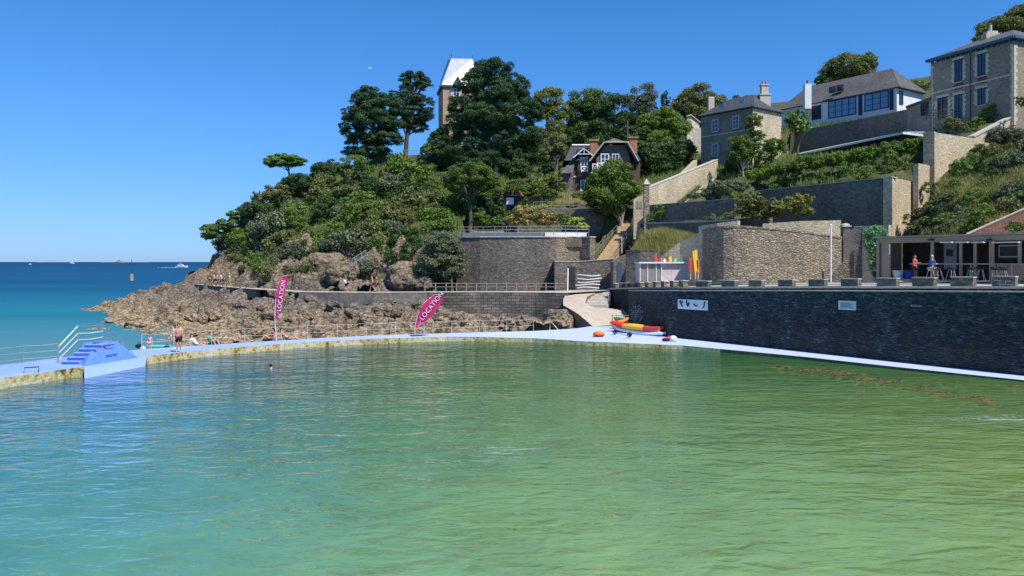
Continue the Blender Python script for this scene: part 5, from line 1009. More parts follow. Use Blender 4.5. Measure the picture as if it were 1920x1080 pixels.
bush('olive weeds at the foot of the sunlit wall return', 81, [(1706,412,14,16),(1718,400,10,14)], 'bush_olive', k=14)
bush('small bush growing in front of the lower stepped wall', 84, [(1738,352,12,12)], 'bush_mid', k=12)
bush('spiky yellow green garden plants below the round tree', 110, [(1040,335,18,14),(1020,345,24,12),(1050,350,16,10)], 'leaf_yellow', s=.34, k=16, spread=.4, name='garden_shrub')
bush('rounded green garden bush above the dry grass strip', 109, [(1000,355,26,14),(985,362,22,10),(1030,362,20,8)], 'leaf_green', k=18)
bush('small bright rounded bush under the half timbered house windows', 107, [(1083,366,13,7)], 'leaf_green', k=12)
bush('large leafy fig like bush over the terrace walls', 80, [(1405,378,32,20),(1440,388,26,16),(1395,395,22,14),(1425,402,30,10)], 'bush_olive', s=.24, k=24, cover=1.3, spread=.6)
bush('yellow green fig bush in front of the big dark terrace wall', 80, [(1490,380,32,15),(1514,372,18,9),(1466,392,30,13),(1500,396,28,10),(1450,402,18,8)], 'leaf_yellow', s=.26, k=20, cover=1.1, spread=.6)
bush('ivy hanging over the left end of the dark terrace wall', 92.5, [(1232,398,16,14),(1250,388,16,8),(1222,412,8,12)], 'leaf_green', k=16, s=.18)
bush('trailing plants on the pale coping above the grassy bank', 83, [(1340,408,20,6),(1365,405,16,7)], 'bush_olive', k=12, s=.18)
bush('fluffy light green bush above the small terrace wall', 91, [(1355,353,34,14),(1385,350,22,12),(1330,362,22,9),(1300,368,18,6)], 'leaf_grey', s=.18, k=22)
bush('ivy climbing on the gate wall beside the cafe', 61.0, [(1643,438,24,16),(1640,465,18,22),(1642,495,17,24),(1648,518,12,12),(1626,450,9,24),(1655,455,12,26)], 'ivy', s=.17, k=30, cover=1.5, flat=.95, dz=.3, name='ivy')
bush('dark round bush left of the villa', 98, [(1862,214,26,18),(1885,202,18,14),(1835,232,20,14)], 'leaf_green', k=24)
bush('olive bush on top of the zinc roofed building', 93, [(1782,234,24,12),(1798,238,16,8)], 'bush_olive', k=18)
bush('dark bush at the right edge beneath the villa', 93, [(1912,190,12,14)], 'bush_dark', k=14)
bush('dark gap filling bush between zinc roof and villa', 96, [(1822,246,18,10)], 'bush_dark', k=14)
# hedge under the zinc roof
for i, (u, v, ru, rv, D_) in enumerate(((1420,330,26,14,98),(1465,318,32,14,96),(1515,308,34,15,94),(1570,300,32,15,92),(1620,292,32,17,90),(1672,282,30,18,88.5),(1712,275,22,20,88))):
    bush('section of thick green hedge under the zinc roof, %s from the left' % W10[i], D_, [(u, v, ru, rv), (u+12, v-3, ru*.7, rv*.9)], ('leaf_green', 'bush_mid')[i % 2], s=.2, k=26, cover=1.8, name='hedge', dz=.6)
tree('flowering_shrub', 'thin shrub with orange tinted tips at the right end of the terrace', 83.5, [(1702,312,14,9)], 'leaf_yellow', None, s=.18, k=12, cat='bush')
for i, (u, v, ru) in enumerate(((1455,352,14),(1545,336,12),(1630,322,20),(1665,318,16))): bush('low straggly plants on top of the big dark terrace wall, %s clump from the left' % W10[i], 86+(1665-u)*.045, [(u, v, ru, 8), (u+ru, v+2, ru*.7, 6)], 'bush_mid', s=.18, k=14, name='low_plants')
# right slope bushes
sl_ = [(1775,355,26,22,79,'bush_dark'),(1752,395,24,20,74,'bush_olive'),(1745,425,40,16,69,'bush_olive'),(1800,330,30,20,80,'bush_dark'),(1830,312,36,22,79,'bush_mid'),(1790,385,40,22,73,'leaf_grey'),(1850,360,40,24,73,'bush_mid'),(1800,425,44,18,66,'leaf_grey'),(1835,405,30,16,67,'bush_mid'),(1900,378,30,20,68,'leaf_green'),(1895,300,36,18,76,'bush_olive'),(1885,255,34,16,84,'leaf_grey'),(1850,285,30,16,82,'bush_olive'),(1915,335,22,14,73,'bush_dark'),(1722,425,14,14,70,'bush_olive'),(1930,270,24,18,80,'bush_olive'),(1905,425,18,10,49,'leaf_green')]
for i, (u, v, ru, rv, D_, m_) in enumerate(sl_):
    d_ = {'bush_dark':'dark green','bush_olive':'olive brown','bush_mid':'mid green','leaf_grey':'grey green','leaf_green':'fresh green'}[m_]
    pl_ = ['beside the foot of the sunlit stair wall','next to the sunlit return of the dark wall','just above the left end of the cafe roof','under the stepped sunlit wall','in the middle below the stair wall','in the centre of the slope above the cafe','on the upper right part of the slope','above the middle of the cafe roof','left of the brown tiled roof','above the tip of the brown tiled roof','under the rising stair wall at the right','close beneath the coping of the rising wall','halfway down from the stair wall bend','at the far right edge of the slope','at the bottom corner of the sunlit wall return','high at the right picture edge','growing in front of the brown tiled roof'][i]
    bush('%s bush %s' % (d_, pl_), D_, [(u, v, ru, rv), (u-ru*.5, v+rv*.4, ru*.7, rv*.7), (u+ru*.6, v+rv*.3, ru*.6, rv*.6)], m_, s=.17, k=26, cover=1.25, spread=1.1, name='wild_bush', flat=.9)
# terraced garden hedges mid left (clipped, with sunlit tops)
for i, (a_, b_, D_, hgt) in enumerate((((725,362),(800,352),118,1.6),((790,380),(835,372),112,2.2),((775,405),(838,398),106,1.8),((722,395),(760,388),109,1.6),((740,340),(830,330),126,1.6),((800,425),(850,418),101,1.6))):
    pa, pb = P(*a_, D_), P(*b_, D_-2); rg = np.random.default_rng(50+i); n = int((pb-pa).length/.55)
    hg = thing('clipped_hedge', 'clipped garden hedge on the terraced slope, %s' % ['upper middle one','one under the great pine','lower one beside the dark shade tree','small one on the left','topmost one near the tower terrace','lowest one by the silvery shrub'][i], 'hedge', (pa+pb)/2)
    C = np.array([list(pa.lerp(pb, t_))+np.array([rg.normal()*.1, rg.normal()*.3, 0]) for t_ in np.linspace(0, 1, n) for _ in range(2)]); C[::2, 2] -= hgt*.35; R = np.full(len(C), hgt*.5)
    V = leaves(rg, C, R, .2, 1.2, .8, .3)-np.array((pa+pb)/2); link('foliage', np_mesh('foliage', V, np.arange(len(V)).reshape(-1, 4)), M['bush_mid' if i % 2 else 'leaf_green'], hg)
# -- thicket covering the headland: copies of six shrub forms
forms = []
for i, m_ in enumerate(('bush_dark', 'bush_mid', 'bush_olive', 'leaf_green', 'bush_dark', 'leaf_grey', 'bush_olive')):
    rg = np.random.default_rng(300+i); L = [((0, 0, 1.1), (1.5, 1.5, 1.1))] if i != 4 else [((0, 0, .8), (1.2, 1.2, .8)), ((0, 0, 1.9), (.9, .9, .9)), ((0, 0, 3.0), (.5, .5, .8))]+[((rg.normal()*.8, rg.normal()*.8, .9+rg.random()*.9), (.9, .9, .7)) for _ in range(4)]
    C, R = clumps(rg, L, 26, .25); V = leaves(rg, C, R, .17, 1.1, .85, .4); me = np_mesh('shrub', V, np.arange(len(V)).reshape(-1, 4)); me.materials.append(M[m_]); forms.append(me)
KIND = {'leaf_grey': 'grey green', 'bush_dark': 'dark green', 'bush_mid': 'mid green', 'bush_olive': 'olive', 'leaf_green': 'fresh green'}
def shrub(x, y, z, sc_, rg, f=None, lab='shrub in the dense thicket on the headland slope', grp='shrubs of the headland thicket'):
    f = f if f is not None else int(rg.integers(len(forms))); me = forms[f]; o = bpy.data.objects.new('shrub', me); COL.objects.link(o)
    o.location = (x, y, z); o.scale = (sc_*(.85+.4*rg.random()), sc_*(.85+.4*rg.random()), sc_*(.8+.5*rg.random())); o.rotation_euler = (0, 0, rg.random()*6.28)
    k_ = KIND[me.materials[0].name_full if False else [n for n, mm in M.items() if mm == me.materials[0]][0]]
    return tag(o, k_+' '+lab, 'bush', grp)
POLY = [(395,450),(440,425),(480,398),(520,374),(550,356),(600,345),(640,335),(700,330),(780,325),(800,330),(815,370),(800,420),(775,440),(790,470),(770,488),(720,500),(660,505),(620,495),(560,485),(530,492),(490,478),(450,474),(420,466)]
def scatter(poly, step, yr, xr, size, seed, lab, grp, fsel=None, zmin=None, thin=1):
    rg = np.random.default_rng(seed); X, Y = np.meshgrid(np.arange(*xr, step), np.arange(*yr, step)); X = X.ravel()+rg.normal(size=X.size)*step*.3; Y = Y.ravel()+rg.normal(size=Y.size)*step*.3
    Z = H(X, Y); u = 960+F*X/Y; v = HV-(Z+.6-CZ)*F/Y; m = inpoly(u, v, poly); n = 0
    for x, y, z in zip(X[m], Y[m], Z[m]):
        if rg.random() > thin: continue
        shrub(x, y, z-.3, size*(.55+1.0*rg.random()**1.3), rg, None if fsel is None else int(rg.choice(fsel)), lab, grp); n += 1
    return n
nsh = scatter(POLY, 3.4, (88, 150), (-62, 5), 1.25, 77, 'shrub in the dense thicket on the headland slope', 'shrubs of the headland thicket')
nsh += scatter([(800,330),(1010,300),(1060,330),(1000,375),(1060,400),(960,420),(870,430),(840,400),(810,400)], 4.2, (98, 150), (-20, 12), 1.0, 78, 'garden shrub on the terraced slope under the great pine', 'garden shrubs on the terraced slope')
nsh += scatter([(1040,250),(1290,255),(1300,320),(1200,345),(1100,300),(1020,300)], 4.5, (118, 160), (5, 40), 1.5, 79, 'shrub in the woodland behind the half timbered house', 'woodland shrubs behind the houses', [0, 1, 4])
nsh += scatter([(620,318),(650,312),(700,308),(840,300),(1000,290),(1000,320),(600,330)], 5, (125, 160), (-40, 5), 1.1, 80, 'shrub under the pines on the ridge', 'shrubs under the ridge pines', [0, 1, 4])
nsh += scatter([(1708,440),(1740,400),(1760,355),(1800,322),(1840,308),(1930,272),(1960,300),(1960,375),(1880,395),(1800,438)], 1.75, (56, 98), (32, 66), .62, 81, 'wild shrub on the steep slope above the cafe', 'wild shrubs on the slope above the cafe', None, thin=.72)
nsh += scatter([(1395,350),(1450,335),(1700,295),(1730,310),(1700,322),(1450,352)], 2.2, (84, 104), (24, 48), .55, 82, 'low garden shrub between the hedge and the big dark wall', 'low shrubs behind the big dark wall', [1, 2, 3], thin=.8)
nsh += scatter([(1500,262),(1620,240),(1700,232),(1700,245),(1560,275),(1480,290)], 2.6, (100, 130), (34, 62), .6, 83, 'dark shrub at the foot of the garden wall under the white house', 'shrubs under the white house garden wall', [0, 1], thin=.8)
nsh += scatter([(430,470),(560,488),(620,500),(720,505),(800,500),(790,530),(700,522),(600,520),(480,515),(430,498)], 2.2, (86, 125), (-50, -8), .62, 85, 'low scrubby shrub clinging to the rocks above the coastal path', 'scrub on the rocks above the path', [2, 5, 6, 1], thin=.7)
print('shrubs', nsh)
# specific round shrubs on the headland
for i, (u, v, ru, rv, D_, m_, lab) in enumerate(((662,312,32,24,128,'bush_mid','big rounded green shrub tree below the tall pines'),(605,322,24,18,132,'bush_dark','dark spreading shrub right of the small umbrella pine'),(560,345,40,18,128,'bush_dark','dark shrub mass under the umbrella pine'),(520,362,28,16,126,'bush_olive','olive shrub on the skyline left of the umbrella pine'),
  (480,395,30,18,121,'bush_dark','dark shrub above the leaning pine'),(655,360,32,16,118,'bush_olive','dry olive shrub patch in the upper headland'),(610,400,30,34,112,'bush_dark','dark blue green conifer shrub in the centre of the headland'),(680,400,40,26,108,'leaf_green','bright green rounded shrub in the middle of the headland'),
  (745,405,32,38,104,'bush_olive','tall olive willow like bush at the right of the headland'),(700,440,44,30,101,'bush_mid','wide green shrub low above the coastal rocks'),(560,420,34,34,112,'bush_mid','tall mixed green bush over the left rocks'),(500,430,34,24,116,'bush_olive','olive bush right of the leaning pine'),
  (640,455,40,26,101,'bush_dark','dark overhanging bush above the orange rocks'),(760,450,34,28,98,'bush_dark','dark overhanging bush above the pale round rock'),(580,465,34,18,103,'bush_dark','low dark bush hanging over the brown cliff'),(750,330,24,16,128,'leaf_green','bright bush below the balustrade'),(800,310,22,18,130,'bush_mid','green bush at the foot of the great pine'),(712,345,26,12,122,'leaf_green','light green domed bush on the upper slope'))):
    bush(lab, D_, [(u, v, ru, rv), (u-ru*.5, v+rv*.35, ru*.6, rv*.6), (u+ru*.5, v+rv*.3, ru*.6, rv*.6)], m_, s=.22, k=30, rc=.27, cover=1.6, name='shrub')
# -- grasses
def grass(name, label, poly, n, h, mat, yr, xr, seed, wid=.035, lean=.35, zoff=0):
    rg = np.random.default_rng(seed); V = []; k = 0
    X = rg.uniform(*xr, n*14); Y = rg.uniform(*yr, n*14); Z = H(X, Y); u = 960+F*X/Y; v = HV-(Z+h*.4-CZ)*F/Y; m = inpoly(u, v, poly); X, Y, Z = X[m][:n], Y[m][:n], Z[m][:n]+zoff; n = len(X)
    hh = h*(.5+rg.random(n)); a = rg.random(n)*6.28; lx, ly = rg.normal(size=n)*lean*hh, rg.normal(size=n)*lean*hh; wx, wy = np.cos(a)*wid, np.sin(a)*wid
    V = np.stack([np.stack([X-wx, Y-wy, Z-.1], 1), np.stack([X+wx, Y+wy, Z-.1], 1), np.stack([X+wx*.5+lx, Y+wy*.5+ly, Z+hh], 1)], 1).reshape(-1, 3)
    if len(V): tag(link(name, np_mesh(name, V, np.arange(len(V)).reshape(-1, 3)), M[mat]), label, 'grass', kind='stuff')
grass('grass_bank', 'long reddish green grass on the bank behind the flags', [(1185,475),(1215,438),(1325,418),(1322,450),(1280,478),(1235,482)], 26000, .75, 'grass', (76, 92), (10, 24), 1)
grass('slope_grass', 'wild pale grass covering the slope above the cafe', [(1690,440),(1730,330),(1830,255),(1960,200),(1960,440)], 50000, .55, 'grass', (58, 100), (30, 66), 2)
grass('dry_grass_strip', 'pale dry grass strip above the garden railing', [(995,380),(1000,368),(1090,362),(1105,385)], 9000, .6, 'grass_pale', (98, 116), (0, 14), 3)
grass('terrace_weeds', 'green weeds at the foot of the sunlit sloping wall', [(1215,390),(1230,370),(1340,340),(1400,350),(1375,380)], 12000, .5, 'grass_green', (86, 108), (14, 34), 4)
grass('hill_undergrowth', 'rough undergrowth on the hill between the trees', [(440,440),(540,325),(700,300),(1000,280),(1300,230),(1500,230),(1740,215),(1740,300),(1500,350),(1400,330),(1100,360),(1000,430),(860,440),(700,490),(500,470)], 60000, .6, 'grass_green', (88, 160), (-60, 60), 5, .05)
# ------------------------------------------------------------ people
import bmesh
def skin_obj(name, J, E_, R, root, mat, parent, sub=1):
    bm = bmesh.new(); sk = bm.verts.layers.skin.verify(); vs = {}
    for k in J:
        v_ = bm.verts.new(J[k]); r = R[k]; v_[sk].radius = r if hasattr(r, '__len__') else (r, r); v_[sk].use_root = (k == root); vs[k] = v_
    for a, b in E_: bm.edges.new((vs[a], vs[b]))
    me = bpy.data.meshes.new(name); bm.to_mesh(me); bm.free(); o = link(name, me, mat, parent)
    m = o.modifiers.new('skin', 'SKIN'); m.use_smooth_shade = True; s_ = o.modifiers.new('smooth', 'SUBSURF'); s_.levels = sub; s_.render_levels = sub; return o
def person(label, loc, rz=0, pose='stand', h=1.7, skin='skin', hair='hair_brown', hairlen=.0, top=None, bottom='cloth_black', group=None, hat=None, lower='shorts', arms='down', fat=1.0, shoes=None):
    t_ = thing('person', label, 'person', loc, group, rz); s = h/1.7
    if pose == 'stand': hipz, lean, kn, an = .92, 0, [(-.03, .49)]*2, [(0, .08)]*2
    elif pose == 'walk': hipz, lean, kn, an = .9, -.04, [(-.2, .5), (.05, .5)], [(-.26, .09), (.3, .14)]
    elif pose == 'ground': hipz, lean, kn, an = .13, .16, [(-.36, .45), (-.42, .42)], [(-.62, .08), (-.7, .08)]
    elif pose == 'lie': hipz, lean, kn, an = .13, .42, [(-.42, .18), (-.4, .3)], [(-.82, .1), (-.75, .08)]
    elif pose == 'stool': hipz, lean, kn, an = .78, -.06, [(-.38, .74)]*2, [(-.3, .32)]*2
    elif pose == 'swim': hipz, lean, kn, an = -.55, .0, [(.1, -.9)]*2, [(.3, -1.2)]*2
    else: hipz, lean, kn, an = .62, -.45, [(-.1, .4), (-.2, .42)], [(0, .08), (-.05, .08)]   # bending
    th = .5 if pose != 'bend' else .28
    J, R, E_ = {}, {}, []
    def a(k, x, y, z, r): J[k] = (x*s*(fat if k[:2] in ('sh', 'hp') else 1), y*s, z*s); R[k] = tuple(q_*s for q_ in (r if hasattr(r, '__len__') else (r, r)))
    k_ = math.cos(min(1.2, abs(lean)*1.1)); sp = lambda f_: (lean*f_*1.2, hipz+(f_*.53)*k_)
    a('pel', 0, 0, hipz, (.15*fat, .11*fat)); y, z = sp(.45); a('bel', 0, y, z, (.135*fat, .1*fat)); y, z = sp(.8); a('che', 0, y, z, (.16*fat, .11*fat)); y, z = sp(1.0); a('nek', 0, y, z, .055)
    ny, nz = y, z; a('hd1', 0, ny-.01, nz+.1, (.075, .085)); a('hd2', 0, ny-.02, nz+.19, (.08, .095)); a('hd3', 0, ny-.01, nz+.26, (.055, .06)); a('nos', 0, ny-.125, nz+.155, .014)
    E_ += [('pel','bel'), ('bel','che'), ('che','nek'), ('nek','hd1'), ('hd1','hd2'), ('hd2','hd3'), ('hd2','nos')]
    for i, sx in enumerate((-1, 1)):
        S = 'lr'[i]; y, z = sp(.88); a('sh'+S, .17*sx, y, z, .058); 
        ar = arms if isinstance(arms, str) else arms[i]
        if ar == 'down': el, wr = (.25, y+.03, z-.29), (.26, y-.04, z-.54)
        elif ar == 'front': el, wr = (.23, y-.1, z-.26), (.1, y-.32, z-.22)
        elif ar == 'hips': el, wr = (.36, y+.08, z-.24), (.2, y-.06, z-.42)
        elif ar == 'up': el, wr = (.28, y-.12, z+.02), (.12, y-.14, z+.22)
        elif ar == 'swim': el, wr = (.32, y-.06, z-.06), (.42, y-.28, z-.02)
        else: el, wr = (.28, y+.12, z-.26), (.26, y+.22, z-.48)
        a('el'+S, el[0]*sx, el[1], el[2], .04); a('wr'+S, wr[0]*sx, wr[1], wr[2], .027)
        dv = Vector((wr[0]*sx-el[0]*sx, wr[1]-el[1], wr[2]-el[2])).normalized(); pm = Vector((wr[0]*sx, wr[1], wr[2]))+dv*.06; a('pm'+S, *pm, (.036, .02))
        E_ += [('che','sh'+S), ('sh'+S,'el'+S), ('el'+S,'wr'+S), ('wr'+S,'pm'+S)]
        sd = dv.cross(Vector((0, 1, 0))); sd = sd.normalized() if sd.length > .1 else Vector((1, 0, 0))
        for f_, (o_, L_) in enumerate(((-.027, .065), (-.009, .08), (.009, .075), (.026, .055))):
            p = pm+dv*.035+sd*o_; e_ = p+dv*L_+Vector((0, -.015, 0)); a('f%d%s' % (f_, S), *p, .010); a('g%d%s' % (f_, S), *e_, .008); E_ += [('pm'+S, 'f%d%s' % (f_, S)), ('f%d%s' % (f_, S), 'g%d%s' % (f_, S))]
        p = Vector((wr[0]*sx, wr[1], wr[2]))+dv*.03+Vector((0, -.03, 0)); e_ = p+dv*.05+Vector((0, -.03, 0)); a('t1'+S, *p, .012); a('t2'+S, *e_, .009); E_ += [('pm'+S, 't1'+S), ('t1'+S, 't2'+S)]
        spread = .02 if pose in ('ground', 'lie', 'stool') else 0
        a('hp'+S, .09*sx, 0, hipz-.05, .088*fat); a('kn'+S, (.1+spread*3)*sx, kn[i][0], kn[i][1], .058); a('an'+S, (.1+spread)*sx, an[i][0], an[i][1], .038); a('he'+S, (.1+spread)*sx, an[i][0]+.03, an[i][1]-.045, .03); a('to'+S, (.12+spread)*sx, an[i][0]-.16, an[i][1]-.055, (.034, .022))
        E_ += [('pel','hp'+S), ('hp'+S,'kn'+S), ('kn'+S,'an'+S), ('an'+S,'he'+S), ('an'+S,'to'+S)]
    skin_obj('body', J, E_, R, 'pel', M[skin], t_)
    hd = J['hd2']
    for sx in (-1, 1): mb = MB(); mb.ball((hd[0]+.032*s*sx, hd[1]-.088*s, hd[2]+.0), .011*s, 6); o = mb.build('eye', M['hair_black'], t_, offset=(0, 0, 0))
    mb = MB(); mb.ball((hd[0], hd[1]-.084*s, hd[2]-.075*s), (.026*s, .01*s, .008*s), 6); mb.build('mouth', M['cloth_red'], t_, offset=(0, 0, 0))
    for sx in (-1, 1): mb = MB(); mb.ball((hd[0]+.084*s*sx, hd[1]+.01, hd[2]-.01), (.012*s, .022*s, .032*s), 6); mb.build('ear', M[skin], t_, offset=(0, 0, 0))
    mb = MB(); mb.ball((hd[0], hd[1]+.028*s, hd[2]+.035*s), (.095*s, .098*s, .098*s), 10)
    if hairlen: mb.tube([(hd[0], hd[1]+.06*s, hd[2]+.02), (hd[0], hd[1]+.1*s, hd[2]-hairlen*s*.6), (hd[0], hd[1]+.09*s, hd[2]-hairlen*s)], [.08*s, .065*s, .03*s], 8)
    mb.build('hair', M[hair], t_, offset=(0, 0, 0))
    def cloth(name, keys, edges, extra, mat, root, ex=None):
        JJ = {k: J[k] for k in keys}; RR = {k: tuple(q_+extra for q_ in R[k]) for k in keys}
        if ex:
            for k, v_ in ex.items(): JJ[k] = tuple(v_[0]); RR[k] = (v_[1], v_[1])
        skin_obj(name, JJ, edges, RR, root, M[mat], t_)
    if top: 
        mL = [Vector(J['shl']).lerp(Vector(J['ell']), .7), Vector(J['shr']).lerp(Vector(J['elr']), .7)]
        cloth('shirt', ['pel', 'bel', 'che', 'shl', 'shr'], [('pel','bel'), ('bel','che'), ('che','shl'), ('che','shr'), ('shl','sl'), ('shr','sr')], .022*s, top, 'che', {'sl': (mL[0], .06*s), 'sr': (mL[1], .06*s)})
    if bottom and pose != 'swim':
        f_ = {'brief': .22, 'shorts': .75, 'trousers': 1.0}[lower]; kk = ['pel', 'hpl', 'hpr']; ed = [('pel','hpl'), ('pel','hpr'), ('hpl','ml'), ('hpr','mr')]
        ex = {'ml': (Vector(J['hpl']).lerp(Vector(J['knl']), f_), .088*s), 'mr': (Vector(J['hpr']).lerp(Vector(J['knr']), f_), .088*s)}
        if lower == 'trousers': ex['nl'] = (Vector(J['anl'])+Vector((0, 0, .02)), .06*s); ex['nr'] = (Vector(J['anr'])+Vector((0, 0, .02)), .06*s); ed += [('ml','nl'), ('mr','nr')]
        cloth({'brief': 'swim_brief', 'shorts': 'shorts', 'trousers': 'trousers'}[lower], kk, ed, .02*s, bottom, 'pel', ex)
    if hat: mb = MB(); mb.ball((hd[0], hd[1]+.01, hd[2]+.07*s), (.1*s, .1*s, .08*s), 10); mb.tube([(hd[0], hd[1], hd[2]+.055*s), (hd[0], hd[1], hd[2]+.07*s)], .16*s, 12); mb.build('hat', M[hat], t_, offset=(0, 0, 0))
    return t_
person('man in dark swim shorts standing with folded arms on the blue pool edge', G(335, 660.5, .47), .25, 'stand', 1.78, 'skin', 'hair_brown', 0, None, 'cloth_maroon', arms='front', fat=1.12)
person('bather in a white top standing just behind the man on the pool edge', G(321, 653.5, .1)+Vector((0, .4, 0)), -.9, 'stand', 1.6, 'skin_pale', 'hair_brown', .2, 'cloth_white', 'cloth_white', arms='down')
person('small child in a pink and white swimsuit standing on the wet sand', G(281.5, 658, -.25), .2, 'stand', 1.15, 'skin_pale', 'hair_brown', .1, 'cloth_pink', 'cloth_pink', lower='brief')
person('swimmer with black hair and bare shoulders low in the green pool', G(508, 692, 0)+Vector((0, 0, .02)), 2.9, 'swim', 1.7, 'skin_pale', 'hair_black', 0, None, None, arms='swim')
person('sunbather with a pale towel sitting low behind the pool edge', G(371, 650, .3), 1.4, 'lie', 1.65, 'skin_pale', 'hair_brown', .2, 'cloth_white', 'cloth_black', lower='brief')
person('person in a green shirt sitting behind the pool edge beside a dark bag', G(397, 648.5, .35), 1.0, 'ground', 1.7, 'skin', 'hair_black', 0, 'cloth_green', 'cloth_black')
person('bare shouldered sunbather sitting on the rocks behind the pool edge', G(443, 643.5, .35), -.9, 'ground', 1.7, 'skin', 'hair_brown', .15, None, 'cloth_black', lower='brief')
person('dark haired sunbather bending forward below the first pink banner', G(507, 638.5, .45), -1.0, 'ground', 1.65, 'skin', 'hair_black', .2, 'cloth_red', 'cloth_black', lower='brief')
person('sunbather lying back on a towel right of the first pink banner base', G(540, 637, .45), 1.6, 'lie', 1.65, 'skin', 'hair_brown', .1, None, 'cloth_black', lower='brief')
for i, (u, tp, bt, lab, hr) in enumerate(((391.5,'cloth_maroon','cloth_black','first of the walkers on the far bend of the path, in dark clothes','hair_black'),(399,'cloth_yellow','cloth_maroon','walker in a mustard top on the far bend of the path','hair_brown'),(405,None,'cloth_maroon','bare chested walker in the middle of the group on the far path bend','hair_brown'),(412.5,'cloth_white','cloth_blue','walker in white shirt and blue shorts on the far path bend','hair_black'),(418,'cloth_blue','cloth_black','walker in a blue top beside the white shirted one on the path bend','hair_brown'),(428,'cloth_yellow','cloth_yellow','walker in bright yellow on the far bend of the path','hair_grey'))):
    p = G(u, 536.8+(u-391)*.03, 3.0); person(lab, (p.x, p.y+.5, 3.0), (1.6, -1.4)[i % 2], 'walk', 1.75, 'skin', hr, .1*(i % 2), tp, bt, arms='down')
person('person in a white shirt resting against the rocks by the coastal path', P(649, 535, 87.2), 1.4, 'ground', 1.6, 'skin', 'hair_brown', 0, 'cloth_white', 'cloth_black')
person('bare chested walker on the coastal path left of the pale round rock', G(697, 547.3, 3)+Vector((0, .5, 0)), -1.4, 'walk', 1.8, 'skin', 'hair_brown', 0, None, 'cloth_maroon')
person('second sunburnt walker on the coastal path left of the pale round rock', G(704.5, 547.3, 3)+Vector((0, .7, 0)), -1.3, 'walk', 1.75, 'skin', 'hair_black', 0, 'cloth_red', 'cloth_black')
# ------------------------------------------------------------ steps platform with rails (left)
sp_ = thing('step_platform', 'blue painted concrete step block with deep blue risers on the pool edge', 'steps', (-23.9, 44.5, .5))
mb = MB(); A_ = [(-23.35,42.15,.5), (-22.2,45.9,.5), (-24.1,47.2,.5), (-24.9,45.0,.5), (-24.0,42.9,.5)]; Tt = [(-23.95,44.4,1.5), (-23.3,45.7,1.5), (-24.3,46.3,1.5), (-24.9,44.9,1.5)]
mb.add(A_+Tt, [(0,1,6,5), (1,2,7,6), (2,3,8,7), (5,6,7,8), (0,5,4), (4,5,8,3)]); mb.build('block', M['mid_blue'], sp_)
dr = Vector((.36, .93, 0))
for k in range(5):
    b0 = Vector((-24.55, 42.95, 0))+dr*(.34*k+.35); z1 = .5+.2*(k+1); mb = MB(); mb.box((b0.x+.02*k, b0.y, (z1+.3)/2), (1.02, 1.0, z1-.3), -.0); mb.build('step', M['blue_paint'], sp_)
    mb = MB(); mb.box((b0.x+.02*k, b0.y-.505, z1-.115), (.98, .012, .15)); mb.build('riser', M['deep_blue'], sp_)
for (v0, s0) in ((-.02, 1.38), (-.14, .86)): mb = MB(); c_ = Vector((-22.95, 43.95, s0-.0)); mb.tube([Vector((-23.35+v0*0, 44.1, s0)), Vector((-23.1, 44.9, s0+.03))] if s0 > 1 else [Vector((-23.05, 43.9, s0)), Vector((-22.8, 44.7, s0+.03))], .03, 6); mb.build('grab_bar', M['dark_metal'], sp_)
hr = thing('handrail', 'white tubular handrails rising over the blue steps', 'railing', P(192, 640, 46))
pA, pB, pC, pD = P(110, 683, 43.6), P(146, 647, 45.0), P(193, 641, 46.6), P(231, 655, 47.8)
for p, h in ((pA, 1.0), (pB, 1.1), (pC, 1.05), (pD, .5)): mb = MB(); mb.tube([p, p+Vector((0, 0, h))], .03, 6); mb.build('post', M['metal'], hr)
for f_ in (1, .62, .28):
    mb = MB(); mb.tube([pA+Vector((0, 0, f_)), pB+Vector((0, 0, 1.1*f_))], .03 if f_ == 1 else .02, 6); mb.build('rail', M['white_metal'], hr)
    mb = MB(); mb.tube([pB+Vector((0, 0, 1.1*f_)), (pB+pC)/2+Vector((0, 0, 1.07*f_-.05)), pC+Vector((0, 0, 1.05*f_))], .022, 6); mb.build('rail', M['white_metal'] if f_ < 1 else M['metal'], hr)
    mb = MB(); mb.tube([pC+Vector((0, 0, 1.05*f_)), pD+Vector((0, 0, .5*f_))], .028, 6); mb.build('rail', M['metal'], hr)
o0, o1, o2 = outr[0], outr[2], outr[3]
railing('pool_railing', 'three strand white rope railing along the outer edge of the left walkway', [(o0[0], o0[1], .52), (outr[1][0], outr[1][1], .52), (o1[0], o1[1]-.1, .52), (o2[0], o2[1]-.1, .52)], 8, .95, 'metal', (1, .62, .25), .02, sag=.03, pr=.022)
mb = MB(); p = G(57, 699, .53); mb.tube([(p.x-.28, p.y-.1, .5), (p.x-.26, p.y-.08, .8), (p.x+.28, p.y+.25, .8), (p.x+.26, p.y+.25, .5)], .035, 8); tag(mb.build('ladder_handle', M['dark_metal']), 'dark curved grab handle at the left end of the yellow pool edge', 'handle')
railing('rope_railing', 'long sagging two strand white rope railing along the curved pool edge', [(a[0], a[1]-.15, a[2]) for a in outr[5:12]], 14, 1.0, 'rope_thin', (1, .5), .014, sag=.07, pr=.017)
rr = thing('rope_stay', 'white rope railing end brace in front of the dark rocks', 'railing', G(1031, 621, .4)); a_ = G(1031, 621, .4); mb = MB(); mb.tube([a_, a_+Vector((0, 0, .9)), a_+Vector((.8, -.1, .02))], .03, 6); mb.build('brace', M['rope'], rr)
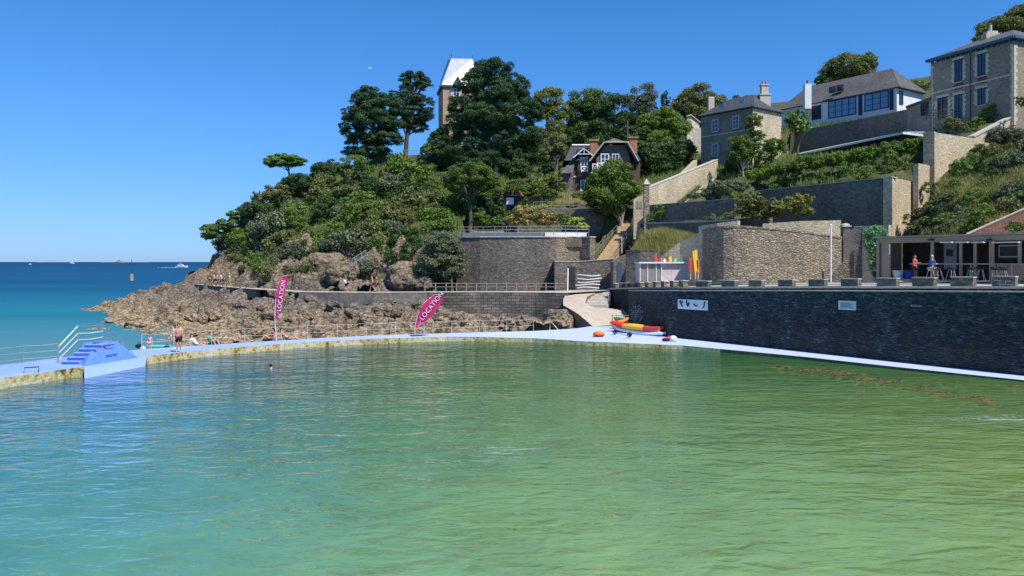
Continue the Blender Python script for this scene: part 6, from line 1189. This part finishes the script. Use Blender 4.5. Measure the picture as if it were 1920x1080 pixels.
# bags on the beach
for (u, v, z, s_, m_, lab) in ((261,653,.0,.28,'cloth_black','black beach bag left of the small child'),(268,656,.0,.2,'cloth_white','white and black beach bag by the blue steps'),(407,648,.3,.26,'cloth_maroon','dark maroon bag beside the person in green'),(313,655.5,.0,.25,'cloth_black','black bag on the wet sand left of the standing man')):
    p = G(u, v, z); mb = MB(); mb.ball((p.x, p.y, p.z+s_*.55), (s_*1.1, s_*.6, s_*.6), 10); mb.tube([(p.x-s_*.5, p.y, p.z+s_), (p.x, p.y, p.z+s_*1.6), (p.x+s_*.5, p.y, p.z+s_)], .02, 5); tag(mb.build('beach_bag', M[m_]), lab, 'bag')
mb = MB(); p = G(298, 652, -.1); mb.ball((p.x, p.y, p.z+.12), (1.1, .35, .09), 14); o = mb.build('paddle_board', M['aqua']); tag(o, 'aqua edged board lying on the sand right of the child', 'board')
# ------------------------------------------------------------ feather banners
def text_mesh(s, size, depth=.01):
    cu = bpy.data.curves.new('txt', 'FONT'); cu.body = s; cu.size = size; cu.extrude = depth; cu.align_x = 'LEFT'; cu.space_character = 1.05
    o = bpy.data.objects.new('txt', cu); COL.objects.link(o); dg = bpy.context.evaluated_depsgraph_get(); me = bpy.data.meshes.new_from_object(o.evaluated_get(dg)); bpy.data.objects.remove(o); return me
def banner(label, D, base, left, right, pole, ta, tb, size, chev):
    t_ = thing('feather_banner', label, 'banner', P(*base, D)); y0 = D; mb = MB()
    L = [P(u, v, D) for u, v in left]; R_ = [P(u, v, D) for u, v in right]; n = len(L); wv = lambda k: .05*math.sin(k*1.3)
    for s_, off in ((0, -.01), (1, .01)):
        vs = [p+Vector((0, off+wv(i), 0)) for i, p in enumerate(L)]+[p+Vector((0, off+wv(i+.8), 0)) for i, p in enumerate(R_)]
        fs = [(i, i+1, n+i+1, n+i) if s_ == 0 else (n+i, n+i+1, i+1, i) for i in range(n-1)]; mb.add(vs, fs, 0, True)
    mb.build('cloth', M['pink'], t_)
    mb = MB(); mb.tube([P(u, v, D) for u, v in pole], [.03, .025, .02, .015, .012, .01][:len(pole)], 6); mb.build('pole', M['white_metal'], t_)
    a_, b_ = P(*ta, D), P(*tb, D); an = math.atan2(b_.z-a_.z, b_.x-a_.x); me = text_mesh('LOCATION', size); from_ = a_
    from mathutils import Matrix
    me.transform(Matrix.Rotation(math.pi/2, 4, 'X')); me.transform(Matrix.Rotation(-an, 4, 'Y')); o = link('lettering', me, M['white_paint'], t_); o.location = (a_-wloc(t_)); o.location.y -= .1
    for k in range(chev):
        mb = MB(); f_ = -.12-.09*k; d = (b_-a_); c_ = a_+d*f_; pr = Vector((-d.z, 0, d.x)).normalized()*(.2-.05*k); dd = d.normalized()*.16; c_.y -= .09
        mb.tube([c_+pr+dd, c_-dd*.3, c_-pr*.6+dd], .018, 5); mb.build('chevron', M['white_paint'], t_)
    return t_
banner('leaning magenta feather banner reading LOCATION in white on the pool edge', 60, (779, 628), [(778,614),(779,603),(784,590),(790,578),(797,567),(806,558),(816,552.5),(826,551)], [(781,615),(787,612),(797,604),(808,593),(818,582),(826,570),(831,560),(832,555)], [(778,628),(778,612),(783,590),(796,567),(815,552),(831,553.5)], (793, 601), (825, 560), .5, 3)
banner('upright slim magenta feather banner reading LOCATION at the foot of the rocks', 56.5, (518, 640), [(515,595),(515,582),(516,568),(518,552),(521,538),(525,526),(531,518),(538,515)], [(517,596),(523,594),(527,582),(531,567),(534,550),(537,536),(540,525),(541,517)], [(518,640),(515,596),(517,560),(521,537),(530,518),(541,515.5)], (527, 584), (535.5, 528), .43, 2)
# ------------------------------------------------------------ kayaks and floats by the ramp
def inflatable(name, label, p0, p1, r, w_, segs, hull, cat='kayak'):
    t_ = thing(name, label, cat, (p0+p1)/2); d = p1-p0; L_ = d.length; t = d.normalized(); sdv = Vector((-t.y, t.x, 0)).normalized()
    for s_ in (-1, 1):
        prev = 0
        for (f0, f1, m_) in segs:
            P_, Rr = [], []
            for k in range(7):
                f = f0+(f1-f0)*k/6; wd = w_*math.sin(math.pi*min(1, max(0, .06+f*.88)))**.45; P_.append(p0+d*f+sdv*s_*wd*.5+Vector((0, 0, .16*(2*f-1)**4+r))); Rr.append(r*(.45+.55*math.sin(math.pi*min(.97, max(.03, f)))**.4))
            mb = MB(); mb.tube(P_, Rr, 10); mb.build('side_tube', M[m_], t_)
    mb = MB(); c_ = (p0+p1)/2; P_ = [p0+d*f+Vector((0, 0, -.02+.16*(2*f-1)**4)) for f in np.linspace(.03, .97, 9)]; mb.tube(P_, [r*(.5+.9*math.sin(math.pi*f)**.5) for f in np.linspace(.03, .97, 9)], 10); mb.build('hull', M[hull], t_)
    for f in (.35, .65): mb = MB(); q_ = p0+d*f; mb.box((q_.x, q_.y, q_.z+r*1.5), (.25, w_*.8, .08), math.atan2(d.y, d.x)); mb.build('seat', M['cloth_black'], t_)
    return t_
ka, kb = P(1149, 624, 65.2), P(1239, 634.5, 61.2)
kb.z = .62; ka.z = .75
inflatable('inflatable_kayak', 'large red and yellow inflatable kayak on a trolley on the blue walkway', ka, kb, .2, .8, ((0, .3, 'red'), (.3, .72, 'yellow'), (.72, 1, 'red')), 'white_paint')
kk = inflatable('inflatable_kayak', 'white and blue inflatable kayak lying under the red and yellow one', ka+Vector((.3, -.35, -.35)), kb+Vector((.15, -.25, -.36)), .16, .8, ((0, 1, 'white_paint'),), 'mid_blue')
tr_ = thing('kayak_trolley', 'small dark wheeled trolley under the stacked kayaks', 'trolley', (12, 63, .35))
for u, v in ((1154, 626), (1181, 632)):
    p = G(u, v+1, .38); mb = MB(); mb.tube([p+Vector((-.05, 0, .2)), p+Vector((.05, .35, .2))], .18, 12); mb.build('wheel', M['black'], tr_)
mb = MB(); mb.tube([G(1152, 630, .38)+Vector((0, 0, .25)), G(1179, 636, .38)+Vector((0, 0, .25))], .03, 6); mb.build('frame', M['metal'], tr_)
p = G(1123, 631.5, .34); t_ = thing('rescue_float', 'round orange red float lying on the blue walkway', 'float', p); mb = MB(); mb.ball((p.x, p.y+.1, p.z+.24), (.46, .4, .2), 16); mb.build('top', M['orange'], t_); mb = MB(); mb.ball((p.x, p.y+.1, p.z+.15), (.47, .41, .15), 16); mb.build('rim', M['cloth_red'], t_)
rk = thing('green_rack', 'small green metal rack with orange kayaks under the promenade wall', 'rack', P(1163, 612, 68.3))
for u in (1148, 1156, 1169, 1178): p = P(u, 0, 68.3); mb = MB(); mb.tube([(p.x, p.y, .4), (p.x, p.y, 1.55)], .035, 6); mb.build('post', M['green'], rk)
for z in (.85, 1.2, 1.45): mb = MB(); mb.tube([(P(1147, 0, 68.3).x, 68.3, z), (P(1179, 0, 68.3).x, 68.3, z)], .03, 6); mb.build('bar', M['green'], rk)
inflatable('orange_kayak', 'small orange kayak stored on the green rack', Vector((P(1150, 0, 67.4).x, 67.4, .72)), Vector((P(1177, 0, 67.9).x, 67.9, .98)), .13, .4, ((0, .4, 'red'), (.4, 1, 'orange')), 'orange')
inflatable('orange_kayak', 'second orange red kayak lying below the one on the green rack', Vector((P(1149, 0, 66.9).x, 66.9, .4)), Vector((P(1172, 0, 67.2).x, 67.2, .5)), .12, .4, ((0, 1, 'red'),), 'orange')
p = G(1256, 640, .3); t_ = thing('beach_bag', 'white and red bags dropped at the foot of the dark sea wall', 'bag', p)
mb = MB(); mb.ball((p.x+.25, p.y, p.z+.2), (.3, .25, .24), 10); mb.build('white_bag', M['cloth_white'], t_); mb = MB(); mb.ball((p.x-.3, p.y, p.z+.12), (.3, .2, .16), 10); mb.build('dark_bag', M['cloth_black'], t_); mb = MB(); mb.tube([(p.x-.4, p.y-.1, p.z+.15), (p.x-.05, p.y-.1, p.z+.42)], .06, 6); mb.build('red_strap', M['red'], t_)
# paddle board rack
rk = thing('board_rack', 'rack of five white paddleboards before the rubble wall', 'rack', P(1104, 540, 86))
for u in (1082, 1102, 1122): p = P(u, 541, 86.5); mb = MB(); mb.tube([(p.x, p.y, 3.0), (p.x, p.y, Zv(512, 86.5))], .035, 6); mb.build('post', M['metal'], rk)
for i, (v, u0, u1) in enumerate(((516, 1083, 1126), (522.5, 1082, 1128), (528.5, 1083, 1125), (533.5, 1079, 1125), (539, 1082, 1124))):
    a_, b_ = P(u0, v, 86), P(u1, v, 86); mb = MB(); Q = [a_.lerp(b_, f)+Vector((0, 0, .12*math.cos(f*5+i)*.6)) for f in np.linspace(0, 1, 9)]
    for k in range(8):
        w0, w1 = [.33*math.sin(math.pi*min(.95, max(.05, x/8)))**.5 for x in (k, k+1)]; q0, q1 = Q[k], Q[k+1]
        mb.add([q0+Vector((0, -w0, -.05)), q1+Vector((0, -w1, -.05)), q1+Vector((0, w1, -.05)), q0+Vector((0, w0, -.05)), q0+Vector((0, -w0, .05)), q1+Vector((0, -w1, .05)), q1+Vector((0, w1, .05)), q0+Vector((0, w0, .05))], [(0,3,2,1), (4,5,6,7), (0,1,5,4), (2,3,7,6)])
    o = mb.build('paddle_board', M['white_paint']); tag(o, 'white paddleboard on the rack by the rubble wall, %s from the top' % W10[i], 'paddleboard', 'paddleboards stored on the rack')
mb = MB(); p = P(1064, 545, 85.5); mb.tube([(p.x, p.y, 3), (p.x+.05, p.y, Zv(503, 85.5))], .09, 8); tag(mb.build('white_pole', M['white_paint']), 'thick white pole standing at the end of the wooden fence', 'pole')
# shed
sh = thing('shed', 'low pinkish white panelled shed with a framed glass end on the promenade', 'shed', P(1255, 525, 74)); a_, b_ = pts((1199, 74.6), (1292, 74)); zt_ = Zv(494, 74)
mb = MB(); mb.box(((a_[0]+b_[0])/2, 75.6, (3.6+zt_)/2), (b_[0]-a_[0], 2.6, zt_-3.6)); mb.build('body', m_brick('pale pink panels', (.72,.6,.56), (.68,.56,.52), (.5,.42,.4), .35, 3, .012, .3), sh)
fa, fb = (a_[0], 74.3), (b_[0], 74.3)
mb = MB(); fbox(mb, fa, fb, 1199, 1238, 495, 527, .04, .0); mb.build('glass_panel', m_plain('grey mesh panel', (.25,.23,.22), .7, 0, .1), sh)
for u in (1200, 1214, 1230, 1240, 1291): mb = MB(); fbox(mb, fa, fb, u-.7, u+.7, 494, 527, .06, .045); mb.build('post', M['white_paint'], sh)
mb = MB(); mb.box(((a_[0]+b_[0])/2, 75.5, zt_+.08), (b_[0]-a_[0]+.3, 3.0, .14)); mb.build('roof', M['white_paint'], sh)
# flags / kayak bows behind shed
for i, (u, v0, v1, m_, lab) in enumerate(((1230,476,494,'red','slim red flag leaning behind the pink shed'),(1240,484,494,'terracotta','small brown red flag second from the left behind the shed'),(1246,485,494,'cloth_white','cream pennant between the flags behind the shed'),(1257,480,494,'yellow','pale yellow flag behind the middle of the shed'),(1266,484,494,'aqua','greenish flag right of the pale yellow one behind the shed'),(1277,479,494,'leaf','green and white flag behind the right half of the shed'),(1295,484,522,'red','tall red flag standing right of the shed'),(1304,468,522,'yellow','big yellow windsurf sail right of the shed'),(1309,486,522,'orange','orange red sail at the right of the yellow one'))):
    D_ = 76.2 if i < 6 else 66; t_ = thing('small_flag', lab, 'flag', P(u, v1, D_)); w_ = 6 if i != 7 else 11; m2 = {'leaf': 'cloth_green'}.get(m_, m_); mb = MB()
    a_ = P(u-w_*.5, v0+3, D_); b_ = P(u+w_*.3, v0, D_); c_ = P(u+w_*.5, v1-(v1-v0)*.35, D_); d_ = P(u-w_*.1, v1-(2 if i < 6 else 8), D_); mb.hexa([a_+Vector((0, .03, 0)), b_+Vector((0, .03, 0)), c_+Vector((0, .03, 0)), d_+Vector((0, .03, 0))][::-1], [a_, b_, c_, d_][::-1]); mb.build('cloth', M[m2], t_)
    mb = MB(); mb.tube([P(u, v1+2, D_+.08), P(u+w_*.1, v0, D_+.08)], .03, 5); mb.build('pole', M['white_metal'], t_)
p = P(1558, 531, 64); mb = MB(); t_ = thing('flagpole', 'tall slim white pole in front of the curved stone wall', 'pole', p); mb.tube([p, (p.x, p.y, Zv(424, 64))], .07, 8); mb.build('pole', M['white_paint'], t_); mb = MB(); mb.ball((p.x, p.y, Zv(424, 64)+.06), .1, 8); mb.build('finial', M['white_paint'], t_)
# gate post, gate, stair wall beside the curved wall
gp = thing('gate_post', 'round topped stone gate post right of the curved wall', 'gate post', P(1585, 450, 71)); p = P(1585, 500, 71); mb = MB(); mb.box((p.x, p.y, 7.6), (.62, .62, 3.6)); mb.build('shaft', M['granite_grey'], gp); mb = MB(); mb.ball((p.x, p.y, 9.5), (.42, .42, .25), 12); mb.box((p.x, p.y, 9.46), (.8, .8, .12)); mb.build('cap', M['coping'], gp)
gt = thing('gate', 'grey slatted gate between the stone post and the stair wall', 'gate', P(1596, 470, 66.3)); a_, b_ = pts((1590, 66.4), (1601, 66.3))
for k in range(4): mb = MB(); fbox(mb, a_, b_, 1590.5+k*2.7, 1592.6+k*2.7, 431+abs(k-1.5)*-1.5, 482, .05, 0); mb.build('slat', m_plain('grey gate timber', (.17,.16,.15), .8), gt)
sv = thing('stone_stair_wall', 'rough stone wall with sloping top and a square pier left of the ivy', 'wall', P(1600, 520, 64.5))
a_ = pts((1556, 64.8), (1603, 64)); mb = MB(); wall_strip(mb, a_, 3.8, [5.0, 7.3], .6, 1); mb.build('sloping_wall', M['granite_brown'], sv)
a_ = pts((1601, 63.9), (1617, 63.6)); mb = MB(); wall_strip(mb, a_, 3.8, 9.15, .9, 1); mb.build('pier', M['granite_grey'], sv)
a_ = pts((1617, 63.6), (1666, 61.9)); mb = MB(); wall_strip(mb, a_, 3.8, 9.15, .5, 1); mb.build('sunlit_wall', M['granite_cream'], sv)
# ------------------------------------------------------------ cafe
ca, cb = (27.75, 58.0), (40.0, 40.2); cf = thing('cafe', 'long low beach cafe with a pale fascia and open dark front', 'cafe', (32, 53, 4.9)); r = ang(ca, cb); n = Vector((math.sin(r), -math.cos(r), 0)); t3 = Vector((math.cos(r), math.sin(r), 0))
def cfq(u, off=0): p = onl(ca, cb, u); return Vector((p.x, p.y, 0))+n*off
cback = [(cb[0]+4, cb[1]+3.2), (ca[0]+4, ca[1]+3.2)]
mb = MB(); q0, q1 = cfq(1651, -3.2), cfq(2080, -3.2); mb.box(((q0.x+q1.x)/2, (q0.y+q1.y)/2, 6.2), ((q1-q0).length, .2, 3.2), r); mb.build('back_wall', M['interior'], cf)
pw_ = m_plain('beige painted boards', (.37,.28,.19), .8, 0, .08, 2, .1)
mb = MB(); f0, f1 = cfq(1645, 0), cfq(2080, 0); c_ = (f0+f1)/2; mb.box((c_.x, c_.y, 7.78), ((f1-f0).length, .16, .36), r); mb.build('fascia', pw_, cf)
mb = MB(); c2 = c_-n*1.7; mb.box((c2.x, c2.y, 8.04), ((f1-f0).length+.5, 4.0, .12), r); mb.build('roof', m_plain('grey felt roof', (.3,.3,.28), .9, 0, .15, 2, .2), cf)
mb = MB(); c2 = c_-n*1.7; mb.box((c2.x, c2.y, 4.88), ((f1-f0).length, 3.6, .12), r); mb.build('floor', M['concrete'], cf)
mb = MB(); fbox(mb, ca, cb, 1652, 1669, 452, 527, .1, -.12); mb.build('end_panel', pw_, cf)
e0 = cfq(1652, -.1); e1 = cfq(1652, -3.2); c2 = (e0+e1)/2; mb = MB(); mb.box((c2.x-.3, c2.y, 6.3), (3.2, .16, 3.0), r+math.pi/2); mb.build('end_wall', pw_, cf)
for u0, u1 in ((1744.5, 1750), (1798, 1803), (1825, 1830), (1854, 1863), (1908, 1914), (1960, 1970)): mb = MB(); fbox(mb, ca, cb, u0, u1, 452, 530, .14, -.16); mb.build('column', pw_, cf)
mb = MB(); fbox(mb, ca, cb, 1752, 1776, 455, 505, .08, -1.4); mb.build('white_partition', m_plain('grey white partition', (.25,.24,.24), .8, 0, .05), cf)
mb = MB(); fbox(mb, ca, cb, 1757, 1769, 467, 480, .03, -1.3); mb.build('menu_board', M['navy'], cf)
mb = MB(); fbox(mb, ca, cb, 1667, 1669.5, 458, 477, .03, .01); mb.build('notice', M['white_paint'], cf)
scn = thing('framed_screen', 'large dark board in a pale frame on the cafe wall', 'board', fpt(ca, cb, 1888, 484, .1)); mb = MB(); fbox(mb, ca, cb, 1866, 1909, 458, 488, .06, -.5); mb.build('board', M['interior'], scn)
for (u0, u1, v0, v1) in ((1867,1908,459,461.5),(1867,1908,480,482.5),(1867,1869,461.5,480),(1906,1908,461.5,480)): mb = MB(); fbox(mb, ca, cb, u0, u1, v0, v1, .04, -.43); mb.build('frame', M['pale_wood'], scn)
for i, (u0, u1) in enumerate(((1770, 1792), (1799, 1821), (1829, 1851), (1867, 1917))):
    mb = MB(); fbox(mb, ca, cb, u0, u1, 453.5, 455.6, .5, .1); o = mb.build('folded_awning', M['cloth_white']); tag(o, 'white folded awning strip under the cafe fascia, %s from the left' % W10[i], 'awning', 'awning strips of the cafe front')
for i, u in enumerate((1749, 1857)): mb = MB(); fbox(mb, ca, cb, u-5, u+4, 448.5, 451, .2, .09); tag(mb.build('wall_lamp', M['black']), 'flat black lamp under the cafe roof edge, %s one' % ('left', 'right')[i], 'lamp')
# interior jumble
for (u, v0, v1, m_, lab, o_) in ((1702, 500, 518, 'deep_blue', 'deep blue plastic tub in the dark cafe store', -2.0), (1683, 494, 512, 'cloth_white', 'pale heap of fabric in the dark cafe store', -2.4)):
    p = P(u, v1, 57.6); mb = MB(); mb.tube([(p.x, p.y, 4.95), (p.x, p.y, 5.5)], [.3, .4], 14); mb.tube([(p.x, p.y, 5.5), (p.x, p.y, 5.56)], [.43, .43], 14); tag(mb.build('storage_tub', M[m_]), lab, 'tub')
ct = thing('bar_counter', 'long pale bar counter along the cafe front with slender posts', 'counter', fpt(ca, cb, 1830, 510, 1.2)); 
mb = MB(); fbox(mb, ca, cb, 1724, 2000, 494, 496, .45, .9); mb.build('counter_top', M['pale_wood'], ct)
for u in (1734, 1768, 1804, 1836, 1880, 1912): mb = MB(); fbox(mb, ca, cb, u-1.2, u+1.2, 496.3, 528, .07, 1.1); mb.build('post', M['pale_wood'], ct)
mb = MB(); fbox(mb, ca, cb, 1873, 1990, 497, 526, .04, .3); mb.build('timber_front', M['wood'], ct)
stool0 = None
for i, u in enumerate((1786, 1811, 1848, 1866, 1892, 1908)):
    p = fpt(ca, cb, u, 0, 2.0); p.z = 4.97
    if stool0 is None:
        stool0 = thing('bar_stool', 'black seated bar stool with wooden legs, first from the left', 'stool', p, 'bar stools at the cafe counter')
        mb = MB(); mb.ball((0, 0, .76), (.24, .24, .06), 12); mb.build('seat', M['black'], stool0, offset=(0, 0, 0))
        mb = MB(); P_ = [(math.cos(a)*.24, math.sin(a)*.24, .86) for a in np.linspace(-.3, math.pi+.3, 9)]; mb.tube(P_, .04, 6); mb.build('backrest', M['black'], stool0, offset=(0, 0, 0))
        for sx, sy in ((1,1),(1,-1),(-1,1),(-1,-1)): mb = MB(); mb.tube([(sx*.1, sy*.1, .73), (sx*.24, sy*.24, 0)], [.022, .016], 6); mb.build('leg', M['pale_wood'], stool0, offset=(0, 0, 0))
        mb = MB(); mb.tube([(.19*math.cos(a), .19*math.sin(a), .3) for a in np.linspace(0, 6.28, 9)], .012, 5); mb.build('foot_ring', M['dark_metal'], stool0, offset=(0, 0, 0)); stool0.rotation_euler[2] = .3
    else:
        c_ = copy_tree(stool0, None, 'black seated bar stool with wooden legs, %s from the left' % W10[i]); c_.location = p; c_.rotation_euler[2] = random.random()*3
p = fpt(ca, cb, 1743, 0, 2.0); p.z = 4.96; person('woman in a red top with bare arms standing at the cafe counter', p, .5, 'stand', 1.68, 'skin', 'hair_brown', .25, 'cloth_red', 'cloth_maroon', arms='front', lower='trousers')
p = fpt(ca, cb, 1775, 0, 2.1); p.z = 4.97; person('grey haired man in a blue shirt sitting on a stool at the counter', p, 1.9, 'stool', 1.8, 'skin', 'hair_grey', 0, 'cloth_blue', 'cloth_white', arms='front')
c_ = copy_tree(stool0, None, 'black bar stool under the seated man in blue'); c_.location = p
# brown tile roof right
br = thing('tiled_roof_building', 'brown tiled hipped roof rising behind the right end of the cafe', 'building', P(1900, 440, 60))
mb = MB(); rp = [P(1812, 441, 59), P(1930, 442, 55), P(2080, 442, 50), P(2080, 330, 55), P(1925, 392, 58), P(2080, 390, 66), P(1850, 430, 66)]
mb.add(rp, [(0,1,4), (1,2,3,4), (0,4,6), (4,3,5,6)]); mb.build('roof', M['tile'], br)
mb = MB(); mb.tube([rp[0]+Vector((0, -.05, .05)), rp[4]+Vector((0, -.05, .08)), rp[3]+Vector((0, -.05, .08))], .12, 6); mb.build('ridge', M['cream_stone'], br)
mb = MB(); mb.prism([(p.x+.3, p.y+.4) for p in (rp[0], rp[1], rp[2], rp[5], rp[6])], 4.8, 8.1); mb.build('wall', M['cream_stone'], br)
# ------------------------------------------------------------ rocks as things, boats, beacon
def boulder(label, p, r, seed, m_='rock'):
    rg = np.random.default_rng(seed); bm = bmesh.new(); bmesh.ops.create_icosphere(bm, subdivisions=4, radius=1)
    for v_ in bm.verts:
        d = v_.co.normalized(); f_ = 1+.3*mn.fractal(d*1.3+Vector((seed, 0, 0)), 1, 2, 4); c_ = mn.voronoi(d*2.1+Vector((seed, 3, 0)))[0]; v_.co = Vector((d.x*r[0], d.y*r[1], d.z*r[2]))*(f_-.18*c_[0]+.1)
    me = bpy.data.meshes.new('boulder'); bm.to_mesh(me); bm.free(); o = link('boulder', me, M[m_]); o.location = p; return tag(o, label, 'rock')
boulder('large pale rounded rock with a shadowed left side beside the coastal path', P(757, 522, 89.8), (2.0, 1.8, 2.0), 3)
boulder('broken brown rock right of the pale rounded one by the path', P(790, 532, 89), (1.4, 1.3, 1.0), 4); boulder('big reddish rock under the dark bushes at the middle of the cliff', P(610, 498, 94.5), (2.8, 2.0, 1.6), 5)
boulder('orange brown rock face left of the rock steps', P(640, 512, 91.5), (2.2, 1.6, 1.5), 9); boulder('flat pale boulder at the sea end of the foreshore', P(238, 603, 86), (2.4, 1.6, .8), 6); boulder('pale slab of rock near the tip of the foreshore', P(266, 612, 79), (1.8, 1.3, .7), 7)
boulder('dark rough rock at the foot of the ramp behind the rope', P(1045, 606, 72.5), (1.5, 1.6, 1.3), 12); boulder('brown rock below the fenced path left of the ramp', P(1000, 612, 73), (1.4, 1.2, .8), 13)
_bl = []
for k in range(5):
    bd_ = boulder('loose angular boulder lying among the tan foreshore rocks', (0, 0, -50), (1, .8, .6), 40+k); bd_['group'] = 'loose boulders on the foreshore'; _bl.append(bd_)
rg = np.random.default_rng(9); n_ = 0
while n_ < 70:
    u, v = rg.uniform(230, 1010), rg.uniform(568, 632); z_ = rg.uniform(-.1, .9); p = G(u, v, z_)
    if not (p.y > 62 and p.y < 84 and p.x < 4) or p.y < np.interp(p.x, [-30, -20, -10, 5], [66, 60, 66, 69]): continue
    zz = h1(p.x, p.y)
    if zz < -.45 or zz > 2.4: continue
    o = _bl[n_] if n_ < 5 else _bl[n_ % 5].copy()
    if n_ >= 5: COL.objects.link(o)
    s_ = .35+.9*rg.random()**2; o.location = (p.x, p.y, zz+.12+s_*.15); o.scale = (s_*1.1, s_, s_); o.rotation_euler = (rg.random()*.6, rg.random()*.6, rg.random()*6.28); n_ += 1
def boat(name, label, cat, u, v, L, build):
    p = G(u, v, -.5); t_ = thing(name, label, cat, p); build(t_, p, L); return t_
def hullm(p, L, w_, h, d=1, z0=-.3):
    mb = MB(); S = [(-.5, .8, 0), (-.2, 1, 0), (.2, .9, .1), (.42, .45, .3), (.5, .03, .45)]; vs = []
    for f, b, rs in S:
        for sy in (-1, 1): vs += [(p.x+f*L*d, p.y+sy*b*w_*.35, p.z+z0), (p.x+f*L*d, p.y+sy*b*w_*.5, p.z+h*(1+rs))]
    n = len(S); fs = []
    for i in range(n-1): a = i*4; fs += [(a, a+4, a+5, a+1), (a+2, a+3, a+7, a+6), (a+1, a+5, a+7, a+3), (a, a+2, a+6, a+4)]
    fs += [(0, 1, 3, 2), ((n-1)*4, (n-1)*4+2, (n-1)*4+3, (n-1)*4+1)]; mb.add(vs, fs); return mb
def b_yacht(t_, p, L):
    hullm(p, L, 4.2, 1.6).build('hull', M['white_paint'], t_); mb = MB(); mb.hexa([(p.x-.35*L, p.y-1.5, p.z+1.6), (p.x+.22*L, p.y-1.3, p.z+1.7), (p.x+.22*L, p.y+1.3, p.z+1.7), (p.x-.35*L, p.y+1.5, p.z+1.6)], [(p.x-.3*L, p.y-1.3, p.z+3.4), (p.x+.06*L, p.y-1.1, p.z+3.4), (p.x+.06*L, p.y+1.1, p.z+3.4), (p.x-.3*L, p.y+1.3, p.z+3.4)]); mb.build('cabin', M['white_paint'], t_)
    mb = MB(); mb.box((p.x-.12*L, p.y-1.42, p.z+2.5), (L*.3, .1, .6)); mb.build('window', M['navy'], t_)
    mb = MB(); mb.box((p.x-.12*L, p.y, p.z+4.6), (L*.2, 1.6, .2)); mb.tube([(p.x-.12*L, p.y, p.z+3.3), (p.x-.16*L, p.y, p.z+6.4)], .12, 6); mb.build('flybridge', M['white_paint'], t_)
boat('motor_yacht', 'white motor yacht with a cabin crossing the bay left of the headland', 'boat', 341, 501.3, 14.5, b_yacht)
p = G(341, 501.6, -.5); rg = np.random.default_rng(5); mb = MB()
for k in range(14): x = p.x-6-k*1.6+rg.normal()*.5; mb.ball((x, p.y+rg.normal()*1.2, -.5), (1.3, .9+k*.05, .3*(1-k/18)), 8)
tag(mb.build('wake', M['white_wall']), 'white foaming wake trailing behind the motor yacht', 'wake', kind='stuff')
def b_sail(t_, p, L): hullm(p, L, 5, 2.2).build('hull', M['white_paint'], t_); mb = MB(); mb.box((p.x, p.y, p.z+4), (L*.45, 4, 3)); mb.build('cabin', M['white_paint'], t_); mb = MB(); mb.tube([(p.x, p.y, p.z+2), (p.x, p.y, p.z+13)], .4, 6); mb.build('mast', M['white_paint'], t_)
boat('far_boat', 'tiny white boat with a mast far out near the horizon', 'boat', 135, 494.2, 18, b_sail)
boat('small_boat', 'tiny white speedboat far out at the left', 'boat', 56, 496, 8, lambda t_, p, L: (hullm(p, L, 3, 1.2).build('hull', M['white_paint'], t_), MB().box((p.x, p.y, p.z+1.8), (2.5, 2, 1)).build('cabin', M['white_wall'], t_)))
def b_ship(t_, p, L):
    hullm(p, L, 16, 8).build('hull', m_plain('haze-paled red hull', (.42,.3,.28), .8), t_)  # ship colours lightened to carry the distance haze
    mb = MB(); mb.box((p.x-.1*L, p.y, p.z+13), (L*.3, 12, 10)); mb.build('superstructure', m_plain('haze-paled buff', (.45,.33,.28), .8), t_); mb = MB(); mb.tube([(p.x, p.y, p.z+14), (p.x, p.y, p.z+28)], 1.0, 6); mb.build('mast', M['metal'], t_)
boat('cargo_ship', 'haze-paled reddish ship on the horizon between the yacht and the far boat', 'ship', 224, 492.8, 66, b_ship)
bc = thing('beacon', 'slim sea beacon pole on a short buff base in the bay', 'beacon', G(247, 526, -.5)); p = G(247, 526, -.5); mb = MB(); mb.tube([p, p+Vector((0, 0, 2.4))], [.7, .45], 12); mb.build('base', m_plain('ochre base', (.4,.3,.16), .8), bc); mb = MB(); mb.tube([p+Vector((0, 0, 2.4)), p+Vector((0, 0, 7.6))], .1, 6); mb.build('pole', M['dark_metal'], bc); mb = MB(); mb.tube([p+Vector((0, 0, 7.3)), p+Vector((0, 0, 8.0))], .25, 8); mb.build('topmark', M['yellow'], bc)
mb = MB()
for (u, w_, h_) in ((100, 60, 10), (118, 40, 14), (131, 30, 9), (255, 50, 7), (205, 30, 8)):
    D_ = 14000; x = (u-960)/F*D_; mb.add([(x-w_*6, D_, -2), (x-w_*3, D_-200, -2), (x+w_*4, D_-100, -2), (x+w_*6, D_, -2), (x, D_+300, -2), (x-w_*1.5, D_, h_*1.6), (x+w_*2, D_+20, h_*1.3)], [(0,1,5), (1,2,6,5), (2,3,6), (3,4,6), (4,5,6), (4,0,5)])
tag(mb.build('far_islets', m_plain('hazy blue islets', (.22,.28,.36), .9)), 'faint hazy islets on the horizon', kind='structure')
mb = MB(); p = P(693, 128, 90); mb.ball(p, (.22, .08, .08), 8); mb.add([p, p+Vector((-.5, 0, .22)), p+Vector((-.1, .12, .05)), p+Vector((.5, 0, .22)), p+Vector((.1, .12, .05))], [(0, 1, 2), (0, 4, 3)]); tag(mb.build('seagull', M['cloth_white']), 'tiny white seagull in the open sky left of the tall pines', 'bird')
